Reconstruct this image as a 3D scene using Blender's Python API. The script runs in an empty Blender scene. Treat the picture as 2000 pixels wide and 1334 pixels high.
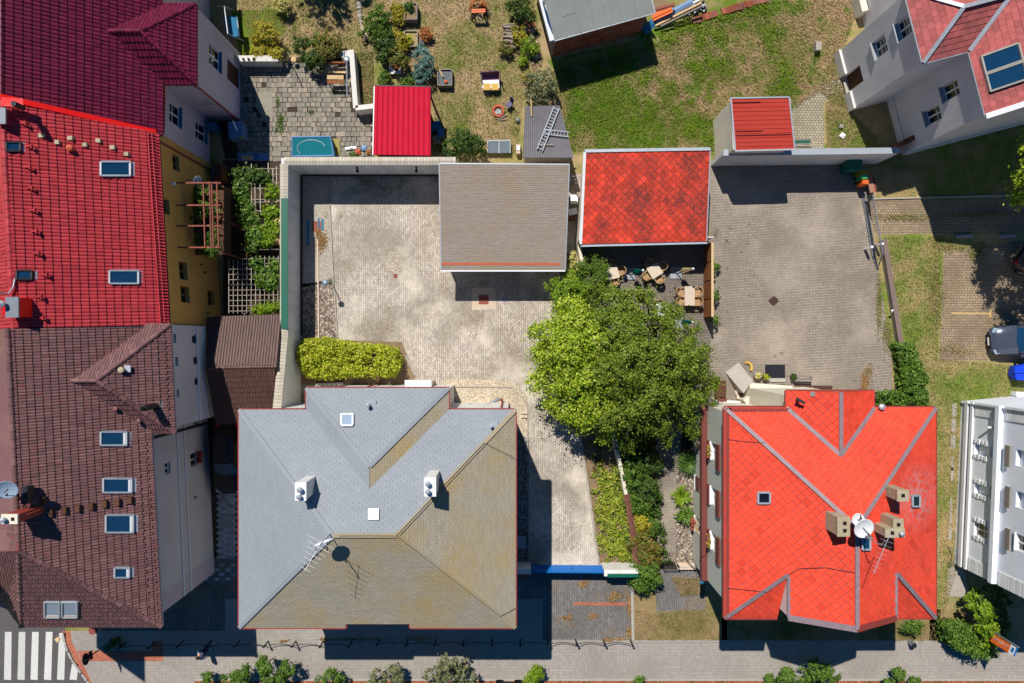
import bpy, math, random
import numpy as np
from mathutils import Vector, Matrix
R = math.radians
rng = np.random.default_rng(7)
random.seed(5)
SC = bpy.context.scene
COL = SC.collection
# ------------------------------------------------------------------ camera, light, exposure
H, F = 46.0, 1426.0            # drone height in metres, focal length in photo pixels (photo 2000 x 1334)
SUN = Vector((-0.263, 0.62, 1.0))  # towards the sun
cam_d = bpy.data.cameras.new('camera'); cam = bpy.data.objects.new('camera', cam_d); COL.objects.link(cam)
cam.location = (0, 0, H); cam.rotation_euler = (0, 0, 0)
cam_d.sensor_width = 36.0; cam_d.lens = 36.0 * F / 2000.0; cam_d.clip_start = 0.5; cam_d.clip_end = 2000
SC.camera = cam
W = bpy.data.worlds.new('World'); SC.world = W; W.use_nodes = True
nt = W.node_tree
sky = nt.nodes.new('ShaderNodeTexSky'); sky.sky_type = 'NISHITA'; sky.sun_disc = False
sky.sun_elevation = math.atan2(SUN.z, math.hypot(SUN.x, SUN.y)); sky.sun_rotation = math.atan2(SUN.x, SUN.y)
sky.altitude = 150; sky.air_density = 1.0; sky.dust_density = 0.6; sky.ozone_density = 5.0
bg = nt.nodes['Background']; bg.inputs[1].default_value = 0.062
hsv = nt.nodes.new('ShaderNodeHueSaturation'); hsv.inputs['Saturation'].default_value = 1.75   # deep blue summer sky
nt.links.new(sky.outputs[0], hsv.inputs['Color']); nt.links.new(hsv.outputs[0], bg.inputs[0])
SC.cycles.diffuse_bounces = 2; SC.cycles.max_bounces = 6
sl = bpy.data.lights.new('sun', 'SUN'); sl.energy = 5.0; sl.angle = R(0.5); sl.color = (1.0, 0.96, 0.90)
so = bpy.data.objects.new('sun', sl); COL.objects.link(so)
so.rotation_euler = (-SUN).to_track_quat('-Z', 'Y').to_euler(); so.location = (-20, 40, 70)
SC.view_settings.view_transform = 'Standard'; SC.view_settings.look = 'None'
SC.view_settings.exposure = -0.05; SC.view_settings.gamma = 1.0; SC.view_settings.use_curve_mapping = False

# ------------------------------------------------------------------ measuring: photo pixel + height above ground -> metres
def P(px, py, h=0.0):
    s = (H - h) / F
    return Vector(((px - 1000) * s, (667 - py) * s, h))
def hit(A, B, px, py):
    """where the sight line of a pixel meets the upright plane over the ground line A-B: (metres along it, height)"""
    d = Vector(((px - 1000) / F, (667 - py) / F)); A = Vector(A[:2]); B = Vector(B[:2])
    e = (B - A).normalized(); n = Vector((e.y, -e.x))
    t = A.dot(n) / d.dot(n)
    return (d * t - A).dot(e), H - t
def seen(p):
    s = F / (H - p[2]); return -10 < 1000 + p[0] * s < 2010 and -10 < 667 - p[1] * s < 1344

# ------------------------------------------------------------------ mesh building
class MB:
    def __init__(s): s.v = []; s.f = []; s.m = []
    def add(s, vs, fs, mi=0):
        o = len(s.v); s.v.extend([tuple(v) for v in vs])
        for f in fs: s.f.append(tuple(i + o for i in f)); s.m.append(mi)
        return s
    def prism(s, poly, z0, z1, mi=0, top_mi=None):
        n = len(poly); a = sum(poly[i][0] * poly[(i + 1) % n][1] - poly[(i + 1) % n][0] * poly[i][1] for i in range(n))
        if a < 0: poly = list(poly)[::-1]
        vs = [(p[0], p[1], z0) for p in poly] + [(p[0], p[1], z1) for p in poly]
        s.add(vs, [tuple(range(n - 1, -1, -1))] + [(i, (i + 1) % n, n + (i + 1) % n, n + i) for i in range(n)], mi)
        s.add([(p[0], p[1], z1) for p in poly], [tuple(range(n))], mi if top_mi is None else top_mi)
        return s
    def box(s, c, size, rz=0.0, mi=0, M=None):
        x, y, z = [q / 2 for q in size]
        vs = [Vector(((1 if i & 1 else -1) * x, (1 if i & 2 else -1) * y, (1 if i & 4 else -1) * z)) for i in range(8)]
        if M is None: M = Matrix.Translation(c) @ Matrix.Rotation(rz, 4, 'Z')
        s.add([M @ v for v in vs], [(0, 2, 3, 1), (4, 5, 7, 6), (0, 1, 5, 4), (2, 6, 7, 3), (0, 4, 6, 2), (1, 3, 7, 5)], mi)
        return s
    def bar(s, a, b, w, h, mi=0):
        a = Vector(a); b = Vector(b); d = b - a; L = d.length
        if L < 1e-6: return s
        x = d / L; up = Vector((0, 0, 1)) if abs(x.z) < 0.95 else Vector((0, 1, 0))
        y = up.cross(x).normalized(); z = x.cross(y)
        M = Matrix((( x.x, y.x, z.x, (a.x + b.x) / 2), (x.y, y.y, z.y, (a.y + b.y) / 2), (x.z, y.z, z.z, (a.z + b.z) / 2), (0, 0, 0, 1)))
        return s.box(None, (L, w, h), M=M, mi=mi)
    def tube(s, pts, r, n=8, mi=0, cap=True):
        pts = [Vector(p) for p in pts]; rs = r if isinstance(r, (list, tuple)) else [r] * len(pts); vs = []; fs = []
        for i, p in enumerate(pts):
            d = (pts[min(i + 1, len(pts) - 1)] - pts[max(i - 1, 0)]).normalized()
            a = d.cross(Vector((0, 0, 1)) if abs(d.z) < 0.9 else Vector((1, 0, 0))).normalized(); b = d.cross(a)
            for k in range(n):
                t = 2 * math.pi * k / n; vs.append(p + (a * math.cos(t) + b * math.sin(t)) * rs[i])
        for i in range(len(pts) - 1):
            for k in range(n):
                k2 = (k + 1) % n; fs.append((i * n + k, i * n + k2, (i + 1) * n + k2, (i + 1) * n + k))
        if cap: fs.append(tuple(range(n - 1, -1, -1))); fs.append(tuple((len(pts) - 1) * n + k for k in range(n)))
        return s.add(vs, fs, mi)
    def lathe(s, c, prof, n=16, mi=0, M=None):
        c = Vector(c); vs = []; fs = []
        for r, z in prof:
            for k in range(n):
                t = 2 * math.pi * k / n; v = Vector((r * math.cos(t), r * math.sin(t), z)); vs.append((M @ v if M else v) + c)
        for i in range(len(prof) - 1):
            for k in range(n):
                k2 = (k + 1) % n; fs.append((i * n + k, i * n + k2, (i + 1) * n + k2, (i + 1) * n + k))
        fs.append(tuple((len(prof) - 1) * n + k for k in range(n))); fs.append(tuple(range(n - 1, -1, -1)))
        return s.add(vs, fs, mi)
    def poly(s, pts, mi=0): return s.add(pts, [tuple(range(len(pts)))], mi)
    def slab(s, pts, t, mi=0):
        """a thin slab: top polygon pts (any plane), t thick downwards along its normal"""
        pts = [Vector(p) for p in pts]; n = Vector((0, 0, 0))
        for i in range(len(pts)): n += pts[i].cross(pts[(i + 1) % len(pts)])
        if n.z < 0: pts = pts[::-1]; n = -n
        n.normalize(); k = len(pts); low = [p - n * t for p in pts]
        return s.add(pts + low, [tuple(range(k)), tuple(range(2 * k - 1, k - 1, -1))] + [(i, k + i, k + (i + 1) % k, (i + 1) % k) for i in range(k)], mi)
ORG = {}
def mesh_of(name, mb, mats, org=(0, 0, 0), smooth=False):
    me = bpy.data.meshes.new(name); o = Vector(org)
    me.from_pydata([(v[0] - o.x, v[1] - o.y, v[2] - o.z) for v in mb.v], [], mb.f)
    mats = mats if isinstance(mats, (list, tuple)) else [mats]
    for m in mats: me.materials.append(m)
    if len(mats) > 1: me.polygons.foreach_set('material_index', mb.m)
    if smooth: me.polygons.foreach_set('use_smooth', [True] * len(me.polygons))
    me.update(); return me
def link(name, me, parent=None, org=(0, 0, 0)):
    o = bpy.data.objects.new(name, me); COL.objects.link(o); ORG[o.name] = Vector(org)
    if parent is not None: o.parent = parent
    return o
def thing(name, label, cat, loc=(0, 0, 0), group=None):
    o = link(name, None, None, loc); o.location = loc; o.empty_display_size = 0.3
    return tag(o, label, cat, group)
def tag(o, label, cat, group=None):
    o['label'] = label; o['category'] = cat
    if group: o['group'] = group
    return o
def part(par, name, mb, mats, label=None, smooth=False, kind=None):
    org = ORG[par.name]; o = link(name, mesh_of(name, mb, mats, org, smooth), par, org)
    if label: o['label'] = label
    if kind: o['kind'] = kind
    return o
def solo(name, mb, mats, label, cat, loc, group=None, smooth=False):
    o = link(name, mesh_of(name, mb, mats, loc, smooth), None, loc); o.location = loc
    return tag(o, label, cat, group)
def struct(name, mb, mats, kind='structure'):
    o = link(name, mesh_of(name, mb, mats), None); o['kind'] = kind; return o
def kids(o): return [c for c in bpy.data.objects if c.parent == o]
def dup(root, loc, rz=0.0, label=None):
    c = root.copy(); COL.objects.link(c); c.location = loc; c.rotation_euler = (0, 0, rz)
    if label: c['label'] = label
    for ch in KIDS[root.name]:
        d = ch.copy(); COL.objects.link(d); d.parent = c
        for g in KIDS.get(ch.name, []):
            e = g.copy(); COL.objects.link(e); e.parent = d
    return c
KIDS = {}
def remember(root):
    KIDS[root.name] = kids(root)
    for k in KIDS[root.name]: KIDS[k.name] = kids(k)

# ------------------------------------------------------------------ materials
def sc(r, g, b):
    f = lambda v: (v / 255 / 12.92) if v / 255 <= 0.04045 else ((v / 255 + 0.055) / 1.055) ** 2.4
    return (f(r), f(g), f(b), 1.0)
class Mat:
    def __init__(s, name, rough=0.85, spec=0.3, metal=0.0):
        s.m = bpy.data.materials.new(name); s.m.use_nodes = True; s.t = s.m.node_tree
        s.b = s.t.nodes['Principled BSDF']; s.b.inputs['Roughness'].default_value = rough
        s.b.inputs['Specular IOR Level'].default_value = spec; s.b.inputs['Metallic'].default_value = metal
    def n(s, ty, **kw):
        nd = s.t.nodes.new(ty)
        for k, v in kw.items(): setattr(nd, k, v)
        return nd
    def put(s, sock, v):
        if isinstance(v, bpy.types.NodeSocket): s.t.links.new(v, sock)
        elif v is not None:
            sock.default_value = v
    def pos(s): return s.n('ShaderNodeNewGeometry').outputs['Position']
    def island(s): return s.n('ShaderNodeNewGeometry').outputs['Random Per Island']
    def rnd(s):
        a = s.island(); b = s.n('ShaderNodeObjectInfo').outputs['Random']
        return s.math('FRACT', s.math('ADD', a, b))
    def math(s, op, a, b=None):
        nd = s.n('ShaderNodeMath', operation=op); s.put(nd.inputs[0], a)
        if b is not None: s.put(nd.inputs[1], b)
        return nd.outputs[0]
    def mapv(s, vec, scale=(1, 1, 1), rot=(0, 0, 0), loc=(0, 0, 0)):
        nd = s.n('ShaderNodeMapping'); s.put(nd.inputs[0], vec)
        nd.inputs['Scale'].default_value = scale; nd.inputs['Rotation'].default_value = rot; nd.inputs['Location'].default_value = loc
        return nd.outputs[0]
    def noise(s, scale, detail=3.0, rough=0.6, vec=None, col=False, dist=0.0):
        nd = s.n('ShaderNodeTexNoise'); s.put(nd.inputs['Vector'], vec if vec is not None else s.pos())
        nd.inputs['Scale'].default_value = scale; nd.inputs['Detail'].default_value = detail; nd.inputs['Roughness'].default_value = rough
        nd.inputs['Distortion'].default_value = dist
        return nd.outputs['Color' if col else 0]
    def vor(s, scale, vec=None, feat='F1', out=0, rnd=1.0):
        nd = s.n('ShaderNodeTexVoronoi', feature=feat); s.put(nd.inputs['Vector'], vec if vec is not None else s.pos())
        nd.inputs['Scale'].default_value = scale; nd.inputs['Randomness'].default_value = rnd
        return nd.outputs[out]
    def ramp(s, fac, stops, interp='LINEAR'):
        nd = s.n('ShaderNodeValToRGB'); nd.color_ramp.interpolation = interp; s.put(nd.inputs[0], fac); e = nd.color_ramp.elements
        while len(e) < len(stops): e.new(0.5)
        for i, (p, c) in enumerate(stops):
            e[i].position = p; e[i].color = c if not isinstance(c, (int, float)) else (c, c, c, 1)
        return nd.outputs[0]
    def mix(s, fac, a, b, mode='MIX'):
        nd = s.n('ShaderNodeMix', data_type='RGBA', blend_type=mode); s.put(nd.inputs[0], fac); s.put(nd.inputs[6], a); s.put(nd.inputs[7], b)
        return nd.outputs[2]
    def vary(s, col, fac, lo, hi):
        """multiply a colour by a grey running lo..hi"""
        return s.mix(1.0, col, s.ramp(fac, [(0, lo), (1, hi)]), 'MULTIPLY')
    def bump(s, h, strength=0.5, dist=0.02):
        nd = s.n('ShaderNodeBump'); nd.inputs['Strength'].default_value = strength; nd.inputs['Distance'].default_value = dist
        s.put(nd.inputs['Height'], h); s.t.links.new(nd.outputs[0], s.b.inputs['Normal'])
    def out(s, col):
        s.put(s.b.inputs['Base Color'], col); return s.m
def plain(name, c, rough=0.7, spec=0.3, metal=0.0, lo=0.8, hi=1.1, ns=6.0, bump=0.0, rnd=True):
    m = Mat(name, rough, spec, metal); col = m.vary(c, m.noise(ns, 4), lo, hi)
    if rnd: col = m.vary(col, m.rnd(), 0.88, 1.08)
    if bump: m.bump(m.noise(ns * 8, 3), bump, 0.01)
    return m.out(col)
def streaky(name, c, dirt, rough=0.85, amount=0.5):
    """rendered wall: faint blotches, rain streaks of dirt running down, fine grain"""
    m = Mat(name, rough, 0.2); p = m.pos()
    st = m.noise(2.2, 4, 0.6, m.mapv(p, (1, 1, 0.12))); bl = m.noise(0.6, 4)
    col = m.mix(m.ramp(st, [(0.45, 0.0), (0.75, amount)]), c, dirt)
    col = m.vary(col, bl, 0.85, 1.1); m.bump(m.noise(40, 2), 0.25, 0.01); return m.out(col)
def roofmat(name, c, rough=0.45, lo=0.72, hi=1.2, dirt=None, damt=0.5, spec=0.25, dscale=0.5, fine=0.0, scuff=None, odd=None):
    m = Mat(name, rough, spec); col = m.vary(c, m.rnd(), lo, hi)
    if odd:   # a few replaced tiles of another tone
        col = m.mix(m.ramp(m.math('FRACT', m.math('MULTIPLY', m.rnd(), 7.31)), [(0.955, 0.0), (0.96, 0.75)]), col, odd)
    if scuff:  # worn patch round a spot
        x, y, r, sc_ = scuff; v = m.n('ShaderNodeVectorMath', operation='DISTANCE'); m.put(v.inputs[0], m.mapv(m.pos(), (1, 1, 0))); v.inputs[1].default_value = (x, y, 0)
        f = m.ramp(m.math('DIVIDE', v.outputs['Value'], r), [(0.2, 1.0), (1.0, 0.0)]); col = m.mix(m.math('MULTIPLY', f, m.ramp(m.noise(3.5, 5, 0.7), [(0.42, 0.0), (0.6, 0.85)])), col, sc_)
    if dirt:
        d = m.noise(dscale, 5, 0.65); d2 = m.noise(6, 3); f = m.math('MULTIPLY', m.ramp(d, [(0.42, 0.0), (0.66, 1.0)]), m.ramp(d2, [(0.3, 0.25), (0.65, 1.0)]))
        col = m.mix(m.math('MULTIPLY', f, damt), col, dirt)
    col = m.vary(col, m.noise(18, 3), 0.85, 1.12)
    if fine: m.bump(m.noise(60, 2), fine, 0.01)
    return m.out(col)
def paver(name, c1, c2, joint, w=0.2, h=0.1, rot=0.0, mortar=0.014, stain=None, samt=0.6, sscale=0.35, light=None, moss=None, offset=0.5):
    m = Mat(name, 0.9, 0.2); p = m.mapv(m.pos(), rot=(0, 0, rot)); b = m.n('ShaderNodeTexBrick'); b.offset = offset; m.put(b.inputs['Vector'], p)
    for k, v in (('Color1', c1), ('Color2', c2), ('Mortar', joint)): b.inputs[k].default_value = v
    b.inputs['Scale'].default_value = 1.0; b.inputs['Mortar Size'].default_value = mortar; b.inputs['Mortar Smooth'].default_value = 0.3
    b.inputs['Brick Width'].default_value = w; b.inputs['Row Height'].default_value = h
    col = b.outputs['Color']
    if stain: col = m.mix(m.math('MULTIPLY', m.ramp(m.noise(sscale, 5, 0.62), [(0.43, 0.0), (0.62, 1.0)]), samt), col, stain)
    if light: col = m.mix(m.ramp(m.noise(0.22, 4, 0.6, m.mapv(m.pos(), loc=(7, 3, 0))), [(0.5, 0.0), (0.68, 0.7)]), col, light)
    if moss:
        f = m.math('MULTIPLY', m.ramp(m.noise(0.5, 4, 0.6, m.mapv(m.pos(), loc=(31, 8, 0))), [(0.52, 0.0), (0.66, 1.0)]), m.ramp(m.noise(9, 4, 0.7), [(0.48, 0.0), (0.6, 0.9)]))
        col = m.mix(f, col, moss)
    col = m.vary(col, m.noise(5, 5, 0.7), 0.72, 1.22); col = m.vary(col, m.noise(32, 2, 0.6), 0.75, 1.25)
    m.bump(b.outputs['Fac'], -0.6, 0.01); return m.out(col)
def lawn(name, green, dry, bias, soil=sc(118, 98, 74), deep=None, grad=0.0):
    m = Mat(name, 0.95, 0.1); big = m.noise(0.22, 4, 0.6, dist=0.6); mid = m.noise(1.3, 4, 0.65); fine = m.noise(9, 4, 0.75); uf = m.noise(34, 3, 0.7)
    f = m.math('ADD', m.math('MULTIPLY', big, 1.0), m.math('MULTIPLY', mid, 0.6)); f = m.math('ADD', f, m.math('MULTIPLY', fine, 0.45))
    if grad:
        sx = m.n('ShaderNodeSeparateXYZ'); m.put(sx.inputs[0], m.pos()); f = m.math('ADD', f, m.math('MULTIPLY', m.math('SUBTRACT', 12.0, sx.outputs[0]), grad * 4))
    f = m.ramp(m.math('ADD', m.math('MULTIPLY', f, 0.5), bias), [(0.44, 0.0), (0.6, 1.0)])
    col = m.mix(f, dry, green)
    col = m.mix(m.ramp(m.noise(2.4, 4, 0.6, m.mapv(m.pos(), loc=(4, 9, 0))), [(0.6, 0.0), (0.75, 0.55)]), col, soil)
    if deep: col = m.mix(m.ramp(m.noise(0.8, 4, 0.6, m.mapv(m.pos(), loc=(14, 2, 0))), [(0.52, 0.0), (0.62, 0.8)]), col, deep)
    col = m.vary(col, fine, 0.55, 1.4); col = m.vary(col, uf, 0.5, 1.45); m.bump(uf, 0.8, 0.05); return m.out(col)
def gravel(name, cols, scale, dark=0.35):
    m = Mat(name, 0.9, 0.2); c = m.vor(scale, out='Color'); d = m.vor(scale, out='Distance')
    g = m.n('ShaderNodeSeparateColor'); m.put(g.inputs[0], c)
    col = m.ramp(g.outputs[0], [(i / max(1, len(cols) - 1), q) for i, q in enumerate(cols)])
    col = m.mix(1.0, col, m.ramp(d, [(0.25, 1.1), (0.75, dark)]), 'MULTIPLY'); col = m.vary(col, m.noise(0.8, 4), 0.75, 1.15)
    m.bump(d, -0.7, 0.03); return m.out(col)
def leaf(name, cols, rough=0.5, trans=0.25):
    m = Mat(name, rough, 0.25); r = m.island(); col = m.ramp(r, [(i / max(1, len(cols) - 1), q) for i, q in enumerate(cols)])
    col = m.vary(col, m.noise(0.9, 3), 0.7, 1.25)
    m.out(col); t = m.n('ShaderNodeBsdfTranslucent'); m.t.links.new(col, t.inputs[0]); mx = m.n('ShaderNodeMixShader'); mx.inputs[0].default_value = trans
    o = m.t.nodes['Material Output']; m.t.links.new(m.b.outputs[0], mx.inputs[1]); m.t.links.new(t.outputs[0], mx.inputs[2]); m.t.links.new(mx.outputs[0], o.inputs[0])
    return m.m
def wood(name, a, b, axis=0):
    m = Mat(name, 0.8, 0.2); s = [3, 3, 3]; s[axis] = 0.3
    tc = m.n('ShaderNodeTexCoord').outputs['Object']
    g = m.noise(9, 4, 0.6, m.mapv(tc, tuple(s))); col = m.mix(m.ramp(g, [(0.3, 0.0), (0.7, 1.0)]), a, b); col = m.vary(col, m.rnd(), 0.8, 1.15); return m.out(col)
def glass(name, c, rough=0.06, spec=0.8):
    m = Mat(name, rough, spec); return m.out(m.vary(c, m.noise(0.8, 2), 0.8, 1.2))

MT = {}
MT['burgundy'] = roofmat('burgundy_glazed_tile', sc(106, 30, 56), 0.36, 0.7, 1.25, sc(70, 24, 40), 0.4, odd=sc(84, 26, 46))
MT['redtile'] = roofmat('red_glazed_tile', sc(186, 62, 68), 0.42, 0.8, 1.15, sc(140, 40, 44), 0.4, odd=sc(150, 46, 52))
MT['browntile'] = roofmat('brown_tile', sc(122, 88, 86), 0.42, 0.68, 1.28, sc(96, 68, 68), 0.5, odd=sc(134, 74, 70))
MT['annextile'] = roofmat('annex_brown_tile', sc(92, 66, 58), 0.5, 0.75, 1.25, sc(70, 48, 46), 0.5)
MT['vermilion'] = roofmat('vermilion_diamond_shingle', sc(244, 82, 58), 0.6, 0.88, 1.05, sc(168, 62, 52), 0.45, 0.12, 0.35, scuff=(20.6, -7.9, 1.9, sc(196, 150, 148)), odd=sc(214, 66, 48))
MT['vermilion_old'] = roofmat('weathered_vermilion_shingle', sc(232, 74, 52), 0.65, 0.66, 1.1, sc(100, 56, 50), 1.0, 0.12, 0.45)
MT['pinktile'] = roofmat('faded_red_tile', sc(186, 98, 94), 0.75, 0.78, 1.15, sc(128, 84, 78), 0.75, 0.2, 0.8)
MT['greyshingle'] = roofmat('grey_felt_shingle', sc(148, 153, 157), 0.85, 0.955, 1.035, sc(128, 132, 136), 0.35, 0.2, 0.4, 0.25)
MT['mossshingle'] = roofmat('lichened_grey_shingle', sc(166, 157, 138), 0.9, 0.92, 1.06, sc(176, 148, 86), 0.85, 0.15, 0.35, 0.4)
MT['brownshingle'] = roofmat('brown_grey_shingle', sc(150, 138, 128), 0.9, 0.93, 1.06, sc(152, 132, 92), 0.6, 0.15, 0.4, 0.35)
MT['felt'] = plain('grey_roofing_felt', sc(134, 138, 134), 0.95, 0.15, 0, 0.8, 1.15, 0.9, 0.3)
MT['redsheet'] = plain('crimson_profiled_sheet', sc(206, 30, 58), 0.7, 0.1, 0, 0.82, 1.12, 1.6)
MT['redsheet2'] = plain('dull_red_sheet', sc(182, 62, 50), 0.65, 0.15, 0, 0.88, 1.08, 1.0)
MT['brightred'] = plain('bright_red_flashing', sc(250, 30, 22), 0.4, 0.4)
MT['gutter_red'] = plain('red_brown_gutter', sc(150, 62, 52), 0.5, 0.4)
MT['gutter_dark'] = plain('dark_gutter', sc(48, 44, 46), 0.5, 0.4)
MT['zinc'] = plain('zinc_flashing', sc(176, 182, 188), 0.42, 0.5, 0.2, 0.75, 1.15, 3)
MT['oldzinc'] = plain('worn_painted_flashing', sc(146, 128, 132), 0.6, 0.4, 0.1, 0.55, 1.35, 7)
MT['render_yellow'] = streaky('yellow_render', sc(226, 172, 92), sc(196, 148, 84), amount=0.35)
MT['render_lilac'] = streaky('lilac_grey_render', sc(216, 200, 206), sc(184, 170, 176), amount=0.4)
MT['render_blue'] = streaky('pale_grey_render', sc(222, 214, 212), sc(196, 190, 188), amount=0.25)
MT['render_white'] = streaky('white_render', sc(232, 228, 220), sc(190, 184, 172), amount=0.35)
MT['render_bluewhite'] = streaky('bluish_white_render', sc(240, 243, 248), sc(212, 220, 228), amount=0.35)
MT['render_grey'] = streaky('grey_render', sc(222, 218, 218), sc(186, 182, 182), amount=0.35)
MT['render_cream'] = streaky('cream_render', sc(232, 222, 200), sc(190, 176, 150), amount=0.4)
MT['concrete_wall'] = streaky('stained_concrete_render', sc(218, 220, 222), sc(160, 168, 174), amount=0.6)
MT['concrete'] = plain('weathered_concrete', sc(176, 168, 156), 0.9, 0.2, 0, 0.7, 1.15, 2.5, 0.3)
MT['chimneystone'] = plain('lichened_concrete_chimney', sc(190, 176, 146), 0.9, 0.2, 0, 0.55, 1.15, 5, 0.5)
MT['coping'] = plain('pale_coping_tile', sc(206, 196, 176), 0.8, 0.2, 0, 0.65, 1.1, 9)
MT['copingbrown'] = plain('brown_coping_tile', sc(122, 78, 66), 0.6, 0.3, 0, 0.7, 1.15, 9)
MT['white'] = plain('white_paint', sc(236, 236, 234), 0.55, 0.4, 0, 0.9, 1.03, 3)
MT['whitedirty'] = plain('limewashed_wall', sc(228, 224, 214), 0.8, 0.2, 0, 0.75, 1.08, 3)
MT['green'] = plain('green_sheet', sc(8, 92, 72), 0.5, 0.4, 0, 0.85, 1.1, 2)
MT['blue'] = plain('blue_painted_steel', sc(20, 112, 190), 0.35, 0.5, 0, 0.9, 1.08, 2)
MT['bluefabric'] = plain('blue_fabric', sc(56, 122, 158), 0.85, 0.2)
MT['tarp'] = plain('blue_tarpaulin', sc(16, 70, 220), 0.45, 0.4)
MT['poolcover'] = plain('teal_pool_cover', sc(12, 104, 114), 0.7, 0.1, 0, 0.85, 1.1, 2)
MT['ibc'] = plain('blue_translucent_plastic', sc(104, 144, 186), 0.4, 0.4)
MT['orange'] = plain('orange_paint', sc(240, 110, 40), 0.5, 0.4)
MT['orangetile'] = plain('orange_ridge_strip', sc(198, 98, 70), 0.8, 0.2, 0, 0.85, 1.1, 4)
MT['yellow'] = plain('yellow_panel', sc(222, 178, 78), 0.6, 0.3)
MT['purple'] = plain('plum_fabric', sc(150, 96, 122), 0.9, 0.1)
MT['olive'] = plain('olive_plastic', sc(150, 132, 30), 0.5, 0.4)
MT['binlid_green'] = plain('green_bin_plastic', sc(62, 176, 110), 0.5, 0.4)
MT['dumpster'] = plain('dark_green_container', sc(14, 104, 84), 0.5, 0.4)
MT['steel'] = plain('galvanised_steel', sc(150, 156, 162), 0.4, 0.5, 0.4)
MT['darksteel'] = plain('dark_painted_steel', sc(40, 40, 44), 0.5, 0.4)
MT['rust'] = plain('rust_red_steel', sc(146, 80, 66), 0.7, 0.3)
MT['black'] = plain('black_plastic', sc(26, 26, 28), 0.5, 0.4)
MT['brownpaint'] = plain('brown_painted_timber', sc(122, 66, 58), 0.6, 0.3)
MT['wood_pale'] = wood('pale_timber', sc(224, 196, 150), sc(196, 160, 112))
MT['wood_brown'] = wood('stained_brown_timber', sc(158, 102, 60), sc(118, 72, 42), 1)
MT['wood_grey'] = wood('silvered_timber', sc(168, 158, 146), sc(128, 116, 104))
MT['wood_dark'] = wood('dark_timber', sc(104, 70, 52), sc(74, 50, 40))
MT['batten'] = wood('weathered_batten', sc(196, 184, 168), sc(150, 136, 120))
MT['log'] = plain('cut_firewood', sc(168, 152, 134), 0.9, 0.2, 0, 0.45, 1.15, 12)
MT['bark'] = plain('bark', sc(112, 100, 92), 0.95, 0.1, 0, 0.6, 1.2, 12, 0.6)
MT['brick'] = None
m = Mat('old_red_brick', 0.9, 0.2); col = m.vary(sc(150, 82, 62), m.rnd(), 0.6, 1.3); MT['brick'] = m.out(m.mix(m.ramp(m.noise(1.2, 4), [(0.45, 0.0), (0.7, 0.7)]), col, sc(128, 112, 104)))
MT['mortar'] = plain('lime_mortar', sc(150, 138, 126), 0.95, 0.1)
MT['slab'] = None
m = Mat('worn_concrete_slab', 0.9, 0.2); col = m.ramp(m.rnd(), [(0, sc(130, 124, 112)), (0.5, sc(148, 140, 126)), (0.85, sc(158, 147, 130)), (1, sc(172, 157, 138))]); col = m.vary(col, m.noise(3, 5, 0.7), 0.7, 1.2); m.bump(m.noise(25, 3), 0.3, 0.01); MT['slab'] = m.out(m.vary(col, m.noise(25, 2), 0.8, 1.2))
MT['slabgrey'] = None
m = Mat('grey_path_slab', 0.9, 0.2); col = m.ramp(m.rnd(), [(0, sc(128, 134, 140)), (1, sc(176, 180, 184))]); MT['slabgrey'] = m.out(m.vary(col, m.noise(6, 4), 0.75, 1.15))
MT['glassblue'] = glass('roof_window_glass', sc(24, 62, 92))
MT['glassdark'] = glass('window_glass', sc(22, 26, 34))
MT['glasspale'] = glass('pale_window_glass', sc(150, 168, 186), 0.15)
MT['coldglass'] = glass('cold_frame_glass', sc(112, 122, 128), 0.1)
MT['chairweave'] = plain('tan_rattan', sc(176, 142, 104), 0.8, 0.2)
MT['tabletop'] = plain('cream_table_top', sc(214, 196, 174), 0.6, 0.3, 0, 0.92, 1.04)
MT['parasolgreen'] = plain('green_parasol_cloth', sc(14, 112, 96), 0.85, 0.1)
MT['parasolbeige'] = plain('beige_parasol_cloth', sc(206, 186, 140), 0.85, 0.1)
MT['cargrey'] = plain('grey_car_paint', sc(78, 84, 98), 0.25, 0.6, 0.3, 0.97, 1.03, 1, 0, False)
MT['cartan'] = plain('bronze_car_paint', sc(110, 92, 84), 0.25, 0.6, 0.3, 0.97, 1.03, 1, 0, False)
MT['carblack'] = plain('black_car_paint', sc(22, 24, 28), 0.22, 0.6, 0.1, 0.97, 1.03, 1, 0, False)
MT['rubber'] = plain('tyre_rubber', sc(24, 24, 24), 0.9, 0.1)
MT['skin'] = plain('skin', sc(206, 156, 130), 0.6, 0.3, 0, 0.95, 1.03)
MT['shirt'] = plain('light_blue_shirt', sc(140, 176, 226), 0.85, 0.1)
MT['jeans'] = plain('dark_blue_trousers', sc(48, 56, 84), 0.9, 0.1)
MT['whitecloth'] = plain('white_cloth', sc(226, 228, 232), 0.9, 0.1)
MT['hair'] = plain('dark_hair', sc(52, 40, 34), 0.7, 0.3)
MT['asphalt'] = plain('worn_asphalt', sc(96, 92, 92), 0.95, 0.15, 0, 0.75, 1.15, 1.2, 0.3)
MT['roadpaint'] = plain('white_road_paint', sc(216, 214, 206), 0.8, 0.2, 0, 0.7, 1.06, 5)
MT['yellowpaint'] = plain('worn_yellow_paint', sc(214, 178, 116), 0.8, 0.2, 0, 0.6, 1.1, 14)
MT['kerb'] = plain('kerb_stone', sc(176, 170, 160), 0.9, 0.2, 0, 0.7, 1.12, 4, 0.2)
MT['kerbpale'] = plain('pale_kerb_strip', sc(222, 200, 176), 0.9, 0.2, 0, 0.75, 1.1, 4)
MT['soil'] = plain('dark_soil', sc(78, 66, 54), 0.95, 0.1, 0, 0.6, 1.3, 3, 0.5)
MT['soil2'] = plain('dry_soil', sc(150, 126, 98), 0.95, 0.1, 0, 0.6, 1.25, 3, 0.5)
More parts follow.
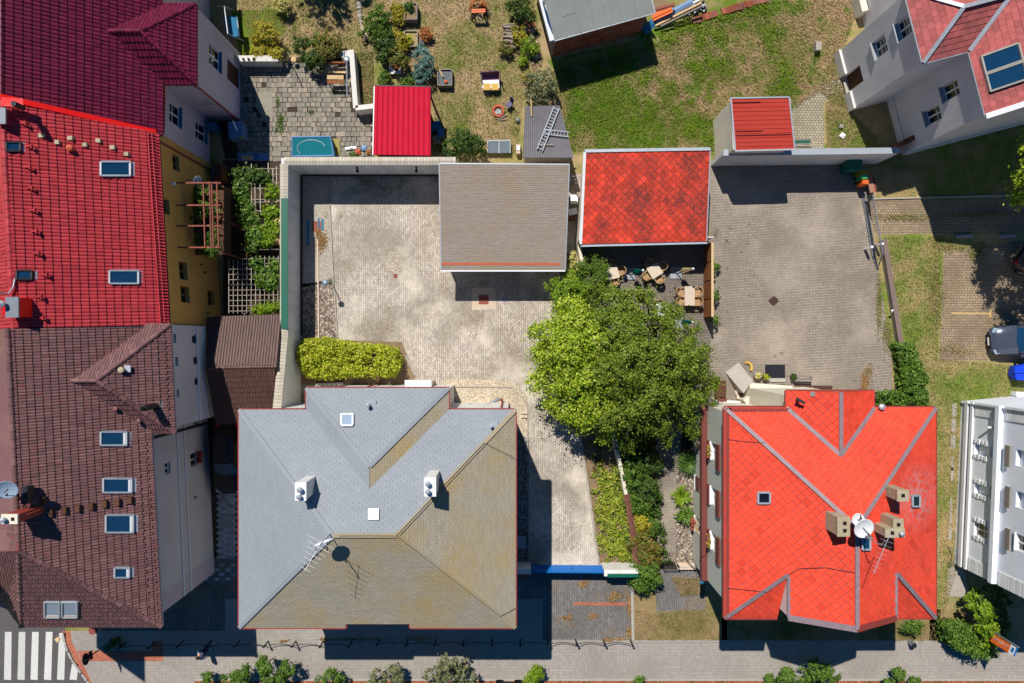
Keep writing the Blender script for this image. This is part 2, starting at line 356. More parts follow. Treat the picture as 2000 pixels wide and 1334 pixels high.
MT['mulch'] = gravel('orange_bark_mulch', [sc(196, 104, 50), sc(156, 80, 44), sc(214, 140, 80), sc(120, 70, 44)], 14)
MT['finegravel'] = gravel('fine_pale_gravel', [sc(200, 190, 172), sc(164, 152, 136), sc(222, 214, 198)], 26, 0.6)
MT['coarsegravel'] = gravel('river_cobble', [sc(176, 160, 142), sc(132, 116, 104), sc(206, 192, 172), sc(150, 128, 108)], 8.5)
MT['creamgravel'] = gravel('cream_gravel', [sc(226, 208, 178), sc(196, 176, 148), sc(238, 226, 202)], 17, 0.55)
MT['darkstone'] = gravel('dark_grey_stones', [sc(150, 146, 142), sc(110, 106, 104), sc(184, 180, 176)], 9)
MT['pav_court'] = paver('courtyard_paver', sc(218, 206, 190), sc(182, 170, 156), sc(126, 116, 104), 0.2, 0.12, R(90), 0.013, sc(140, 128, 112), 0.65, 0.28, sc(240, 228, 208), sc(122, 106, 78))
MT['pav_yard'] = paver('yard_paver', sc(180, 167, 150), sc(160, 148, 133), sc(92, 84, 76), 0.2, 0.1, R(2), 0.017, sc(126, 115, 104), 0.6, 0.4, sc(180, 166, 148), None)
MT['pav_terrace'] = paver('terrace_paver', sc(150, 138, 126), sc(132, 122, 112), sc(74, 68, 62), 0.2, 0.1, R(2), 0.016, sc(104, 96, 88), 0.5, 0.4)
MT['pav_drive'] = paver('drive_paver', sc(138, 136, 134), sc(118, 114, 110), sc(84, 80, 74), 0.2, 0.14, R(90), 0.016, sc(98, 92, 82), 0.6, 0.4, None, sc(150, 112, 54))
MT['pav_walk'] = paver('pavement_paver', sc(170, 162, 152), sc(160, 152, 142), sc(146, 139, 129), 0.2, 0.2, 0, 0.012, sc(140, 132, 122), 0.5, 0.25, None, None, 0.0)
MT['pav_red'] = paver('red_tactile_paver', sc(204, 122, 94), sc(186, 108, 84), sc(120, 80, 66), 0.2, 0.1, 0, 0.014)
MT['pav_park'] = paver('parking_paver', sc(178, 156, 128), sc(156, 136, 112), sc(94, 82, 66), 0.2, 0.16, 0, 0.018, sc(112, 98, 82), 0.6, 0.4, None, sc(134, 116, 76))
MT['pav_path'] = paver('path_paver', sc(162, 156, 146), sc(142, 136, 126), sc(92, 92, 70), 0.2, 0.16, R(5), 0.02, sc(112, 106, 88), 0.5, 0.5, None, sc(104, 116, 58))
MT['lawn_green'] = lawn('meadow_grass', sc(112, 130, 46), sc(186, 158, 118), 0.012, deep=sc(100, 134, 32), grad=0.0035)
MT['lawn_dry'] = lawn('dry_lawn', sc(118, 130, 56), sc(190, 162, 122), -0.012)
MT['lawn_strip'] = lawn('verge_grass', sc(122, 138, 60), sc(190, 162, 118), 0.0)
MT['lawn_front'] = lawn('front_grass', sc(116, 114, 62), sc(168, 142, 104), -0.03)
MT['leaf_walnut'] = leaf('walnut_leaf', [sc(58, 78, 20), sc(100, 124, 28), sc(134, 154, 44), sc(166, 178, 76)])
MT['leaf_chestnut'] = leaf('fresh_green_leaf', [sc(82, 114, 16), sc(136, 166, 28), sc(178, 198, 48), sc(210, 216, 94)])
MT['leaf_conifer'] = leaf('lime_conifer_spray', [sc(78, 112, 22), sc(124, 154, 32), sc(158, 180, 50)])
MT['leaf_hedge'] = leaf('golden_hedge_leaf', [sc(108, 128, 14), sc(160, 176, 26), sc(196, 204, 46), sc(218, 206, 96)])
MT['leaf_cream'] = leaf('cream_variegated_leaf', [sc(170, 170, 80), sc(214, 204, 120), sc(236, 222, 150)])
MT['leaf_dark'] = leaf('dark_green_leaf', [sc(36, 58, 22), sc(58, 84, 30), sc(82, 110, 44), sc(110, 132, 58)])
MT['leaf_mid'] = leaf('mid_green_leaf', [sc(50, 80, 24), sc(78, 112, 34), sc(106, 140, 48), sc(136, 160, 70)])
MT['leaf_yellow'] = leaf('yellow_green_leaf', [sc(120, 122, 24), sc(168, 164, 34), sc(206, 192, 60), sc(150, 120, 70)])
MT['leaf_rusty'] = leaf('rust_tinged_leaf', [sc(56, 84, 30), sc(98, 122, 46), sc(148, 136, 60), sc(156, 104, 60)])
MT['leaf_blue'] = leaf('blue_grey_leaf', [sc(60, 96, 84), sc(98, 138, 126), sc(136, 168, 158)])
MT['leaf_olive'] = leaf('grey_olive_leaf', [sc(78, 90, 52), sc(122, 128, 84), sc(168, 166, 124), sc(96, 106, 60)])
MT['leaf_grassy'] = leaf('long_grass_blade', [sc(50, 80, 28), sc(84, 120, 44), sc(120, 150, 70)])
MT['leaf_rust'] = leaf('dead_rust_leaf', [sc(140, 70, 36), sc(190, 110, 56), sc(206, 150, 84)])
MT['leaf_dry'] = leaf('dry_straw', [sc(170, 130, 76), sc(206, 170, 112), sc(146, 100, 56)])
MT['leaf_red'] = leaf('red_flower_petal', [sc(190, 30, 34), sc(220, 60, 60), sc(90, 110, 40)])

# ------------------------------------------------------------------ roofs laid tile by tile
def clip(poly, conv):
    out = list(poly)
    for i in range(len(conv)):
        a, b = conv[i], conv[(i + 1) % len(conv)]; ex, ey = b[0] - a[0], b[1] - a[1]; inp, out = out, []
        if not inp: break
        s = lambda p: ex * (p[1] - a[1]) - ey * (p[0] - a[0])
        for j in range(len(inp)):
            p, q = inp[j], inp[(j + 1) % len(inp)]; sp, sq = s(p), s(q)
            if sp >= -1e-9: out.append(p)
            if (sp > 1e-9 and sq < -1e-9) or (sp < -1e-9 and sq > 1e-9):
                t = sp / (sp - sq); out.append((p[0] + (q[0] - p[0]) * t, p[1] + (q[1] - p[1]) * t))
    return out
def inside(conv, pts):
    for i in range(len(conv)):
        a, b = conv[i], conv[(i + 1) % len(conv)]
        for p in pts:
            if (b[0] - a[0]) * (p[1] - a[1]) - (b[1] - a[1]) * (p[0] - a[0]) < -1e-6: return False
    return True
WAVE = [(0.0, 0.1), (0.16, 0.8), (0.5, 1.0), (0.84, 0.8), (1.0, 0.1)]
FLAT = [(0.0, 1.0), (1.0, 1.0)]
class Roof:
    """collects the planes of one roof; finish() makes the roof part, its tiles as sub-parts and the rest of the tiling as one mesh"""
    def __init__(s, th, mat, spec, deck=None, name='roof', tname='roof_tile', label=None, limit=300):
        s.th, s.mat, s.spec, s.deck, s.name, s.tname, s.label, s.limit = th, mat, spec, deck or mat, name, tname, label, limit
        s.slabmb = MB(); s.full = []; s.rest = MB(); s.caps = []; s.proto = {}
        s.nfull = 0
    def plane(s, pts, spec=None, mat=0, nou=None):
        sp = dict(s.spec); sp.update(spec or {})
        pts = [Vector(p) for p in pts]; n = Vector((0, 0, 0))
        for i in range(len(pts)): n += (pts[i] - pts[0]).cross(pts[(i + 1) % len(pts)] - pts[0])
        n.normalize()
        if n.z < 0: n = -n; pts = pts[::-1]
        u = Vector((-n.y, n.x, 0)).normalized() if nou is None else nou; v = n.cross(u); O = pts[0]
        O = min(pts, key=lambda p: p.z)
        uv = [((p - O).dot(u), (p - O).dot(v)) for p in pts]
        s.slabmb.slab([p - n * 0.012 for p in pts], 0.14)
        k = sp['kind']; lip = sp.get('lip', 0.03)
        u0, u1 = min(q[0] for q in uv), max(q[0] for q in uv); v0, v1 = min(q[1] for q in uv), max(q[1] for q in uv)
        M = Matrix(((u.x, v.x, n.x, 0), (u.y, v.y, n.y, 0), (u.z, v.z, n.z, 0), (0, 0, 0, 1)))
        if k == 'diamond': cells = s.diamonds(u0, u1, v0, v1, sp)
        else: cells = s.rows(u0, u1, v0, v1, sp)
        key = (k, sp.get('w'), sp.get('L'), mat)
        for cu, cv, pieces in cells:
            allp = [q for pc in pieces for q in pc[0]]
            if inside(uv, allp):
                if key not in s.proto:
                    mb = MB()
                    for pc in pieces: s.emit(mb, [(q[0] - cu, q[1] - cv) for q in pc[0]], pc[1], lip, sp, lambda a, b, c: (a, b, c), cv_off=0.0, base=(cu, cv))
                    s.proto[key] = (mb, mat)
                s.full.append((O + u * cu + v * cv + n * random.uniform(-0.003, 0.004), M, key)); s.nfull += 1
            else:
                for pc in pieces:
                    q = clip(pc[0], uv)
                    if len(q) > 2:
                        ar = abs(sum(q[i][0] * q[(i + 1) % len(q)][1] - q[(i + 1) % len(q)][0] * q[i][1] for i in range(len(q)))) / 2
                        if ar > 0.0008: s.emit(s.rest, [(a[0] - cu, a[1] - cv) for a in q], pc[1], lip, sp, lambda a, b, c: tuple(O + u * (a + cu) + v * (b + cv) + n * c), clipped=True, mi=mat)
        return u, v, n, O
    def rows(s, u0, u1, v0, v1, sp):
        w, L = sp['w'], sp['L']; prof = sp.get('prof', WAVE); nr = int((v1 - v0) / L) + 2; out = []; st = sp.get('stagger', 0.0)
        for j in range(nr):
            off = (j % 2) * w * st + (random.uniform(-0.02, 0.02) if sp.get('jit') else 0)
            for i in range(int((u1 - u0) / w) + 3):
                a = u0 - w + i * w + off; b = v0 + j * L; pcs = []
                for k in range(len(prof) - 1):
                    x0 = a + prof[k][0] * w + (0.004 if k == 0 else 0); x1 = a + prof[k + 1][0] * w - (0.004 if k == len(prof) - 2 else 0)
                    pcs.append(([(x0, b), (x1, b), (x1, b + L), (x0, b + L)], (prof[k], prof[k + 1])))
                out.append((a, b, pcs))
        return out
    def diamonds(s, u0, u1, v0, v1, sp):
        d = sp['w']; hd = d / 2; out = []; g = 0.011
        for j in range(-1, int((v1 - v0) / hd) + 3):
            for i in range(-1, int((u1 - u0) / d) + 3):
                cu = u0 + i * d + (hd if j % 2 else 0); cv = v0 + j * hd
                out.append((cu, cv, [([(cu, cv - hd + g), (cu + hd - g, cv), (cu, cv + hd - g), (cu - hd + g, cv)], None)]))
        return out
    def emit(s, mb, q, pr, lip, sp, T, clipped=False, mi=0, cv_off=0, base=None):
        k = sp['kind']
        if k == 'diamond':
            hd = sp['w'] / 2; z = lambda p: lip * (0.5 - p[1] / (2 * hd)) + 0.006
            top = [T(p[0], p[1], z(p)) for p in q]; low = [T(p[0], p[1], 0.0) for p in q]; n = len(q)
            mb.add(top + low, [tuple(range(n))] + [(i, n + i, n + (i + 1) % n, (i + 1) % n) for i in range(n) if q[(i + 1) % n][0] > q[i][0] - 1e-9], mi)
            if not clipped and sp.get('hook'):
                y = -hd + 0.012; a = 0.032; zz = lip + 0.016
                mb.add([T(-a, y + 0.05, zz), T(0.0, y, zz), T(a, y + 0.05, zz), T(0, y + 0.028, zz)], [(0, 1, 2, 3)], 1)
            return
        w, L = sp['w'], sp['L']; amp = sp.get('amp', 0.04)
        def z(p):
            f = (p[0] / w - pr[0][0]) / max(1e-6, pr[1][0] - pr[0][0]); return (pr[0][1] + (pr[1][1] - pr[0][1]) * f) * amp + lip * (1 - p[1] / L) + 0.004
        top = [T(p[0], p[1], z(p)) for p in q]; n = len(q); vs = list(top); fs = [tuple(range(n))]
        for i in range(n):
            a, b = q[i], q[(i + 1) % n]
            low = abs(a[1]) < 1e-5 and abs(b[1]) < 1e-5; side = (abs(a[0] - 0.004) < 1e-5 and abs(b[0] - 0.004) < 1e-5) or (abs(a[0] - w + 0.004) < 1e-5 and abs(b[0] - w + 0.004) < 1e-5)
            if low or side:
                o = len(vs); vs += [T(a[0], a[1], -0.004), T(b[0], b[1], -0.004)]; fs.append((i, o, o + 1, (i + 1) % n))
        mb.add(vs, fs, mi)
    def cap(s, p0, p1, mat, seg=0.38, r=0.11, name='ridge_tile'): s.caps.append((Vector(p0), Vector(p1), mat, seg, r, name))
    def finish(s):
        mats = s.mat if isinstance(s.mat, (list, tuple)) else [s.mat]
        rp = part(s.th, s.name, s.slabmb, s.deck, s.label); org = ORG[s.th.name]
        vis = [t for t in s.full if seen(t[0])]; vis.sort(key=lambda t: -t[0].z); one = vis[:s.limit]; ids = set(id(t) for t in one); ms = {}
        for key, (mb, mi) in s.proto.items():
            if s.spec.get('hook'): mm = mats
            else: mm = [mats[mi]]; mb.m = [0] * len(mb.m)
            ms[key] = mesh_of(s.tname, mb, mm)
        for t in one:
            o = link(s.tname, ms[t[2]], rp, org); o.matrix_basis = Matrix.Translation(t[0] - org) @ t[1] @ Matrix.Rotation(random.gauss(0, .008), 4, 'X') @ Matrix.Rotation(random.gauss(0, .007), 4, 'Z')
        for t in s.full:
            if id(t) in ids: continue
            mb, mi = s.proto[t[2]]; M = t[1] @ Matrix.Rotation(random.gauss(0, .008), 4, 'X') @ Matrix.Rotation(random.gauss(0, .007), 4, 'Z')
            if s.spec.get('hook'):
                o = len(s.rest.v); s.rest.v.extend([tuple(M @ Vector(v) + t[0]) for v in mb.v])
                for f, q in zip(mb.f, mb.m): s.rest.f.append(tuple(i + o for i in f)); s.rest.m.append(q)
            else: s.rest.add([M @ Vector(v) + t[0] for v in mb.v], mb.f, mi)
        if s.rest.v:
            part(rp, 'roof_tiling' if 'tile' in s.tname else 'roof_shingling', s.rest, mats, kind='stuff')
        cm = {}
        for p0, p1, mat, seg, r, name in s.caps:
            d = p1 - p0; L = d.length; x = d / L; n = max(1, round(L / seg)); sg = L / n
            y = Vector((0, 0, 1)).cross(x).normalized(); z = x.cross(y)
            M = Matrix(((x.x, y.x, z.x, 0), (x.y, y.y, z.y, 0), (x.z, y.z, z.z, 0), (0, 0, 0, 1)))
            k = (mat.name, round(sg, 2), r)
            if k not in cm:
                mb = MB(); vs = []; K = 7
                for e, rr in ((0, r * 1.12), (0.06, r * 1.14), (0.07, r), (sg + 0.03, r * 0.95)):
                    for i in range(K):
                        t = math.pi * (i / (K - 1)); vs.append((e, math.cos(t) * rr, math.sin(t) * rr - 0.03))
                fs = [(a * K + i, (a + 1) * K + i, (a + 1) * K + i + 1, a * K + i + 1) for a in range(3) for i in range(K - 1)] + [tuple(range(K))]
                mb.add(vs, fs); cm[k] = mesh_of(name, mb, mat, smooth=False)
            for i in range(n):
                o = link(name, cm[k], rp, org); o.matrix_basis = Matrix.Translation(p0 + x * (i * sg) - org) @ M
        return rp

# ------------------------------------------------------------------ walls with openings, windows
def wall(mb, A, B, z0, z1, holes=(), depth=0.2, mi=0):
    """face of a wall from A to B (outside on the right of A->B) with recessed rectangular holes (s0,s1,z0,z1)"""
    A = Vector(A[:2]); B = Vector(B[:2]); L = (B - A).length; e = (B - A) / L; n = Vector((e.y, -e.x))
    ss = sorted(set([0, L] + [q for h in holes for q in h[:2]])); zs = sorted(set([z0, z1] + [q for h in holes for q in h[2:4]]))
    pt = lambda s, z, d=0.0: (A.x + e.x * s - n.x * d, A.y + e.y * s - n.y * d, z)
    for i in range(len(ss) - 1):
        for j in range(len(zs) - 1):
            cs, cz = (ss[i] + ss[i + 1]) / 2, (zs[j] + zs[j + 1]) / 2
            if any(h[0] < cs < h[1] and h[2] < cz < h[3] for h in holes): continue
            mb.add([pt(ss[i], zs[j]), pt(ss[i + 1], zs[j]), pt(ss[i + 1], zs[j + 1]), pt(ss[i], zs[j + 1])], [(0, 1, 2, 3)], mi)
    for s0, s1, a, b in holes:
        q = [(s0, a), (s1, a), (s1, b), (s0, b)]
        for k in range(4):
            p, r = q[k], q[(k + 1) % 4]; mb.add([pt(*p), pt(*p, depth), pt(*r, depth), pt(*r)], [(0, 1, 2, 3)], mi)
        mb.add([pt(s0, a, depth + 0.02), pt(s1, a, depth + 0.02), pt(s1, b, depth + 0.02), pt(s0, b, depth + 0.02)], [(0, 1, 2, 3)], mi)
def frame_on(A, B):
    A = Vector(A[:2]); B = Vector(B[:2]); e = (B - A).normalized(); n = Vector((e.y, -e.x))
    return lambda s, z, d=0.0: Vector((A.x + e.x * s + n.x * d, A.y + e.y * s + n.y * d, z))
def window(th, A, B, hole, depth, fm, gm, mull=1, bar=False, sill=None, name='window', proud=None):
    T = frame_on(A, B); s0, s1, a, b = hole; d = -depth + 0.05; t = 0.06; mb = MB()
    def bx(p0, p1, q0, q1, d0, d1, m=0):
        vs = [T(s, z, dd) for dd in (d0, d1) for z in (q0, q1) for s in (p0, p1)]
        mb.add(vs, [(0, 1, 3, 2), (4, 6, 7, 5), (0, 4, 5, 1), (2, 3, 7, 6), (0, 2, 6, 4), (1, 5, 7, 3)], m)
    bx(s0 + .005, s0 + t, a + .005, b - .005, d - .03, d + .03); bx(s1 - t, s1 - .005, a + .005, b - .005, d - .03, d + .03)
    bx(s0 + t, s1 - t, a + .005, a + t, d - .03, d + .028); bx(s0 + t, s1 - t, b - t, b - .005, d - .03, d + .028)
    for i in range(mull): c = s0 + (s1 - s0) * (i + 1) / (mull + 1); bx(c - t * .7, c + t * .7, a + t, b - t, d - .03, d + .032)
    if bar: c = a + (b - a) * .62; bx(s0 + t, s1 - t, c - .03, c + .03, d - .03, d + .024)
    w = part(th, name, mb, fm)
    g = MB(); g.add([T(s0 + t, a + t, d - .01), T(s1 - t, a + t, d - .01), T(s1 - t, b - t, d - .01), T(s0 + t, b - t, d - .01)], [(0, 1, 2, 3)]); part(w, 'pane', g, gm)
    if sill:
        mb = MB(); vs = [T(s, z, dd) for dd in (-depth + .08, .09) for z in (a - .05, a + .004) for s in (s0 - .06, s1 + .06)]
        mb.add(vs, [(0, 1, 3, 2), (4, 6, 7, 5), (0, 4, 5, 1), (2, 3, 7, 6), (0, 2, 6, 4), (1, 5, 7, 3)]); part(w, 'sill', mb, sill)
    return w
def holes_px(A, B, rects):
    out = []
    for x0, y0, x1, y1 in rects:
        s0, h0 = hit(A, B, x0, (y0 + y1) / 2); s1, h1 = hit(A, B, x1, (y0 + y1) / 2)
        sa, _ = hit(A, B, (x0 + x1) / 2, y0); sb, _ = hit(A, B, (x0 + x1) / 2, y1)
        out.append((min(sa, sb), max(sa, sb), min(h0, h1), max(h0, h1)))
    return out
def holes_py(A, B, rects):
    """for walls running across the picture: heights from the y of each rectangle"""
    out = []
    for x0, y0, x1, y1 in rects:
        _, h0 = hit(A, B, (x0 + x1) / 2, y0); _, h1 = hit(A, B, (x0 + x1) / 2, y1)
        sa, _ = hit(A, B, x0, (y0 + y1) / 2); sb, _ = hit(A, B, x1, (y0 + y1) / 2)
        out.append((min(sa, sb), max(sa, sb), min(h0, h1), max(h0, h1)))
    return out
def roof_window(th, pts, n, fm, gm, name='roof_window', blind=None, apron=None):
    """pts: four corners on the roof plane, pts[0]-pts[1] the top edge; n the roof normal"""
    pts = [Vector(p) for p in pts]; n = Vector(n).normalized(); mb = MB(); c = sum(pts, Vector()) / 4; up = n * 0.17
    for i in range(4): mb.bar(pts[i] + up * .6, pts[(i + 1) % 4] + up * .6, 0.09, 0.13 - 0.002 * (i % 2))
    w = part(th, name, mb, fm); q = [p + (c - p) * 0.09 + up * .75 for p in pts]; g = MB(); g.slab(q, 0.03); part(w, 'pane', g, gm)
    if blind:
        e = (pts[3] - pts[0]).normalized(); b = MB(); b.slab([q[2] - e * .12 + up * .12, q[3] - e * .12 + up * .12, q[3] - e * .02 + up * .12, q[2] - e * .02 + up * .12], .02); part(w, 'blind', b, blind)
    if apron:
        e = (pts[3] - pts[0]).normalized() * 0.22; b = MB(); b.slab([pts[3] + n * .075, pts[2] + n * .075, pts[2] + e + n * .06, pts[3] + e + n * .06], .02); part(w, 'apron', b, apron)
    return w
def on_plane(pl, px, py):
    """the point of a roof plane (O, n) seen at a pixel"""
    O, n = pl; d = Vector(((px - 1000) / F, (667 - py) / F, -1)); c = Vector((0, 0, H)); t = (O - c).dot(n) / d.dot(n); return c + d * t
def rect_on(pl, x0, y0, x1, y1, edge='W'):
    q = {'W': [(x0, y1), (x0, y0), (x1, y0), (x1, y1)], 'N': [(x0, y0), (x1, y0), (x1, y1), (x0, y1)], 'E': [(x1, y0), (x1, y1), (x0, y1), (x0, y0)], 'S': [(x1, y1), (x0, y1), (x0, y0), (x1, y0)]}[edge]
    return [on_plane(pl, *p) for p in q]

# ------------------------------------------------------------------ foliage
def leaf_mesh(name, pos, nor, size, mat, aspect=0.55, org=(0, 0, 0), fold=0.12, sizevar=0.5):
    n = len(pos); nor = nor / np.maximum(1e-6, np.linalg.norm(nor, axis=1, keepdims=True))
    r = rng.normal(size=(n, 3)); t = r - (r * nor).sum(1, keepdims=True) * nor; t /= np.maximum(1e-6, np.linalg.norm(t, axis=1, keepdims=True)); b = np.cross(nor, t)
    s = size * (1 + sizevar * rng.uniform(-1, 1, (n, 1))); o = np.array(org)
    v = np.stack([pos - t * s / 2, pos + b * s * aspect / 2 + nor * s * fold, pos + t * s / 2, pos - b * s * aspect / 2 + nor * s * fold], 1).reshape(-1, 3) - o
    me = bpy.data.meshes.new(name); me.vertices.add(n * 4); me.vertices.foreach_set('co', v.astype(np.float32).ravel())
    me.loops.add(n * 4); me.loops.foreach_set('vertex_index', np.arange(n * 4, dtype=np.int32)); me.polygons.add(n)
    me.polygons.foreach_set('loop_start', np.arange(0, n * 4, 4, dtype=np.int32)); me.polygons.foreach_set('loop_total', np.full(n, 4, dtype=np.int32))
    me.materials.append(mat); me.update(calc_edges=True); return me
def clumps(blobs, per, crad, nleaf, low=-0.35, gap=0.0):
    """leaf positions and outward directions: leaves gathered in clumps over ellipsoid blobs (x,y,z,rx,ry,rz)"""
    P_, N_ = [], []; tot = sum(b[3] * b[4] + b[4] * b[5] + b[3] * b[5] for b in blobs)
    for b in blobs:
        c = np.array(b[:3]); r = np.array(b[3:6]); wgt = (b[3] * b[4] + b[4] * b[5] + b[3] * b[5]) / tot
        k = max(4, int(per * wgt)); d = rng.normal(size=(k * 3, 3)); d /= np.linalg.norm(d, axis=1, keepdims=True); d = d[d[:, 2] > low][:k]
        cc = c + d * r * rng.uniform(0.72, 1.06, (len(d), 1)); m = max(3, int(nleaf * wgt / len(d)))
        q = rng.normal(size=(len(d), m, 3)); q /= np.linalg.norm(q, axis=2, keepdims=True)
        rad = crad * rng.uniform(0.5, 1.5, (len(d), 1, 1)) * np.abs(rng.normal(0, 0.72, (len(d), m, 1)) + 0.25)
        pp = cc[:, None, :] + q * rad * np.array([1, 1, 0.7]); nn = d[:, None, :] * 0.6 + q * 0.5 + np.array([0, 0, 0.55]) + rng.normal(size=q.shape) * 0.45
        P_.append(pp.reshape(-1, 3)); N_.append(nn.reshape(-1, 3))
    p = np.concatenate(P_); n = np.concatenate(N_); ok = p[:, 2] > 0.03; return p[ok], n[ok]
def plant(name, label, cat, base, blobs, mat, n=1500, per=30, crad=0.3, size=0.14, trunk=0.08, th=None, group=None, limbs=5, low=-0.35, aspect=0.55, leafname='crown', stemname='trunk', upright=0.0):
    """blobs relative to base; trunk with limbs reaching into the blobs"""
    b = Vector(base); t = thing(name, label, cat, b, group)
    bl = [(b.x + q[0], b.y + q[1], b.z + q[2], q[3], q[4], q[5]) for q in blobs]; ex = []
    for q in bl:   # shoots and side sprays that break up the outline
        for i in range(4):
            a = random.uniform(0, 6.28); f = random.uniform(.75, 1.18); s = random.uniform(.22, .42); ex.append((q[0] + math.cos(a) * q[3] * f, q[1] + math.sin(a) * q[4] * f, q[2] + q[5] * random.uniform(-.3, .45), q[3] * s, q[4] * s, q[5] * s))
    p, nn = clumps([(q[0], q[1], q[2], q[3] * .9, q[4] * .9, q[5]) for q in bl] + ex, per * 1.3, crad * .85, n * 1.1, low)
    if upright: nn[:, 2] *= (1 - upright)
    o = link(leafname, leaf_mesh(leafname, p, nn, size, mat, aspect, b), t, b)
    mb = MB(); zt = th if th else max(0.2, bl[0][2] - b.z - bl[0][5] * .4)
    mb.tube([b, b + Vector((0.03, 0.02, zt * .5)), b + Vector((0, 0.05, zt))], [trunk, trunk * .8, trunk * .65], 7)
    for q in bl:
        for i in range(max(1, limbs // len(bl))):
            a = random.uniform(0, 6.28); e = Vector((q[0] + math.cos(a) * q[3] * .6, q[1] + math.sin(a) * q[4] * .6, q[2] + q[5] * random.uniform(0, .5)))
            s = b + Vector((0, 0.03, zt * random.uniform(.55, 1))); md = s.lerp(e, .5) + Vector((0, 0, .1 * (e - s).length))
            mb.tube([s, md, e], [trunk * .5, trunk * .3, trunk * .1], 5)
    part(t, stemname, mb, MT['bark']); return t
def hedge(name, label, cat, poly, z0, z1, mat, n, size=0.1, group=None, crad=0.22, per=140, bulge=0.17, loc=None):
    """clipped or shaggy hedge over a ground polygon"""
    xs = np.array([p[0] for p in poly]); ys = np.array([p[1] for p in poly]); c = Vector((xs.mean(), ys.mean(), 0)); t = thing(name, label, cat, c, group)
    def inp(x, y):
        r = np.zeros(len(x), bool); j = len(poly) - 1
        for i in range(len(poly)):
            a = ((ys[i] > y) != (ys[j] > y)) & (x < (xs[j] - xs[i]) * (y - ys[i]) / (ys[j] - ys[i] + 1e-12) + xs[i]); r ^= a; j = i
        return r
    cx, cy = [], []
    while len(cx) < per:
        x = rng.uniform(xs.min(), xs.max(), per); y = rng.uniform(ys.min(), ys.max(), per); k = inp(x, y); cx += list(x[k]); cy += list(y[k])
    cx, cy = np.array(cx[:per]), np.array(cy[:per]); cz = rng.normal(z1, bulge, per)
    # clumps down the sides as well
    L = sum((Vector(poly[i]) - Vector(poly[(i + 1) % len(poly)])).length for i in range(len(poly))); ns = int(per * .8); ex, ey, ez = [], [], []
    for i in range(len(poly)):
        a, b = Vector(poly[i]), Vector(poly[(i + 1) % len(poly)]); k = max(1, int(ns * (b - a).length / L)); f = rng.uniform(0, 1, k)
        ex += list(a.x + (b.x - a.x) * f); ey += list(a.y + (b.y - a.y) * f); ez += list(rng.uniform(z0 + .1, z1, k))
    C = np.stack([np.r_[cx, ex], np.r_[cy, ey], np.r_[cz, ez]], 1); m = max(3, n // len(C)); q = rng.normal(size=(len(C), m, 3)); q /= np.linalg.norm(q, axis=2, keepdims=True)
    pp = C[:, None, :] + q * crad * rng.uniform(.3, 1.1, (len(C), m, 1)); nn = q * .6 + np.array([0, 0, .6]) + rng.normal(size=q.shape) * .45
    p = pp.reshape(-1, 3); nn = nn.reshape(-1, 3); ok = p[:, 2] > z0
    link('foliage', leaf_mesh('foliage', p[ok], nn[ok], size, mat, .6, c), t, c)
    mb = MB(); k = 0
    for i in range(0, per, max(1, per // 12)): mb.tube([(cx[i], cy[i], z0), (cx[i] + .05, cy[i], z1 - .1)], [.03, .015], 5)
    part(t, 'stems', mb, MT['bark']); return t
def tufts(name, polys, n, size, mat, h=0.12, kind='stuff', zbase=0.0, dens=None):
    """loose small leaves or blades near the ground over polygons (metres): countless, one object"""
    ps = []
    area = sum(q[3] * q[4] for q in polys if q[0] == 'soft') or 1
    for poly in polys:
        if poly[0] == 'soft':
            _, cx, cy, rx, ry = poly; k = max(6, int(n * rx * ry / area)); a = rng.normal(size=(k, 2)) * np.array([rx, ry]) * .55; t = rng.uniform(0, 6.28, 5); d = rng.normal(size=(5, 2)) * np.array([rx, ry]) * .45; ps.append(np.array([cx, cy]) + a * rng.uniform(.4, 1.1, (k, 1)) + d[rng.integers(0, 5, k)]); continue
        xs = np.array([p[0] for p in poly]); ys = np.array([p[1] for p in poly]); k = n // len(polys) if dens is None else dens
        x = rng.uniform(xs.min(), xs.max(), k * 3); y = rng.uniform(ys.min(), ys.max(), k * 3); r = np.zeros(len(x), bool); j = len(poly) - 1
        for i in range(len(poly)):
            a = ((ys[i] > y) != (ys[j] > y)) & (x < (xs[j] - xs[i]) * (y - ys[i]) / (ys[j] - ys[i] + 1e-12) + xs[i]); r ^= a; j = i
        ps.append(np.stack([x[r], y[r]], 1)[:k])
    q = np.concatenate(ps); z = zbase + rng.uniform(0.01, h, len(q)); p = np.c_[q, z]; nn = rng.normal(size=p.shape) * .55 + np.array([0, 0, .8])
    o = link(name, leaf_mesh(name, p, nn, size, mat, .4)); o['kind'] = kind; return o
def pxs(*pts): return [tuple(P(a, b)[:2]) for a, b in pts]
def disc_px(cx, cy, rx, ry=None, wob=0.15):
    p = P(cx, cy); return ('soft', p.x, p.y, rx / 31, (ry or rx) / 31)

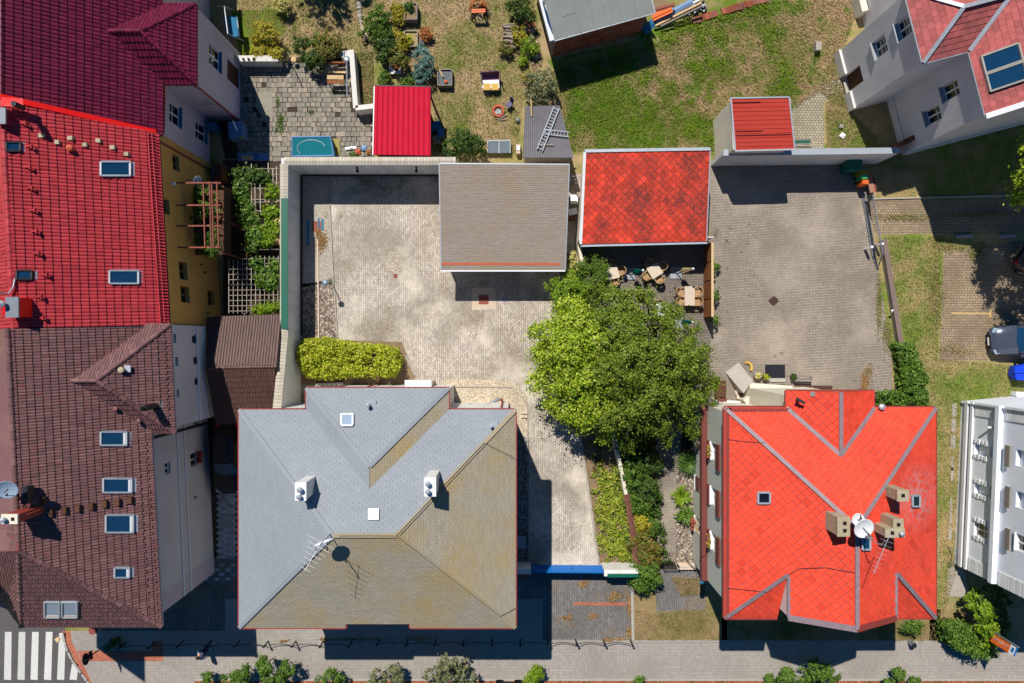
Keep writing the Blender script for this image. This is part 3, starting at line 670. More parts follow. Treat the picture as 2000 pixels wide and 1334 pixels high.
# ------------------------------------------------------------------ ground
LV = 0.004
def sheet(name, poly, mat, lv):
    mb = MB(); a = sum(poly[i][0] * poly[(i + 1) % len(poly)][1] - poly[(i + 1) % len(poly)][0] * poly[i][1] for i in range(len(poly)))
    if a < 0: poly = poly[::-1]
    mb.poly([(p[0], p[1], lv * LV) for p in poly]); return struct(name, mb, mat)
sheet('ground', [(-400, -400), (400, -400), (400, 400), (-400, 400)], MT['lawn_dry'], 0)
sheet('meadow', pxs((1068, 118), (1255, 75), (1300, 40), (1510, -60), (1720, -60), (1680, 60), (1630, 110), (1660, 220), (1720, 302), (1100, 302), (1105, 200), (1085, 140)), MT['lawn_green'], 1)
sheet('shade_lawn', pxs((1700, 300), (1740, 200), (2200, 100), (2200, 385), (1712, 392)), MT['lawn_strip'], 1)
sheet('swing_lawn', pxs((452, 20), (560, 20), (560, 60), (500, 112), (468, 112)), MT['lawn_green'], 2)
sheet('garden_terrace', pxs((400, 112), (690, 112), (690, 210), (730, 212), (730, 310), (440, 310)), MT['soil'], 2)
sheet('courtyard', pxs((588, 340), (1140, 340), (1132, 470), (1140, 700), (1176, 1104), (1010, 1104), (1010, 770), (580, 770)), MT['pav_court'], 2)
sheet('cafe_terrace', pxs((1133, 470), (1388, 470), (1388, 700), (1400, 800), (1345, 850), (1150, 700)), MT['pav_terrace'], 1)
sheet('yard', pxs((1380, 318), (1690, 318), (1708, 480), (1742, 700), (1742, 790), (1388, 790), (1388, 480)), MT['pav_yard'], 2)
sheet('driveway', pxs((1688, 393), (2200, 380), (2200, 450), (1712, 458)), MT['pav_park'], 2)
sheet('verge', pxs((1712, 458), (2200, 450), (2200, 790), (1800, 800), (1720, 600)), MT['lawn_strip'], 1)
sheet('car_park', pxs((1842, 492), (1990, 470), (2300, 470), (2300, 705), (1835, 705)), MT['pav_park'], 2)
sheet('garden_path', pxs((1286, 800), (1338, 800), (1322, 930), (1320, 1097), (1286, 1097), (1280, 940)), MT['pav_yard'], 3)
sheet('side_garden', pxs((1140, 840), (1380, 800), (1360, 1112), (1240, 1112), (1205, 1000)), MT['soil'], 2)
sheet('pebble_bed', pxs((1321, 900), (1356, 880), (1352, 1097), (1321, 1097)), MT['coarsegravel'], 4)
sheet('gate_forecourt', pxs((1278, 1112), (1378, 1112), (1378, 1192), (1282, 1194)), MT['pav_drive'], 3)
sheet('front_lawn', pxs((1236, 1112), (1420, 1112), (1420, 1250), (1236, 1252)), MT['lawn_front'], 2)
sheet('front_garden', pxs((1410, 1190), (1905, 1190), (1905, 1256), (1410, 1256)), MT['lawn_front'], 2)
sheet('side_verge', pxs((1822, 780), (1890, 780), (1880, 1080), (1850, 1100), (1830, 1256), (1815, 1256)), MT['lawn_strip'], 2)
sheet('concrete_apron', pxs((1852, 1108), (1882, 1108), (1893, 1165), (1850, 1165)), MT['concrete'], 3)
sheet('front_drive', pxs((1000, 1106), (1236, 1106), (1236, 1252), (1000, 1252)), MT['pav_drive'], 2)
sheet('side_drive', pxs((200, 1090), (575, 1090), (575, 1252), (200, 1252)), MT['pav_drive'], 1.5)
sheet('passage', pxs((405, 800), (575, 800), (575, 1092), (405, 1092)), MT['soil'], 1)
sheet('pavement', pxs((130, 1232), (460, 1232), (460, 1248), (2300, 1252), (2300, 1329), (178, 1334), (150, 1285)), MT['pav_walk'], 3)
sheet('plot_pavement', pxs((440, 1170), (1060, 1170), (1060, 1250), (440, 1250)), MT['pav_walk'], 2.5)
sheet('mulch_strip', pxs((380, 1329), (2300, 1328), (2300, 1420), (380, 1420)), MT['mulch'], 4)
sheet('road', pxs((-300, 1180), (120, 1180), (128, 1236), (142, 1285), (182, 1334), (240, 1420), (-300, 1420)), MT['asphalt'], 2)
sheet('far_road', pxs((-300, 1410), (2300, 1410), (2300, 1700), (-300, 1700)), MT['asphalt'], 1)
sheet('dirt_track', pxs((1275, -60), (1330, -60), (1290, 30), (1262, 30)), MT['soil2'], 3)
for i, x in enumerate((10, 37, 63, 90, 116, 141)):
    y0 = 1234 if i < 4 else (1236 if i == 4 else 1297)
    struct('crossing_stripe', MB().prism(pxs((x, y0), (x + 13, y0), (x + 12 - i * .6, 1328), (x - 2 - i * .6, 1327)), 2 * LV + .004, 2 * LV + .008), MT['roadpaint'])
struct('tactile_paving', MB().poly([(*p, 4 * LV) for p in pxs((122, 1232), (138, 1232), (140, 1252), (158, 1288), (180, 1334), (170, 1334), (146, 1288), (128, 1254))][::-1]), MT['pav_red'])
struct('red_paving_band', MB().poly([(*p, 4.5 * LV) for p in pxs((152, 1271), (297, 1271), (297, 1252), (319, 1252), (319, 1291), (160, 1291))][::-1]), MT['pav_red'])
struct('manhole_cover', MB().lathe(P(181, 1231, 0.016), [(0.27, 0), (0.27, .012)], 20), MT['rust'])
struct('parking_line', MB().poly([(*p, 3 * LV) for p in pxs((1858, 610), (1932, 611), (1932, 614), (1858, 613))][::-1]).poly([(*p, 3 * LV + .001) for p in pxs((1932, 605), (1936, 605), (1936, 620), (1932, 620))][::-1]), MT['yellowpaint'])
# kerb stones along the crossing, one by one
k_ = pxs((124, 1236), (128, 1256), (134, 1272), (142, 1288), (150, 1300), (160, 1314), (172, 1330), (188, 1350))
me_k = mesh_of('kerb_stone', MB().box((0, 0, .03), (.48, .13, .1)), MT['kerb'])
road_kerb = struct('road_kerb', MB().bar((*pxs((140, 1236))[0], .005), (*pxs((141, 1250))[0], .005), .05, .01), MT['kerb'])
for a, b in zip(k_, k_[1:]):
    a, b = Vector(a), Vector(b); m_ = max(1, round((b - a).length / .5))
    for i in range(m_):
        o = link('kerb_stone', me_k, road_kerb); c = a.lerp(b, (i + .5) / m_); o.location = (c.x, c.y, .03); o.rotation_euler.z = math.atan2(b.y - a.y, b.x - a.x)
# courtyard beds
sheet('fine_gravel_bed', pxs((590, 344), (646, 344), (646, 410), (652, 545), (596, 560), (590, 560)), MT['finegravel'], 4)
sheet('cobble_bed', pxs((589, 556), (652, 545), (661, 664), (700, 668), (700, 690), (580, 690), (580, 556)), MT['coarsegravel'], 4)
sheet('hedge_bed', pxs((585, 662), (785, 668), (812, 735), (800, 752), (585, 752)), MT['soil2'], 5)
sheet('house_gravel_bed', pxs((870, 740), (1000, 742), (1030, 772), (1032, 1104), (1000, 1104), (1000, 800), (870, 800)), MT['creamgravel'], 4)
sheet('dark_stone_bed', pxs((1000, 830), (1033, 860), (1034, 1100), (1000, 1100)), MT['darkstone'], 5)  # darker grey stones laid over the cream gravel
sheet('sand_patch', pxs((922, 562), (966, 562), (968, 604), (922, 606)), MT['kerbpale'], 3)
sheet('ground_cover_bed', pxs((1134, 840), (1206, 840), (1238, 1096), (1172, 1100), (1158, 1000)), MT['soil2'], 4)
def kerbline(name, pts, w, h, mat, z=0.0, seg=None):
    mb = MB()
    for a, b in zip(pts, pts[1:]): mb.bar((*a, z + h / 2), (*b, z + h / 2), w, h)
    return struct(name, mb, mat)
kerbline('bed_kerb', pxs((621, 468), (623, 662)), .07, .10, MT['kerbpale'])
kerbline('bed_kerb', pxs((645, 408), (651, 540), (660, 663)), .07, .09, MT['concrete'])
kerbline('bed_kerb', pxs((646, 340), (645, 408)), .07, .09, MT['concrete'])
kerbline('bed_kerb', pxs((590, 556), (650, 552)), .05, .06, MT['darksteel'])
kerbline('bed_kerb', pxs((880, 755), (1000, 756), (1030, 786), (1033, 1100)), .06, .08, MT['concrete'])
kerbline('bed_kerb', pxs((793, 695), (811, 733)), .1, .06, MT['kerb'])
kerbline('bed_kerb', pxs((1131, 838), (1145, 930), (1158, 1020), (1170, 1100)), .12, .12, MT['concrete'])
kerbline('lawn_kerb', pxs((1234, 1146), (1236, 1250)), .16, .1, MT['kerb'])
kerbline('lawn_kerb', pxs((1236, 1253), (1412, 1252)), .1, .08, MT['kerb'])
kerbline('drive_kerb', pxs((1700, 389), (2100, 379)), .08, .1, MT['concrete'])
kerbline('pavement_kerb', pxs((380, 1327), (2200, 1327)), .14, .06, MT['kerb'])
struct('brick_paving_row', MB().prism(pxs((1120, 1176), (1222, 1177), (1222, 1183), (1120, 1182)), .010, .014), MT['pav_red'])
# garden terrace slabs, one by one (the largest in view as parts, the rest as one)
ter = thing('slab_paving', 'patchwork of uneven concrete slabs round the covered pool in the back garden', 'paving', P(590, 230))
me_s = mesh_of('paving_slab', MB().box((0, 0, 0), (.3, .3, .05)), MT['slab']); rest = MB(); cnt = 0
for j in range(20):
    for i in range(28):
        x, y = 468 + i * 9.6 + (j % 2) * 3 + random.uniform(-.6, .6), 128 + j * 9.6 + random.uniform(-.5, .5)
        if (x > 684 and y < 216) or x > 728 or (498 < x < 534 and 178 < y < 232) or (x > 571 and x < 655 and y > 268) or random.random() < .02: continue
        p = P(x, y); s = random.uniform(.86, 1.0); rz = random.uniform(-.03, .03); M = Matrix.Translation((p.x, p.y, .018 + random.uniform(-.006, .008))) @ Matrix.Rotation(rz, 4, 'Z') @ Matrix.Rotation(random.uniform(-.02, .02), 4, 'X') @ Matrix.Diagonal((s, s, 1, 1))
        if cnt < 300: o = link('paving_slab', me_s, ter, ORG[ter.name]); o.matrix_basis = Matrix.Translation(-ORG[ter.name]) @ M; cnt += 1
        else: rest.box(None, (.3, .3, .05), M=M)
part(ter, 'paving_slabs', rest, MT['slab'], kind='stuff')
part(ter, 'cast_concrete', MB().prism(pxs((499, 180), (532, 180), (534, 230), (513, 231), (499, 208)), .005, .04), plain('lichen_concrete', sc(156, 150, 132), .9, .2, 0, .6, 1.2, 3))
# path slabs beside the brown house
pth = thing('slab_path', 'pale grey slab path running down the shaded passage beside the brown house', 'paving', P(445, 1030))
mp = mesh_of('path_slab', MB().box((0, 0, 0), (.285, .19, .05)), MT['slabgrey'])
for j in range(27):
    for i in range(4):
        x = 428 + i * 9.2 + (j % 2) * 4; y = 958 + j * 5.9 if j < 23 else 1104 + (j - 23) * 9
        if j >= 23: x = 380 + i * 22 + (j % 2) * 9
        o = link('path_slab', mp, pth, ORG[pth.name]); o.location = P(x, y) - ORG[pth.name] + Vector((0, 0, .012)); o.rotation_euler.z = random.uniform(-.02, .02)
# weeds and grass, countless
tufts('grass', [pxs((1075, 140), (1250, 95), (1500, 0), (1680, 0), (1640, 120), (1660, 220), (1600, 180), (1545, 215), (1545, 190), (1425, 190), (1410, 295), (1115, 295))], 52000, .1, MT['lawn_green'], .11)
tufts('garden_grass', [pxs((452, -20), (1040, -20), (1060, 120), (1020, 200), (1010, 300), (850, 300), (845, 165), (700, 100), (500, 110))], 36000, .085, MT['lawn_dry'], .09)
tufts('verge_grass', [pxs((1722, 462), (1838, 462), (1830, 700), (2000, 715), (2000, 775), (1880, 790), (1876, 1080), (1832, 1250), (1826, 800), (1800, 780), (1762, 640))], 20000, .09, MT['lawn_strip'], .1)
tufts('corner_grass', [pxs((1612, 200), (1650, 180), (1662, 220), (1735, 296), (1614, 296)), pxs((1716, 306), (1760, 300), (2000, 235), (2000, 378), (1712, 386)), pxs((694, 104), (728, 100), (732, 208), (700, 208))], 15000, .085, MT['lawn_strip'], .1)
tufts('front_grass', [pxs((1240, 1190), (1282, 1196), (1378, 1190), (1412, 1250), (1240, 1250)), pxs((1420, 1215), (1830, 1215), (1830, 1252), (1420, 1252)), pxs((1310, 1125), (1372, 1130), (1376, 1160), (1330, 1165))], 9000, .09, MT['lawn_front'], .09)
tufts('weeds', [disc_px(1340 + random.uniform(-90, 60), 120 + random.uniform(-90, 130), random.uniform(6, 16)) for _ in range(22)] + [disc_px(1420, 130, 22, 26), disc_px(1380, 115, 16, 20), disc_px(1530, 160, 38, 32), disc_px(1370, 80, 14, 20), disc_px(1505, 70, 12, 20), disc_px(1350, 250, 28, 30), disc_px(1390, 270, 20, 26), disc_px(1425, 35, 46, 10), disc_px(1355, 52, 30, 16), disc_px(1475, 20, 26, 10)], 20000, .1, MT['leaf_conifer'], .16)
tufts('courtyard_weeds', [disc_px(664, 420, 5), disc_px(611, 420, 6), disc_px(636, 422, 4), disc_px(720, 350, 10, 4), disc_px(790, 352, 8, 5), disc_px(690, 370, 30, 16), disc_px(752, 360, 40, 14), disc_px(650, 548, 10, 6), disc_px(1060, 860, 6), disc_px(1116, 1068, 4)] + [disc_px(1400 + random.uniform(0, 90), 430 + random.uniform(0, 230), random.uniform(1, 2.4), wob=.5) for _ in range(16)] + [disc_px(1424, 445, 5, 3, wob=.4), disc_px(1419, 471, 5, 6, wob=.4), disc_px(1397, 455, 5, 9, wob=.4), disc_px(1694, 725, 5), disc_px(1527, 688, 4), disc_px(1514, 694, 4)], 1500, .07, MT['leaf_mid'], .08, zbase=.02)
tufts('terrace_weeds', [disc_px(544, 205, 3, 12), disc_px(548, 235, 6, 12), disc_px(608, 220, 7, 4), disc_px(653, 178, 7, 4), disc_px(545, 250, 10, 6), disc_px(690, 300, 12, 6)], 900, .09, MT['leaf_mid'], .08, zbase=.03)
tufts('dry_leaf_litter', [disc_px(628, 470, 10, 18), disc_px(622, 455, 8, 8), disc_px(1228, 1190, 4, 26), disc_px(1228, 1235, 6, 14), disc_px(1186, 1248, 10, 4), disc_px(1212, 1247, 10, 3), disc_px(1140, 1140, 10, 6), disc_px(1200, 1165, 14, 8), disc_px(1110, 1206, 12, 5), disc_px(1160, 1204, 10, 5), disc_px(703, 168, 8, 16), disc_px(553, 1251, 8, 3), disc_px(632, 1249, 8, 3), disc_px(1690, 740, 8, 20)], 3600, .1, MT['leaf_dry'], .08, zbase=.015)
tufts('plaza_edge_weeds', [disc_px(1715, 600, 6, 60, wob=.3), disc_px(1735, 650, 8, 40), disc_px(1830, 560, 14, 70, wob=.3), disc_px(1860, 680, 22, 12), disc_px(1905, 492, 22, 14), disc_px(1865, 480, 30, 12), disc_px(1770, 422, 60, 6), disc_px(1900, 420, 80, 6), disc_px(700, 1248, 60, 3), disc_px(830, 1248, 30, 4)], 7000, .09, MT['lawn_strip'], .1, zbase=.02)

# ------------------------------------------------------------------ helpers for buildings
def block(th, name, poly, z0, z1, mat, holes=None): return part(th, name, MB().prism(poly, z0, z1), mat)
def gutter(th, pts, mat, r=0.07, name='gutter', dz=-.04):
    mb = MB()
    for a, b in zip(pts, pts[1:]): mb.bar(Vector(a) + Vector((0, 0, dz)), Vector(b) + Vector((0, 0, dz)), r * 2, r * 1.4)
    return part(th, name, mb, mat)
def strip(th, name, a, b, mat, w=.22, t=.03, up=.05, label=None):
    return part(th, name, MB().bar(Vector(a) + Vector((0, 0, up)), Vector(b) + Vector((0, 0, up)), w, t), mat, label)
def chimney(th, c, size, z0, mat, capmat=None, pots=(), rz=0.0, holes=(), label=None):
    """c: centre of the top at its real height"""
    w, d = size; mb = MB(); mb.box((c.x, c.y, (z0 + c.z - .09) / 2), (w, d, c.z - .09 - z0), rz)
    ch = part(th, 'chimney', mb, mat, label); cb = MB(); 
    cb.box((c.x, c.y, c.z - .05), (w + .06, d + .06, .1), rz)
    part(ch, 'cap', cb, capmat or mat)
    for dx, dy, r, h in pots:
        part(ch, 'cowl', MB().lathe((c.x + dx, c.y + dy, c.z), [(r * .7, 0), (r * .7, h * .6), (r, h * .62), (r, h * .8), (r * .3, h)], 12), MT['zinc'])
    for dx, dy, s in holes:
        part(ch, 'flue', MB().box((c.x + dx, c.y + dy, c.z + .003), (s, s, .012), rz), MT['black'])
    return ch
def vent_pipe(th, p, h, r, mat, flash=None):
    mb = MB().lathe(p, [(r * 1.0, -.1), (r, h * .7), (r * 1.5, h * .72), (r * 1.5, h * .92), (r * .5, h)], 12); v = part(th, 'vent_pipe', mb, mat)
    if flash: part(v, 'flashing', MB().box((p.x + .12, p.y + .05, p.z + .03), (.42, .34, .03)), flash)
    return v
def dish(th, c, r, nrm, mat, foot=None):
    nrm = Vector(nrm).normalized(); M = nrm.to_track_quat('Z', 'Y').to_matrix().to_4x4()
    d = part(th, 'satellite_dish', MB().lathe(c, [(.02, -.09), (r * .5, -.07), (r * .85, -.02), (r, .03), (r * .97, .035), (r * .82, -.005), (r * .45, -.055), (.02, -.075)], 24, M=M), mat, smooth=True)
    a = c + M @ Vector((0, -r * .7, .0)); b = c + nrm * r * .85 + M @ Vector((0, -r * .25, 0))
    part(d, 'feed_arm', MB().tube([c + M @ Vector((0, -r * .95, 0)), b], .018, 6).tube([b - nrm * .02, b - nrm * .14], .04, 8), MT['darksteel'])
    if foot is not None: part(d, 'mount', MB().tube([foot, Vector((foot.x, foot.y, c.z - .05)), c - nrm * .07], .03, 8), MT['steel'])
    return d
def wire(th, pts, r=.013, name='lightning_wire'):
    return part(th, name, MB().tube(pts, r, 5), MT['darksteel'])

# ================================================================== grey house in the middle
T_ = .574; k = (H - 8.6) / F
yN, yS, xW, xE = (667 - 800) * k, (667 - 1226) * k, -533 * k, 7 * k
hs = (yN - yS) / 2; hr = 8.6 + hs * T_; yR = (yN + yS) / 2; aW, aE = xW + hs, xE - hs
wW, wE, wN = -402 * k, -123.5 * k, -91 * k; wh = (wE - wW) / 2; wr = 8.6 + wh * T_; wx = (wW + wE) / 2; wA = Vector((wx, wN - wh, wr)); wB = Vector((wx, yN - wh, wr))
e = 8.6
gh = thing('grey_house', 'detached house with grey felt-shingle hipped roof, lichened on two sides, beside the paved courtyard', 'house', ((xW + xE) / 2, yR, 0))
wp = [(xW + .4, yN - .35), (wW + .4, yN - .35), (wW + .4, wN - .35), (wE - .4, wN - .35), (wE - .4, yN - .35), (xE - .4, yN - .35), (xE - .4, yS + .35), (xW + .4, yS + .35)]
block(gh, 'wall', wp, 0, 8.5, MT['render_white'])
rf = Roof(gh, [MT['greyshingle'], MT['mossshingle']], dict(kind='wave', prof=FLAT, w=.34, L=.15, lip=.012, amp=0.0, stagger=.5), MT['greyshingle'], tname='shingle', limit=0)
NW, NE, SE, SW = Vector((xW, yN, e)), Vector((xE, yN, e)), Vector((xE, yS, e)), Vector((xW, yS, e)); AW, AE = Vector((aW, yR, hr)), Vector((aE, yR, hr))
plN = rf.plane([NW, AW, AE, NE]); plW = rf.plane([SW, AW, NW]); plE = rf.plane([NE, AE, SE], mat=1)
n0, n1, nd = -8.5, -5.22, .25; zt = e + nd * T_
lx = lambda y: (xW + (y - yS), xE - (y - yS))
a0, a1 = lx(yS + nd)
plS = rf.plane([(a0, yS + nd, zt), (a1, yS + nd, zt), AE, AW], mat=1)
rf.plane([SW, (n0, yS, e), (n0, yS + nd, zt), (a0, yS + nd, zt)], mat=1); rf.plane([(n1, yS, e), SE, (a1, yS + nd, zt), (n1, yS + nd, zt)], mat=1)
wNW, wNE = Vector((wW, wN, e)), Vector((wE, wN, e))
plw = rf.plane([wNW, wNE, wA]); rf.plane([wNW, wA, wB, (wW, yN, e)]); rf.plane([wNE, (wE, yN, e), wB, wA], mat=1)
rf.finish()
fl = MT['greyshingle']
for a, b, mm in ((NW, AW, fl), (SW, AW, fl), (AE, NE, MT['mossshingle']), (AE, SE, MT['mossshingle']), (AW, AE, MT['mossshingle']), (wNW, wA, fl), (wNE, wA, fl)):
    strip(gh, 'hip_strip', a, b, mm, .2, .03, .03)
gutter(gh, [NW, (wW, yN, e), wNW, wNE, (wE, yN, e), NE, SE, (n1, yS, e), (n1, yS + nd, e + .05), (n0, yS + nd, e + .05), (n0, yS, e), SW, NW], MT['gutter_red'])
up = Vector((0, 0, .1))
wire(gh, [AE + up, AE.lerp(NE, .3) + up, AE.lerp(NE, .72) + up, Vector((xE - .05, -5.9, 8.9))]); wire(gh, [AE + up, AE.lerp(SE, .4) + up, AE.lerp(SE, .86) + up, Vector((xE - .02, -13.6, 8.75))]); wire(gh, [AW.lerp(AE, .1) + up, AW.lerp(AE, .6) + up * .8, AE + up])
pn = (AW, plN[2])
roof_window(gh, rect_on((wA, plw[2]), 668, 810, 690, 832, 'N'), plw[2], MT['white'], MT['glasspale'], 'skylight')
hat = rect_on(pn, 720, 995, 741, 1017, 'N'); mb = MB(); mb.slab([p + plN[2] * .16 for p in hat], .16); part(gh, 'roof_hatch', mb, MT['white'])
vent_pipe(gh, on_plane((wA, plw[2]), 722, 790), .55, .07, MT['zinc'], MT['zinc']); vent_pipe(gh, on_plane(pn, 960, 831), .45, .06, MT['zinc'], MT['zinc'])
chimney(gh, P(587, 960, 12.1), (.47, .80), 9.2, MT['render_white'], MT['white'], [(.02, .12, .13, .34), (-.02, -.22, .12, .3)], label='white chimney with one dark cowl')
chimney(gh, P(840, 951, 12.2), (.5, .84), 9.2, MT['render_white'], MT['white'], [(-.08, .18, .12, .34), (-.08, -.18, .12, .34)])
bx = on_plane(pn, 608, 927)
m0 = Vector((P(645, 1043, 11.8).x, P(645, 1043, 11.8).y, 11.6)); mt = m0 + Vector((0, 0, 2.9))
an = part(gh, 'aerial_mast', MB().tube([m0, mt], .028, 8), MT['steel'])
b0, b1 = mt + Vector((.25, .35, -.25)), mt + Vector((-.5, -.95, -.25)); mb = MB().tube([b0, b1], .014, 6)
for i in range(7):
    c = b0.lerp(b1, .05 + i * .15); q = Vector((.82, -.45, 0)).normalized() * (.55 - .05 * i + (.12 if i == 0 else 0)); mb.tube([c - q, c + q], .008, 5)
part(an, 'aerial', mb, MT['white'])
dish(gh, m0 + Vector((-.05, -.12, 1.15)), .5, (.35, -.92, .16), MT['white'])
part(gh, 'entrance_canopy', MB().prism(pxs((803, 738), (852, 738), (852, 772), (803, 772)), 2.5, 2.75), MT['white'])
part(gh, 'porch_wall', MB().prism(pxs((806, 742), (812, 742), (812, 770), (806, 770)), 0, 2.5).prism(pxs((843, 742), (849, 742), (849, 770), (843, 770)), 0, 2.5), MT['render_cream'])
for x in (920, 955): part(gh, 'wall_vent', MB().box((P(x, 788).x, yN - .34, 1.2), (.3, .05, .25)), MT['steel'])
for x, y in ((935, yN - .25), (wx + .5, wN - .25)): part(gh, 'downpipe', MB().tube([(P(981, 790).x if y < -3 else wx - 1.5, y, 0), (P(981, 790).x if y < -3 else wx - 1.5, y, 8.4)], .05, 8), MT['gutter_red'])
part(gh, 'basement_hatch', MB().prism(pxs((1006, 1045), (1027, 1045), (1027, 1068), (1006, 1068)), .02, .35).box((P(1017, 1050).x, P(1017, 1050).y, .37), (.6, .05, .04)).box((P(1017, 1060).x, P(1017, 1060).y, .37), (.6, .05, .04)), MT['steel'])

# ================================================================== courtyard walls, gates, garage
lw = thing('courtyard_wall', 'tall stained rendered wall with pale coping round the paved courtyard, green sheet fixed along its western top', 'wall', P(588, 342))
xb = P(588, 0).x
part(lw, 'wall', MB().prism([(xb - .35, P(0, 342).y + .35), (xb, P(0, 342).y), (xb, P(0, 655).y), (xb - .35, P(0, 655).y)], 0, 2.85).prism([(xb - .352, P(0, 342).y + .352), (P(860, 342).x + 1.2, P(0, 342).y + .352), (P(860, 342).x + 1.2, P(0, 342).y), (xb + .002, P(0, 342).y)], 0, 2.85), MT['concrete_wall'])
mb = MB(); ya, yb = P(0, 655).y, P(0, 800).y   # wall rising to the annex
for z in (0,):
    q = [(xb - .34, ya, 0), (xb, ya, 0), (xb, yb, 0), (xb - .34, yb, 0), (xb - .34, ya, 2.85), (xb, ya, 2.85), (xb, yb, 4.3), (xb - .34, yb, 4.3)]
    mb.add(q, [(0, 3, 2, 1), (4, 5, 6, 7), (0, 1, 5, 4), (1, 2, 6, 5), (2, 3, 7, 6), (3, 0, 4, 7)])
part(lw, 'raised_wall', mb, MT['render_white'], 'whiter stretch of wall rising towards the house')
mc = mesh_of('coping_tile', MB().add([(-.24, -.09, 0), (.24, -.09, 0), (-.24, .09, 0), (.24, .09, 0), (0, -.09, .09), (0, .09, .09), (-.24, -.09, -.05), (.24, -.09, -.05), (-.24, .09, -.05), (.24, .09, -.05)], [(0, 4, 5, 2), (4, 1, 3, 5), (0, 6, 7, 1, 4), (2, 5, 3, 9, 8), (0, 2, 8, 6), (1, 7, 9, 3), (6, 8, 9, 7)]), MT['coping'])
def copings(th, a, b, me=mc, step=.19, z0=2.9, z1=None):
    a = Vector(a[:2]); b = Vector(b[:2]); n = int((b - a).length / step); z1 = z0 if z1 is None else z1
    for i in range(n):
        c = a.lerp(b, (i + .5) / n); o = link('coping_tile', me, th, ORG[th.name]); o.location = Vector((c.x, c.y, z0 + (z1 - z0) * (i + .5) / n)) - ORG[th.name]; o.rotation_euler = (random.uniform(-.03, .03), 0, math.atan2(b.y - a.y, b.x - a.x) - math.pi / 2)
copings(lw, (xb - .17, P(0, 342).y), (xb - .17, ya)); copings(lw, (xb - .17, P(0, 342).y + .17), (P(860, 342).x + 1.2, P(0, 342).y + .17)); copings(lw, (xb - .17, ya), (xb - .17, yb), z0=2.9, z1=4.36)
y0, y1 = P(0, 386, 3.2).y, P(0, 642, 3.2).y
part(lw, 'green_sheet', MB().box((xb - .10, (y0 + y1) / 2, 3.02), (.40, y0 - y1, .05)), MT['green'])
for y in (474, 558, 640): part(lw, 'bracket', MB().box((xb + .06, P(0, y, 3).y, 2.96), (.14, .03, .05)), MT['steel'])
for x in (712, 822):
    lampb = part(lw, 'wall_lamp', MB().box((P(x, 342).x, P(0, 342).y - .1, 2.2), (.1, .2, .12)).lathe((P(x, 342).x, P(0, 342).y - .24, 2.05), [(.09, 0), (.1, .1), (.03, .2)], 10), MT['black'])
part(lw, 'plinth', MB().box((P(724, 344).x, P(0, 343.5).y, .12), (P(860, 0).x - xb, .06, .24)).box((xb + .05, (P(0, 342).y + ya) / 2, .1), (.1, P(0, 342).y - ya - .1, .2)), MT['soil'])
gg = thing('garage', 'flat shingle-roofed garage with an orange strip near its front eave', 'garage', P(985, 430))
q = [P(858, 319, 3.3), P(1112, 321, 3.3), P(1104, 527, 2.62), P(861, 527, 2.62)]
block(gg, 'wall', [(q[0].x + .2, q[0].y - .1), (q[1].x - .2, q[1].y - .1), (q[2].x - .2, q[2].y + .5), (q[3].x + .2, q[3].y + .5)], 0, 2.45, MT['render_cream'])
rf = Roof(gg, MT['brownshingle'], dict(kind='wave', prof=FLAT, w=.33, L=.115, lip=.012, amp=0, stagger=.5), tname='shingle', limit=0); pg = rf.plane(q); rf.finish()
gl = lambda y: (on_plane((q[0], pg[2]), 862, y), on_plane((q[0], pg[2]), 1094, y + .5))
part(gg, 'eave_strip', MB().slab([p + pg[2] * .03 for p in (gl(513)[0], gl(513)[1], gl(517.5)[1], gl(517.5)[0])], .02), MT['orangetile'])
gutter(gg, [q[3] + Vector((0, -.05, 0)), q[2] + Vector((0, -.05, 0))], MT['white'], .05); gutter(gg, [q[3], q[0], q[1], q[2]], MT['zinc'], .035, 'edge_trim', -.01)
part(gg, 'garage_door', MB().box(((q[2].x + q[3].x) / 2, q[3].y + .48, 1.1), (2.6, .06, 2.1)), MT['wood_brown'])
# boundary wall between garage and red garage, going down to the street
ew = thing('boundary_wall', 'low boundary wall capped with brown tiles between the courtyard drive and the shrub border', 'wall', P(1180, 800))
ep = [P(1138, 345), P(1128, 480), P(1160, 680), P(1202, 880), P(1228, 1010), P(1240, 1105)]
for i, (a, b) in enumerate(zip(ep, ep[1:])):
    h = 2.4 if i == 0 else 1.1; mb = MB().bar((a.x, a.y, h / 2), (b.x, b.y, h / 2), .22 - .004 * i, h); part(ew, 'wall', mb, MT['render_cream'])
    if i == 0: part(ew, 'coping', MB().bar((a.x, a.y, h + .03), (b.x, b.y, h + .03), .3, .06), MT['white'])
mcb = mesh_of('coping_tile', MB().add([(-.2, -.1, 0), (.2, -.1, .0), (-.2, .1, 0), (.2, .1, 0), (0, -.1, .08), (0, .1, .08)], [(0, 4, 5, 2), (4, 1, 3, 5), (0, 1, 4), (2, 5, 3)]), MT['copingbrown'])
for a, b in [(ep[3].lerp(ep[4], .6), ep[4]), (ep[4], ep[5])]: copings(ew, a, b, mcb, .2, 1.12)
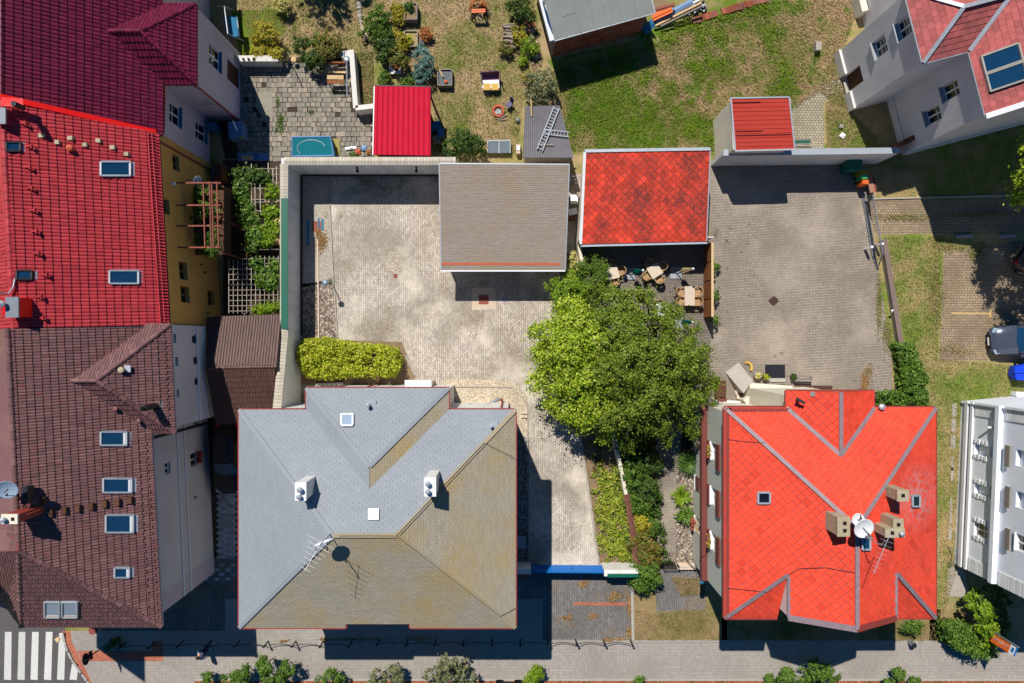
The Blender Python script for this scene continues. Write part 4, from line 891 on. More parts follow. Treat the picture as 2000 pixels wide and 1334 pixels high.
# clutter in the slot beside the garage
for i, (x, y, s, lab) in enumerate(((1120, 392, (.42, .5, .5), 'white plastic crate in the slot between the two garages'), (1118, 415, (.5, .34, .3), 'low white bundle behind the crate in the slot between the garages'))):
    p = P(x, y); solo('crate' if i == 0 else 'bundle', MB().box((p.x, p.y, s[2] / 2), s, .2 * i).box((p.x, p.y, s[2] + .02), (s[0] + .05, s[1] + .05, .04), .2 * i), MT['white'], lab, 'crate' if i == 0 else 'bundle', p)
p = P(1116, 428); solo('brick_pile', MB().box((p.x, p.y, .1), (.5, .2, .2), .1).box((p.x + .05, p.y + .02, .26), (.3, .22, .11), .5), MT['brick'], 'little heap of orange bricks in the slot beside the garage', 'bricks', p)
for i in range(3):
    a, b = P(1112 + i * 3, 372 - i * 4, .1), P(1121 + i * 2, 345 + i * 6, 1.6); solo('plank', MB().bar(a, b, .18, .03), MT['wood_grey'], ['shortest grey plank leaning in the slot between the garages', 'middle grey plank leaning in the slot between the garages', 'grey plank leaning nearest the red garage in the slot'][i], 'plank', a)
# blue drive gate and piers
dg = thing('drive_gate', 'sliding blue steel gate closing the drive to the street', 'gate', P(1105, 1103))
a, b = P(1037, 1103), P(1176, 1104)
gm = MB(); gm.bar(a + Vector((0, 0, .8)), b + Vector((0, 0, .8)), .06, 1.4); part(dg, 'panel', gm, MT['blue'])
for z in (.3, .72, 1.1, 1.5): part(dg, 'rail', MB().bar(a + Vector((0, .05, z)), b + Vector((0, .05, z)), .05, .06), MT['blue'])
for t in (.02, .35, .68, .98): part(dg, 'upright', MB().bar(a.lerp(b, t) + Vector((0, .055, .1)), a.lerp(b, t) + Vector((0, .055, 1.52)), .06, .05), MT['blue'])
part(dg, 'handle', MB().box(a.lerp(b, .56) + Vector((0, .1, .9)), (.05, .05, .16)), MT['darksteel'])
for x0, x1, y0, y1, z, lab in ((1006, 1036, 1097, 1113, 1.5, 'white rendered pier joining the blue gate to the grey house'), (1174, 1238, 1098, 1110, 1.55, 'white rendered wall end with green strip beside the blue gate')):
    t = thing('gate_pier', lab, 'wall', P((x0 + x1) / 2, (y0 + y1) / 2)); part(t, 'wall', MB().prism(pxs((x0, y0), (x1, y0), (x1, y1), (x0, y1)), 0, z), MT['render_white'])
    if x0 > 1100: part(t, 'green_strip', MB().prism(pxs((x0 + 6, y1 - 5), (x1, y1 - 5), (x1, y1 + 1), (x0 + 6, y1 + 1)), z + .002, z + .12), MT['green'])
    else: part(t, 'coping', MB().prism(pxs((x0, y1 - 6), (x1, y1 - 6), (x1, y1 + 1), (x0, y1 + 1)), z + .002, z + .1), MT['copingbrown'])
p = P(651, 557); lp = thing('garden_lamp', 'slim post lamp with pale round head standing at the cobble bed edge', 'lamp', p)
part(lp, 'post', MB().tube([p, p + Vector((0, 0, 1.85))], .03, 8), MT['darksteel']); part(lp, 'lamp_head', MB().lathe(p + Vector((0, 0, 1.85)), [(.05, 0), (.16, .05), (.18, .14), (.12, .24), (.02, .28)], 14), MT['glasspale'], smooth=True)
dc = thing('drain_cover', 'square brick-red drain lid set in sandy mortar in front of the garage', 'drain cover', P(945, 585)); part(dc, 'lid', MB().prism(pxs((935, 576), (954, 576), (954, 594), (935, 594)), .012, .035), MT['rust'])
p = P(985, 585); solo('drain_grate', MB().prism(pxs((981, 581), (989, 581), (989, 589), (981, 589)), .01, .03), MT['steel'], 'small grey square grate on the courtyard east of the red lid', 'drain cover', p)
p = P(773, 539); solo('drain_grate', MB().prism(pxs((769, 535), (776, 535), (776, 543), (769, 543)), .01, .03), MT['rust'], 'small rusty square grate alone on the pale courtyard paving', 'drain cover', p)
for x0, x1, y0, y1, m_, lab in ((599, 604, 430, 480, 'blue', 'longest blue plastic strip on the fine gravel'), (621, 624, 426, 448, 'blue', 'short blue strip beside the red sheet on the gravel'), (628, 632, 428, 450, 'blue', 'short blue strip nearest the kerb on the gravel'), (610, 627, 432, 452, 'rust', 'faded red sheet lying on the fine gravel')):
    solo('plastic_strip' if m_ == 'blue' else 'plastic_sheet', MB().prism(pxs((x0, y0), (x1, y0), (x1, y1), (x0, y1)), .022, .045 if m_ == 'blue' else .03), MT['bluefabric' if m_ == 'blue' else m_], lab, 'plastic strip' if m_ == 'blue' else 'plastic sheet', P((x0 + x1) / 2, (y0 + y1) / 2))
t = thing('stacked_bricks', 'pale concrete blocks stacked on gravel beside the grey house', 'blocks', P(1024, 810))
for i in range(4): part(t, 'block', MB().box(P(1021 + (i % 2) * 6, 806 + (i // 2) * 8, .07), (.2, .13, .14), .1 * i), MT['kerbpale'])
p = P(968, 782); solo('board', MB().slab([P(955, 787, .1), P(972, 776, .12), P(977, 779, .12), P(962, 788, .1)], .03), MT['steel'], 'grey board lying on the cream gravel behind the grey house', 'board', p)
p = P(980, 779); t = thing('water_pump', 'small rusty garden pump on cream gravel behind the grey house', 'pump', p); part(t, 'pipe', MB().tube([p, p + Vector((0, 0, .6))], .05, 8), MT['rust']); part(t, 'pump_head', MB().lathe(p + Vector((0, 0, .6)), [(.08, 0), (.1, .12), (.05, .2)], 10).bar(p + Vector((0, 0, .7)), p + Vector((.05, -.35, .5)), .03, .03), MT['rust'])
hedge('golden_hedge', 'shaggy golden-green hedge on the courtyard beside the grey house', 'hedge', pxs((597, 672), (640, 666), (700, 676), (775, 684), (782, 705), (778, 722), (770, 728), (690, 728), (640, 734), (603, 726), (595, 700)), 0, 1.25, MT['leaf_hedge'], 24000, .115, per=210, crad=.3)
p = P(645, 751); t = thing('low_wall', 'short dark kerb wall behind the golden hedge', 'wall', p); part(t, 'wall', MB().prism(pxs((618, 748), (672, 746), (672, 752), (618, 755)), 0, .3), MT['concrete'])

# ================================================================== red house (right)
k = (H - 8.22) / F; tn = .537; yN, yS, xW, xE = -129 * k, -540 * k, 415 * k, 827 * k; e = 8.22
hw = (xE - xW) / 2; xr = (xW + xE) / 2; zr = e + hw * tn; yA = yN - hw; yT = -13.72
rh = thing('red_house', 'detached house with vermilion diamond-shingle roof, chimneys and two dishes', 'house', (xr, (yN + yS) / 2, 0))
D = dict(kind='diamond', w=.44, lip=.026, hook=True)
DK = plain('dark_shingle_gap', sc(80, 44, 42), .9)
rf = Roof(rh, [MT['vermilion'], MT['zinc']], D, plain('red_shingle_gap', sc(140, 54, 46), .9), tname='shingle')
A = Vector((xr, yA, zr)); Te = Vector((xr, yT, zr)); NW, NE, SW, SE = Vector((xW, yN, e)), Vector((xE, yN, e)), Vector((xW, yS, e)), Vector((xE, yS, e))
gx0, gx1 = 13.72, 19.1; gz = e + (gx0 - xW) * tn; gz1 = e + (xE - gx1) * tn
cL = Vector((gx0, yS + (gx0 - xW), gz)); cR = Vector((gx1, yS + (xE - gx1), gz1))
plN = rf.plane([NW, A, NE]); hL, hR = Vector((gx0, yN - (gx0 - xW), gz)), Vector((gx1, yN - (xE - gx1), gz1))
plW = rf.plane([NW, SW, cL, hL]); rf.plane([hL, (gx0, yT, gz), Te, A]); plE = rf.plane([NE, hR, cR, SE]); rf.plane([hR, A, Te, (gx1, yT, gz1)])
rf.plane([SW, (gx0, yS, e), cL]); rf.plane([SE, cR, (gx1, yS, e)])
w0, w1 = 535 * k, 707 * k; wy = -96 * k; wm = (w0 + w1) / 2; wz = e + (w1 - w0) / 2 * tn; vy = yN - (w1 - w0) / 2
plw = rf.plane([(w0, wy, e), (w0, yN, e), (wm, vy, wz), (wm, wy, wz)]); rf.plane([(w1, wy, e), (wm, wy, wz), (wm, vy, wz), (w1, yN, e)])
rf.finish()
for a, b in ((NW, A), (NE, A), (A, Te), ((w0, yN, e), (wm, vy, wz)), ((w1, yN, e), (wm, vy, wz)), ((wm, wy, wz), (wm, vy, wz)), (SW, cL), (SE, cR)): strip(rh, 'flashing', a, b, MT['oldzinc'], .2, .03, .075)
strip(rh, 'flashing', cL + Vector((.05, 0, 0)), (gx0 + .05, yT, gz), MT['oldzinc'], .2, .03, .06); strip(rh, 'flashing', cR - Vector((.05, 0, 0)), (gx1 - .05, yT, gz1), MT['oldzinc'], .16, .03, .06)
strip(rh, 'flashing', (gx0, yT, gz), Te, MT['oldzinc'], .3, .03, .05); strip(rh, 'flashing', Te, (gx1, yT, gz1), MT['gutter_red'], .3, .03, .05)
gutter(rh, [(w0, yN, e), NW, SW, (gx0, yS, e)], MT['gutter_red'], .09); gutter(rh, [(gx1, yS, e), SE, NE, (w1, yN, e)], MT['gutter_red'], .08); gutter(rh, [(w0, yN, e), (w0, wy, e), (w1, wy, e), (w1, yN, e)], MT['gutter_red'], .06)
for a, b in ((NW, SW), (NW, (w0, yN, e))):
    d = (Vector(a) - Vector(b)).normalized(); off = Vector((.17, 0, .125)) if abs(d.y) > .5 else Vector((.17, -.17, .125)); strip(rh, 'eave_flashing', Vector(a) + off, Vector(b) + off, MT['gutter_red'], .3, .02, 0, 'rust-coloured metal strip along the eave')
xw = xW + .4
part(rh, 'wall', MB().prism([(xw + .25, yN - .4), (w0 + .35, yN - .4), (w0 + .35, wy - .3), (w1 - .35, wy - .3), (w1 - .35, yN - .4), (xE - .4, yN - .4), (xE - .4, yS + .4), (gx1 - .1, yS + .4), (gx1 - .1, yT + .2), (gx0 + .1, yT + .2), (gx0 + .1, yS + .4), (xw + .25, yS + .4)], 0, 8.1), MT['render_cream'])
part(rh, 'gable_wall', MB().add([(gx0 + .02, yT + .02, 8.0), (gx1 - .02, yT + .02, 8.0), (gx1 - .02, yT + .02, gz1 - .16), (xr, yT + .02, zr - .16), (gx0 + .02, yT + .02, gz - .16), (gx0 + .02, yS + 2.6, 8.0), (gx0 + .02, yS + 2.6, gz - .16), (gx1 - .02, yS + 2.6, 8.0), (gx1 - .02, yS + 2.6, gz1 - .16)], [(0, 1, 2, 3, 4), (5, 0, 4, 6), (1, 7, 8, 2)]), MT['render_white'])
part(rh, 'gable_wall', MB().add([(w0 + .35, wy - .29, 8.0), (w1 - .35, wy - .29, 8.0), (wm, wy - .29, wz - .2)], [(0, 1, 2)]), MT['render_cream'])
# west facade
A_, B_ = Vector((xw, yN - .4)), Vector((xw, yS + .4))
hu = holes_px(A_, B_, [(1389, 868, 1405, 901), (1389, 956, 1405, 990), (1389, 1046, 1405, 1080)]); hl = holes_px(A_, B_, [(1358, 853, 1376, 884), (1359, 935, 1376, 962), (1358, 1016, 1376, 1046)])
mb = MB(); wall(mb, A_, B_, 0, 8.1, hu + hl, .22); fw = part(rh, 'west_wall', mb, streaky('pale_green_render', sc(212, 212, 196), sc(172, 172, 160), amount=.35))
for i, h in enumerate(hu): window(rh, A_, B_, h, .2, MT['white'], MT['glassdark'], 1, True, MT['white'])
for i, h in enumerate(hl): window(rh, A_, B_, h, .2, MT['white'], MT['glassdark'], 1, False, MT['white'])
Tf = frame_on(A_, B_)
def panel_on(th, T, s0, s1, z0, z1, d0, d1, mat, name, label=None):
    mb = MB(); vs = [T(s, z, d) for d in (d0, d1) for z in (z0, z1) for s in (s0, s1)]
    mb.add(vs, [(0, 1, 3, 2), (4, 6, 7, 5), (0, 4, 5, 1), (2, 3, 7, 6), (0, 2, 6, 4), (1, 5, 7, 3)]); return part(th, name, mb, mat, label)
L_ = (B_ - A_).length
panel_on(rh, Tf, -.05, L_ + .05, 3.0, 3.45, .003, .34, MT['brownpaint'], 'cornice')
for h in hu:
    panel_on(rh, Tf, h[0] - .1, h[1] + .35, h[3] - .25, h[3] + .42, .05, .16, MT['brownpaint'], 'awning_box'); panel_on(rh, Tf, h[0] - .06, h[1] + .06, h[2] - .42, h[2] - .06, .02, .14, MT['brownpaint'], 'shutter')
for i, h in enumerate(hl):
    if i == 1: panel_on(rh, Tf, h[0], h[1], h[2], h[2] + .9, .0, .05, MT['brownpaint'], 'shutter')
    else:
        g = MB(); n_ = 7
        for j in range(n_ + 1):
            f = j / n_
            for sgn in (1, -1):
                s0 = h[0] + (h[1] - h[0]) * f; s1 = h[0] + (h[1] - h[0]) * min(1, max(0, f + sgn * .55)); dz = (s1 - s0) * sgn; g.bar(Tf(s0, h[2] + .02, .02), Tf(s1, min(h[3], h[2] + .02 + abs(dz) * 1.5), .02), .02, .02)
        part(rh, 'window_grille', g, MT['wood_pale'])
for hh in (hu[0], hu[2], hl[2]):
    c = Tf((hh[0] + hh[1]) / 2, hh[2] + .1, .2); t = thing('window_box', {0: 'flower trough under the northern upper window of the red house', 1: 'flower trough under the southern upper window of the red house', 2: 'flower trough at the lower lattice window of the red house'}[[id(hu[0]), id(hu[2]), id(hl[2])].index(id(hh))], 'flower box', c); part(t, 'trough', MB().box(c, (.2, .8, .16)), MT['rust'])
    q, nn = clumps([(c.x, c.y, c.z + .12, .1, .36, .1)], 10, .07, 110, -.9); link('flowers', leaf_mesh('flowers', q, nn, .09, MT['leaf_red'] if hh is hl[2] else MT['leaf_yellow'], .6, c), t, c)
p = Vector((xw - .25, yS + .2, 3.2)); wl = part(rh, 'wall_lantern', MB().lathe(p, [(.1, -.3), (.14, 0), (.02, .12)], 8), MT['bluefabric'])
part(rh, 'wall_cable', MB().tube([Tf(L_ * .8, 4.4, .03), Tf(L_ * .86, 3.6, .36), Tf(L_ * .95, 2.4, .36), Tf(L_ * .97, .3, .03)], .012, 5), MT['darksteel'])
# roof furniture
plWq = (A, plW[2]); plEq = (A, plE[2])
roof_window(rh, rect_on(plWq, 1481, 961, 1504, 982, 'E'), plW[2], MT['zinc'], MT['glassdark'], 'skylight')
roof_window(rh, rect_on(plEq, 1778, 967, 1792, 988, 'W'), plE[2], MT['zinc'], MT['glassdark'], 'skylight')
roof_window(rh, rect_on(plEq, 1680, 1049, 1695, 1072, 'W'), plE[2], MT['zinc'], MT['glassblue'], 'skylight')
chimney(rh, P(1648, 1029, 11.9), (.54, .86), 9.5, MT['chimneystone'], None, rz=0, holes=[(.05, .16, .17), (.05, -.18, .17)], label='concrete chimney with two square flues west of the ridge')
chimney(rh, P(1764, 968, 11.3), (.5, .5), 9, MT['chimneystone'], None, holes=[(0, 0, .17)], label='single-flue concrete chimney on the east slope')
chimney(rh, P(1755, 1025, 11.6), (.44, .48), 9, MT['chimneystone'], None, holes=[(0, 0, .17)]); c2 = chimney(rh, P(1748, 1041, 11.71), (.86, .38), 9, MT['chimneystone'], None, [(.24, 0, .12, .3)], holes=[(-.12, 0, .17)], label='paired concrete chimney with a metal cowl')
dish(rh, P(1676, 1015, 12.3), .30, (.05, .1, .95), MT['white'], Vector((xr, P(0, 1022, 11).y, zr - .1))); dish(rh, P(1687, 1032, 12.5), .48, (.1, -.25, .95), MT['white'], Vector((xr + .1, P(0, 1035, 11).y, zr - .1)))
a = P(1738, 1044, 13.6); b = P(1706, 1120, 13.4); am = part(rh, 'aerial_mast', MB().tube([Vector((xr, P(0, 1035, 11).y - .1, zr - .2)), Vector((xr + .1, P(0, 1035, 11).y - .1, 13.3)), P(1728, 1056, 13.6)], .025, 6), MT['steel'])
mb = MB().tube([a, b], .016, 6)
for i in range(9):
    c = a.lerp(b, .06 + i * .11); q = Vector((.9, -.36, 0)) * (.34 - .022 * i); mb.tube([c - q, c + q], .007, 5)
part(am, 'aerial', mb, MT['zinc'])
u = Vector((0, 0, .12))
wire(rh, [on_plane(plWq, 1420, 857) + u, on_plane(plWq, 1450, 861) + u, on_plane(plWq, 1492, 864) + u]); wire(rh, [cL + u, on_plane(plWq, 1560, 1109) + u, on_plane(plWq, 1610, 1107) + u, on_plane(plWq, 1668, 1117) + u]); wire(rh, [on_plane(plWq, 1420, 1147) + u, on_plane(plWq, 1460, 1151) + u, on_plane(plWq, 1495, 1155) + u])
vb = on_plane((Vector((wm, wy, wz)), plw[2]), 1555, 782); part(rh, 'stove_pipe', MB().tube([vb, vb + Vector((0, 0, .55))], .06, 8).bar(vb + Vector((-.2, .15, .55)), vb + Vector((.2, -.1, .6)), .14, .04), MT['darksteel'])
part(rh, 'patch', MB().slab([p + plw[2] * .05 for p in rect_on((Vector((wm, wy, wz)), plw[2]), 1583, 765, 1592, 774, 'E')], .02), MT['felt'])
part(rh, 'floodlight', MB().lathe(Vector((w1 + .3, yN + .05, e + .1)), [(.05, 0), (.17, .08), (.15, .2), (.02, .26)], 12), MT['zinc'])
# porch of the red house: steps, landing
pt_ = thing('porch', 'cream concrete landing with a twisted grey ramp against the red house', 'porch', P(1490, 760))
part(pt_, 'landing', MB().prism(pxs((1452, 746), (1533, 752), (1533, 800), (1456, 800), (1440, 778), (1452, 770)), 0, 1.25), MT['render_cream'])
qa = [P(1417, 727, .06), P(1443, 708, .06), P(1471, 744, 1.28), P(1452, 768, 1.28)]
part(pt_, 'ramp', MB().add(qa + [Vector((v.x, v.y, -.01)) for v in qa], [(0, 3, 2, 1), (0, 1, 5, 4), (1, 2, 6, 5), (2, 3, 7, 6), (3, 0, 4, 7)]), MT['concrete'])
part(pt_, 'low_wall', MB().prism(pxs((1392, 780), (1452, 783), (1452, 795), (1392, 793)), 0, .35), MT['render_white'])
for x, y, w, d in ((1523, 757, 18, 3), (1568, 758, 34, 3), (1606, 759, 36, 3)):
    solo('planter_trough', MB().prism(pxs((x - w / 2, y - 6), (x + w / 2, y - 6), (x + w / 2, y - 2), (x - w / 2, y - 2)), 0, .18), MT['wood_dark'], {1523: 'short dark planter trough nearest the ramp by the red house', 1568: 'dark planter trough under the red house wall, middle of three', 1606: 'dark planter trough nearest the ivy by the red house wall'}[x], 'planter', P(x, y - 4))

# ================================================================== red garage and yard walls
rg = thing('red_garage', 'low garage with a sooty vermilion diamond-shingle roof beside the cafe terrace', 'garage', P(1260, 390))
q = [P(1142, 297, 3.3), P(1387, 293, 3.3), P(1380, 471, 2.55), P(1134, 477, 2.55)]
block(rg, 'wall', [(q[0].x + .15, q[0].y - .1), (q[1].x - .15, q[1].y - .1), (q[2].x - .15, q[2].y + .3), (q[3].x + .15, q[3].y + .3)], 0, 2.4, MT['render_white'])
rf = Roof(rg, [MT['vermilion_old'], MT['zinc']], D, DK, tname='shingle'); pr = rf.plane(q); rf.finish()
gutter(rg, [q[3] + Vector((0, -.08, -.05)), q[2] + Vector((.05, -.08, -.05))], MT['zinc'], .07); gutter(rg, [q[0] + Vector((0, .05, 0)), q[1] + Vector((0, .05, 0))], MT['zinc'], .09, 'edge_flashing', .02); gutter(rg, [q[1], q[2]], MT['zinc'], .03, 'edge_flashing', .02); gutter(rg, [q[0], q[3]], MT['white'], .08, 'edge_flashing', .02)
for x in (1290, 1330, 1360): part(rg, 'wall_panel', MB().box((P(x, 480).x, q[2].y + .28, 1.2), (.9, .06, 2.1)), MT['white'])
yw = thing('yard_wall', 'long grey rendered wall with zinc coping at the top of the paved yard', 'wall', P(1550, 322))
a, b = P(1388, 324), P(1712, 320)
part(yw, 'wall', MB().bar(a + Vector((0, .12, 1.35)), b + Vector((0, .12, 1.35)), .26, 2.7), MT['render_grey']); part(yw, 'coping', MB().bar(a + Vector((0, .12, 2.73)), b + Vector((0, .12, 2.73)), .36, .06), MT['zinc'])
for x in (1537, 1576, 1628, 1672): part(yw, 'buttress_cap', MB().box(P(x, 312, 2.5) + Vector((0, .42, 0)), (.28, .2, .4)), MT['kerbpale'])
sh = thing('small_shed', 'small cream shed with dull red sheet roof behind the yard wall', 'shed', P(1480, 250))
q = [P(1427, 192, 4.0), P(1541, 190, 4.0), P(1552, 292, 3.8), P(1436, 295, 3.8)]
block(sh, 'wall', [(q[0].x + .05, q[0].y - .1), (q[1].x - .15, q[1].y - .1), (q[2].x - .35, q[2].y + .1), (q[3].x - .1, q[3].y + .1)], 0, 3.75, MT['render_cream'])
mb = MB().slab(q, .08); part(sh, 'roof', mb, MT['redsheet2']); gutter(sh, [q[0], q[3], q[2], q[1], q[0]], MT['zinc'], .04, 'edge_flashing', .02)
n_ = (q[1] - q[0]).cross(q[3] - q[0]).normalized(); n_ = n_ if n_.z > 0 else -n_
for i in range(1, 12): t = i / 12; part(sh, 'roof_rib', MB().bar(q[0].lerp(q[3], t) + n_ * .012, q[1].lerp(q[2], t) + n_ * .012, .03, .024), MT['redsheet2'])
for y0 in (.08, .62, .70): part(sh, 'snow_guard', MB().bar(q[0].lerp(q[3], y0).lerp(q[1].lerp(q[2], y0), .03) + n_ * .06, q[0].lerp(q[3], y0).lerp(q[1].lerp(q[2], y0), .97 if y0 == .7 else .5) + n_ * .06, .02, .05), MT['gutter_red'])
part(sh, 'teal_board', MB().prism(pxs((1433, 300), (1547, 298), (1547, 303), (1433, 306)), 2.76, 2.82), MT['green'])

# ================================================================== burgundy house (top left)
bh = thing('burgundy_house', 'lilac-grey house under a glazed burgundy tiled roof with a hipped side wing', 'house', (-20, 16, 0))
e = 6.7; sl_ = .768; up = Vector((0, 0, .1))
Es, En = Vector((-18.80, 11.05, e)), Vector((-18.80, 25.0, e)); Rs, Rn = Vector((-24.45, 11.55, e + 5.65 * sl_)), Vector((-24.45, 25.0, e + 5.65 * sl_))
WB_ = dict(kind='wave', w=.2, L=.37, lip=.045, amp=.045)
rf = Roof(bh, MT['burgundy'], WB_, label='glossy burgundy tiled roof')
plA = rf.plane([Es, En, Rn, Rs]); rf.plane([Rs, Rn, (-28.5, 25, e + 2.5), (-28.5, 11.9, e + 2.5)])
xe = -17.04; ys, yn = 13.88, 18.2; wh = (yn - ys) / 2; we = 6.6; wz = we + wh * sl_; hp = Vector((xe - wh, (ys + yn) / 2, wz)); rp_ = Vector((Es.x - (wz - e) / sl_, (ys + yn) / 2, wz))
ci = Vector((-18.75, ys, we)); cn = Vector((-18.75, yn, we))
plE_ = rf.plane([(xe, ys, we), (xe, yn, we), hp]); rf.plane([(xe, ys, we), hp, rp_, ci]); rf.plane([(xe, yn, we), cn, rp_, hp])
for a, b in ((rp_, hp), (hp, Vector((xe, ys, we))), (hp, Vector((xe, yn, we)))): rf.cap(b + up * .5, a + up * .5, MT['burgundy'])
rf.cap(Rs + up * .5, Rn + up * .5, MT['burgundy'])
rf.finish()
S_, N_ = Vector((-19.05, 11.2)), Vector((-19.05, 26)); wS, wN_ = Vector((-17.12, 13.95)), Vector((-17.12, 18.15))
hA = holes_px(S_, N_, [(331, 204, 352, 243), (382, 241, 402, 274)]); mb = MB(); wall(mb, S_, N_, 0, 6.6, hA, .16); part(bh, 'wall', mb, MT['render_lilac'])
for h in hA: window(bh, S_, N_, h, .16, MT['white'], MT['glassdark'], 1, True, MT['bluefabric'])
hW = holes_px(wS, wN_, [(408, 92, 430, 132)]); hD = holes_px(wS, wN_, [(447, 124, 463, 164)]); hD = [(h[0], h[1], .1, 2.1) for h in hD]
mb = MB(); wall(mb, wS, wN_, 0, 6.5, hW + hD, .16); part(bh, 'wing_wall', mb, MT['render_lilac'])
for h in hW: window(bh, wS, wN_, h, .16, MT['white'], MT['glassdark'], 1, True, MT['bluefabric'])
for h in hD: window(bh, wS, wN_, h, .16, MT['wood_dark'], MT['wood_dark'], 0, False, None, 'door')
q0, q1 = Vector((-19.05, 13.95)), Vector((-17.12, 13.95)); hq = [(.45, .95, 3.0, 3.7), (1.15, 1.65, 3.0, 3.7)]
mb = MB(); wall(mb, q0, q1, 0, 6.5, hq, .12); part(bh, 'wing_wall', mb, MT['render_lilac'])
for h in hq: window(bh, q0, q1, h, .12, MT['white'], MT['glassdark'], 0)
part(bh, 'wing_wall', MB().prism([(-19.0, 13.99), (-17.3, 13.99), (-17.3, 18.1), (-19.0, 18.1)], 0, 6.4), MT['render_lilac'])
gutter(bh, [Es + Vector((0, .1, 0)), ci, Vector((xe, ys, we)), Vector((xe, yn, we)), cn], MT['gutter_red'], .06)
part(bh, 'downpipe', MB().tube([(-17.2, 13.82, 6.4), (-17.05, 13.8, 6.0), (-17.05, 13.8, .1)], .05, 8), MT['gutter_red'])
mb = MB()
for j in range(3):
    for i in range(9 if j else 6):
        p = on_plane((Es, plA[2]), 300 - j * 11 + i * .5, 175 + i * 9.5 + j * 4); mb.box(p + plA[2] * .06, (.06, .035, .05))
for j in range(5):
    for i in range(4 + j * 2): p = on_plane((hp, plE_[2]), 300 + j * 17, 92 - (4 + j * 2) * 4 + i * 9 - j * 3); mb.box(p + plE_[2] * .06, (.045, .04, .06))
part(bh, 'snow_studs', mb, MT['burgundy'], kind='stuff')

# ================================================================== bright red-roofed yellow house
yh = thing('yellow_house', 'yellow rendered house with a bright red tiled roof between the burgundy and brown roofs', 'house', (-20, 6, 0))
e = 7.2; S0, N0 = Vector((-18.2, .88, e)), Vector((-18.80, 11.02, e)); R0, R1 = Vector((-23.68, .62, 11.3)), Vector((-24.15, 11.5, 11.4))
rf = Roof(yh, MT['redtile'], dict(kind='wave', w=.178, L=.37, lip=.045, amp=.045), label='bright red tiled roof')
plB = rf.plane([S0, N0, R1, R0]); rf.plane([R0, R1, (-28.5, 11.9, 8.2), (-28.5, .4, 8.2)]); rf.cap(R0 + up * .5, R1 + up * .5, MT['redtile'], .4, .13); rf.finish()
pb = (S0, plB[2])
S_, N_ = Vector((-18.3, .95)), Vector((-18.98, 11.2))
hB = holes_px(S_, N_, [(317, 388, 331, 418), (350, 511, 366, 546), (353, 559, 370, 591), (406, 568, 419, 596), (337, 303, 350, 333), (388, 350, 402, 371)])
mb = MB(); wall(mb, S_, N_, 0, e - .1, hB, .3); part(yh, 'wall', mb, MT['render_yellow'])
for h in hB: window(yh, S_, N_, h, .3, MT['wood_brown'], MT['glassdark'], 1, True)
part(yh, 'end_wall', MB().add([(-18.3, .95, 0), (-28, .5, 0), (-28, .5, 8.0), (-23.7, .62, 11.1), (-18.3, .95, 7.0)], [(0, 1, 2, 3, 4)]), MT['render_yellow'])
strip(yh, 'verge_flashing', N0 + Vector((-.05, .06, .12)), R1 + Vector((0, .06, .12)), MT['brightred'], .26, .05, .05); strip(yh, 'verge_flashing', R0 + Vector((0, -.02, .0)), S0 + Vector((0, -.02, 0)), MT['gutter_dark'], .14, .1, .02)
gutter(yh, [S0, N0], MT['gutter_dark'], .05)
T2 = frame_on(S_, N_); panel_on(yh, T2, 9.75, 9.88, .1, 7.0, .0, .04, MT['gutter_red'], 'corner_trim')
for r_ in ((197, 317, 254, 344), (214, 529, 270, 554)): roof_window(yh, rect_on(pb, *r_, 'W'), plB[2], MT['zinc'], MT['glassblue'], apron=MT['zinc'])
for r_ in ((13, 279, 40, 296), (33, 529, 62, 546)): roof_window(yh, rect_on(pb, *r_, 'W'), plB[2], MT['gutter_dark'], MT['glassblue'], apron=MT['zinc'])
for x, y in ((41, 242), (52, 287), (49, 327), (53, 368), (58, 411), (62, 452), (66, 495), (82, 537), (71, 580), (75, 621)):
    p = on_plane(pb, x, y); part(yh, 'roof_step', MB().bar(p + up * .8, p + up * .8 + Vector((.32, 0, .06)), .07, .05).box(p + up * .6 + Vector((.3, 0, .02)), (.06, .2, .14)), MT['redtile'])
for x, y in ((83, 266), (114, 279), (140, 271), (168, 284), (194, 276), (222, 289), (249, 302)):
    p = on_plane(pb, x, y); part(yh, 'roof_vent', MB().box(p + up * .9, (.24, .2, .16)), MT['chimneystone'])
p = on_plane(pb, 142, 292); part(yh, 'vent_pipe', MB().lathe(p, [(.13, 0), (.13, .3), (.16, .32), (.05, .4)], 10), MT['orangetile'])
mb = MB(); a, b = on_plane(pb, 288, 262) + plB[2] * .14, on_plane(pb, 313, 628) + plB[2] * .14; mb.bar(a, b, .03, .1); mb.bar(a + Vector((.16, 0, -.1)), b + Vector((.16, 0, -.1)), .03, .08)
for i in range(60): c = a.lerp(b, i / 59); mb.bar(c + Vector((-.05, 0, 0)), c + Vector((.3, 0, -.2)), .04, .05)
part(yh, 'snow_guard', mb, MT['redtile'])
c = P(23, 600, 12.0); chimney(yh, c, (.55, .9), 10.4, MT['brightred'], MT['steel'], label='red-clad chimney with grey metal lid'); part(yh, 'flue_ball', MB().lathe(P(4, 594, 12.2), [(.05, -.1), (.16, .0), (.16, .1), (.04, .2)], 12), MT['zinc'])
part(yh, 'ridge_flashing', MB().slab([on_plane(pb, 8, 588) + up, on_plane(pb, 46, 588) + up, on_plane(pb, 46, 616) + up, on_plane(pb, 8, 616) + up], .03), MT['brightred'])
part(yh, 'ridge_flashing', MB().slab([P(2, 190, 11.8), P(44, 192, 11.5), P(46, 209, 11.5), P(2, 207, 11.8)], .06), MT['brightred']); c = P(26, 202, 12.2); part(yh, 'flue_pipe', MB().tube([c - Vector((0, 0, .7)), c], .13, 10), MT['darksteel'])
chimney(yh, P(1, 226, 11.8), (.4, .7), 10.8, MT['burgundy'], MT['steel'], label='dark red chimney at the roof end')
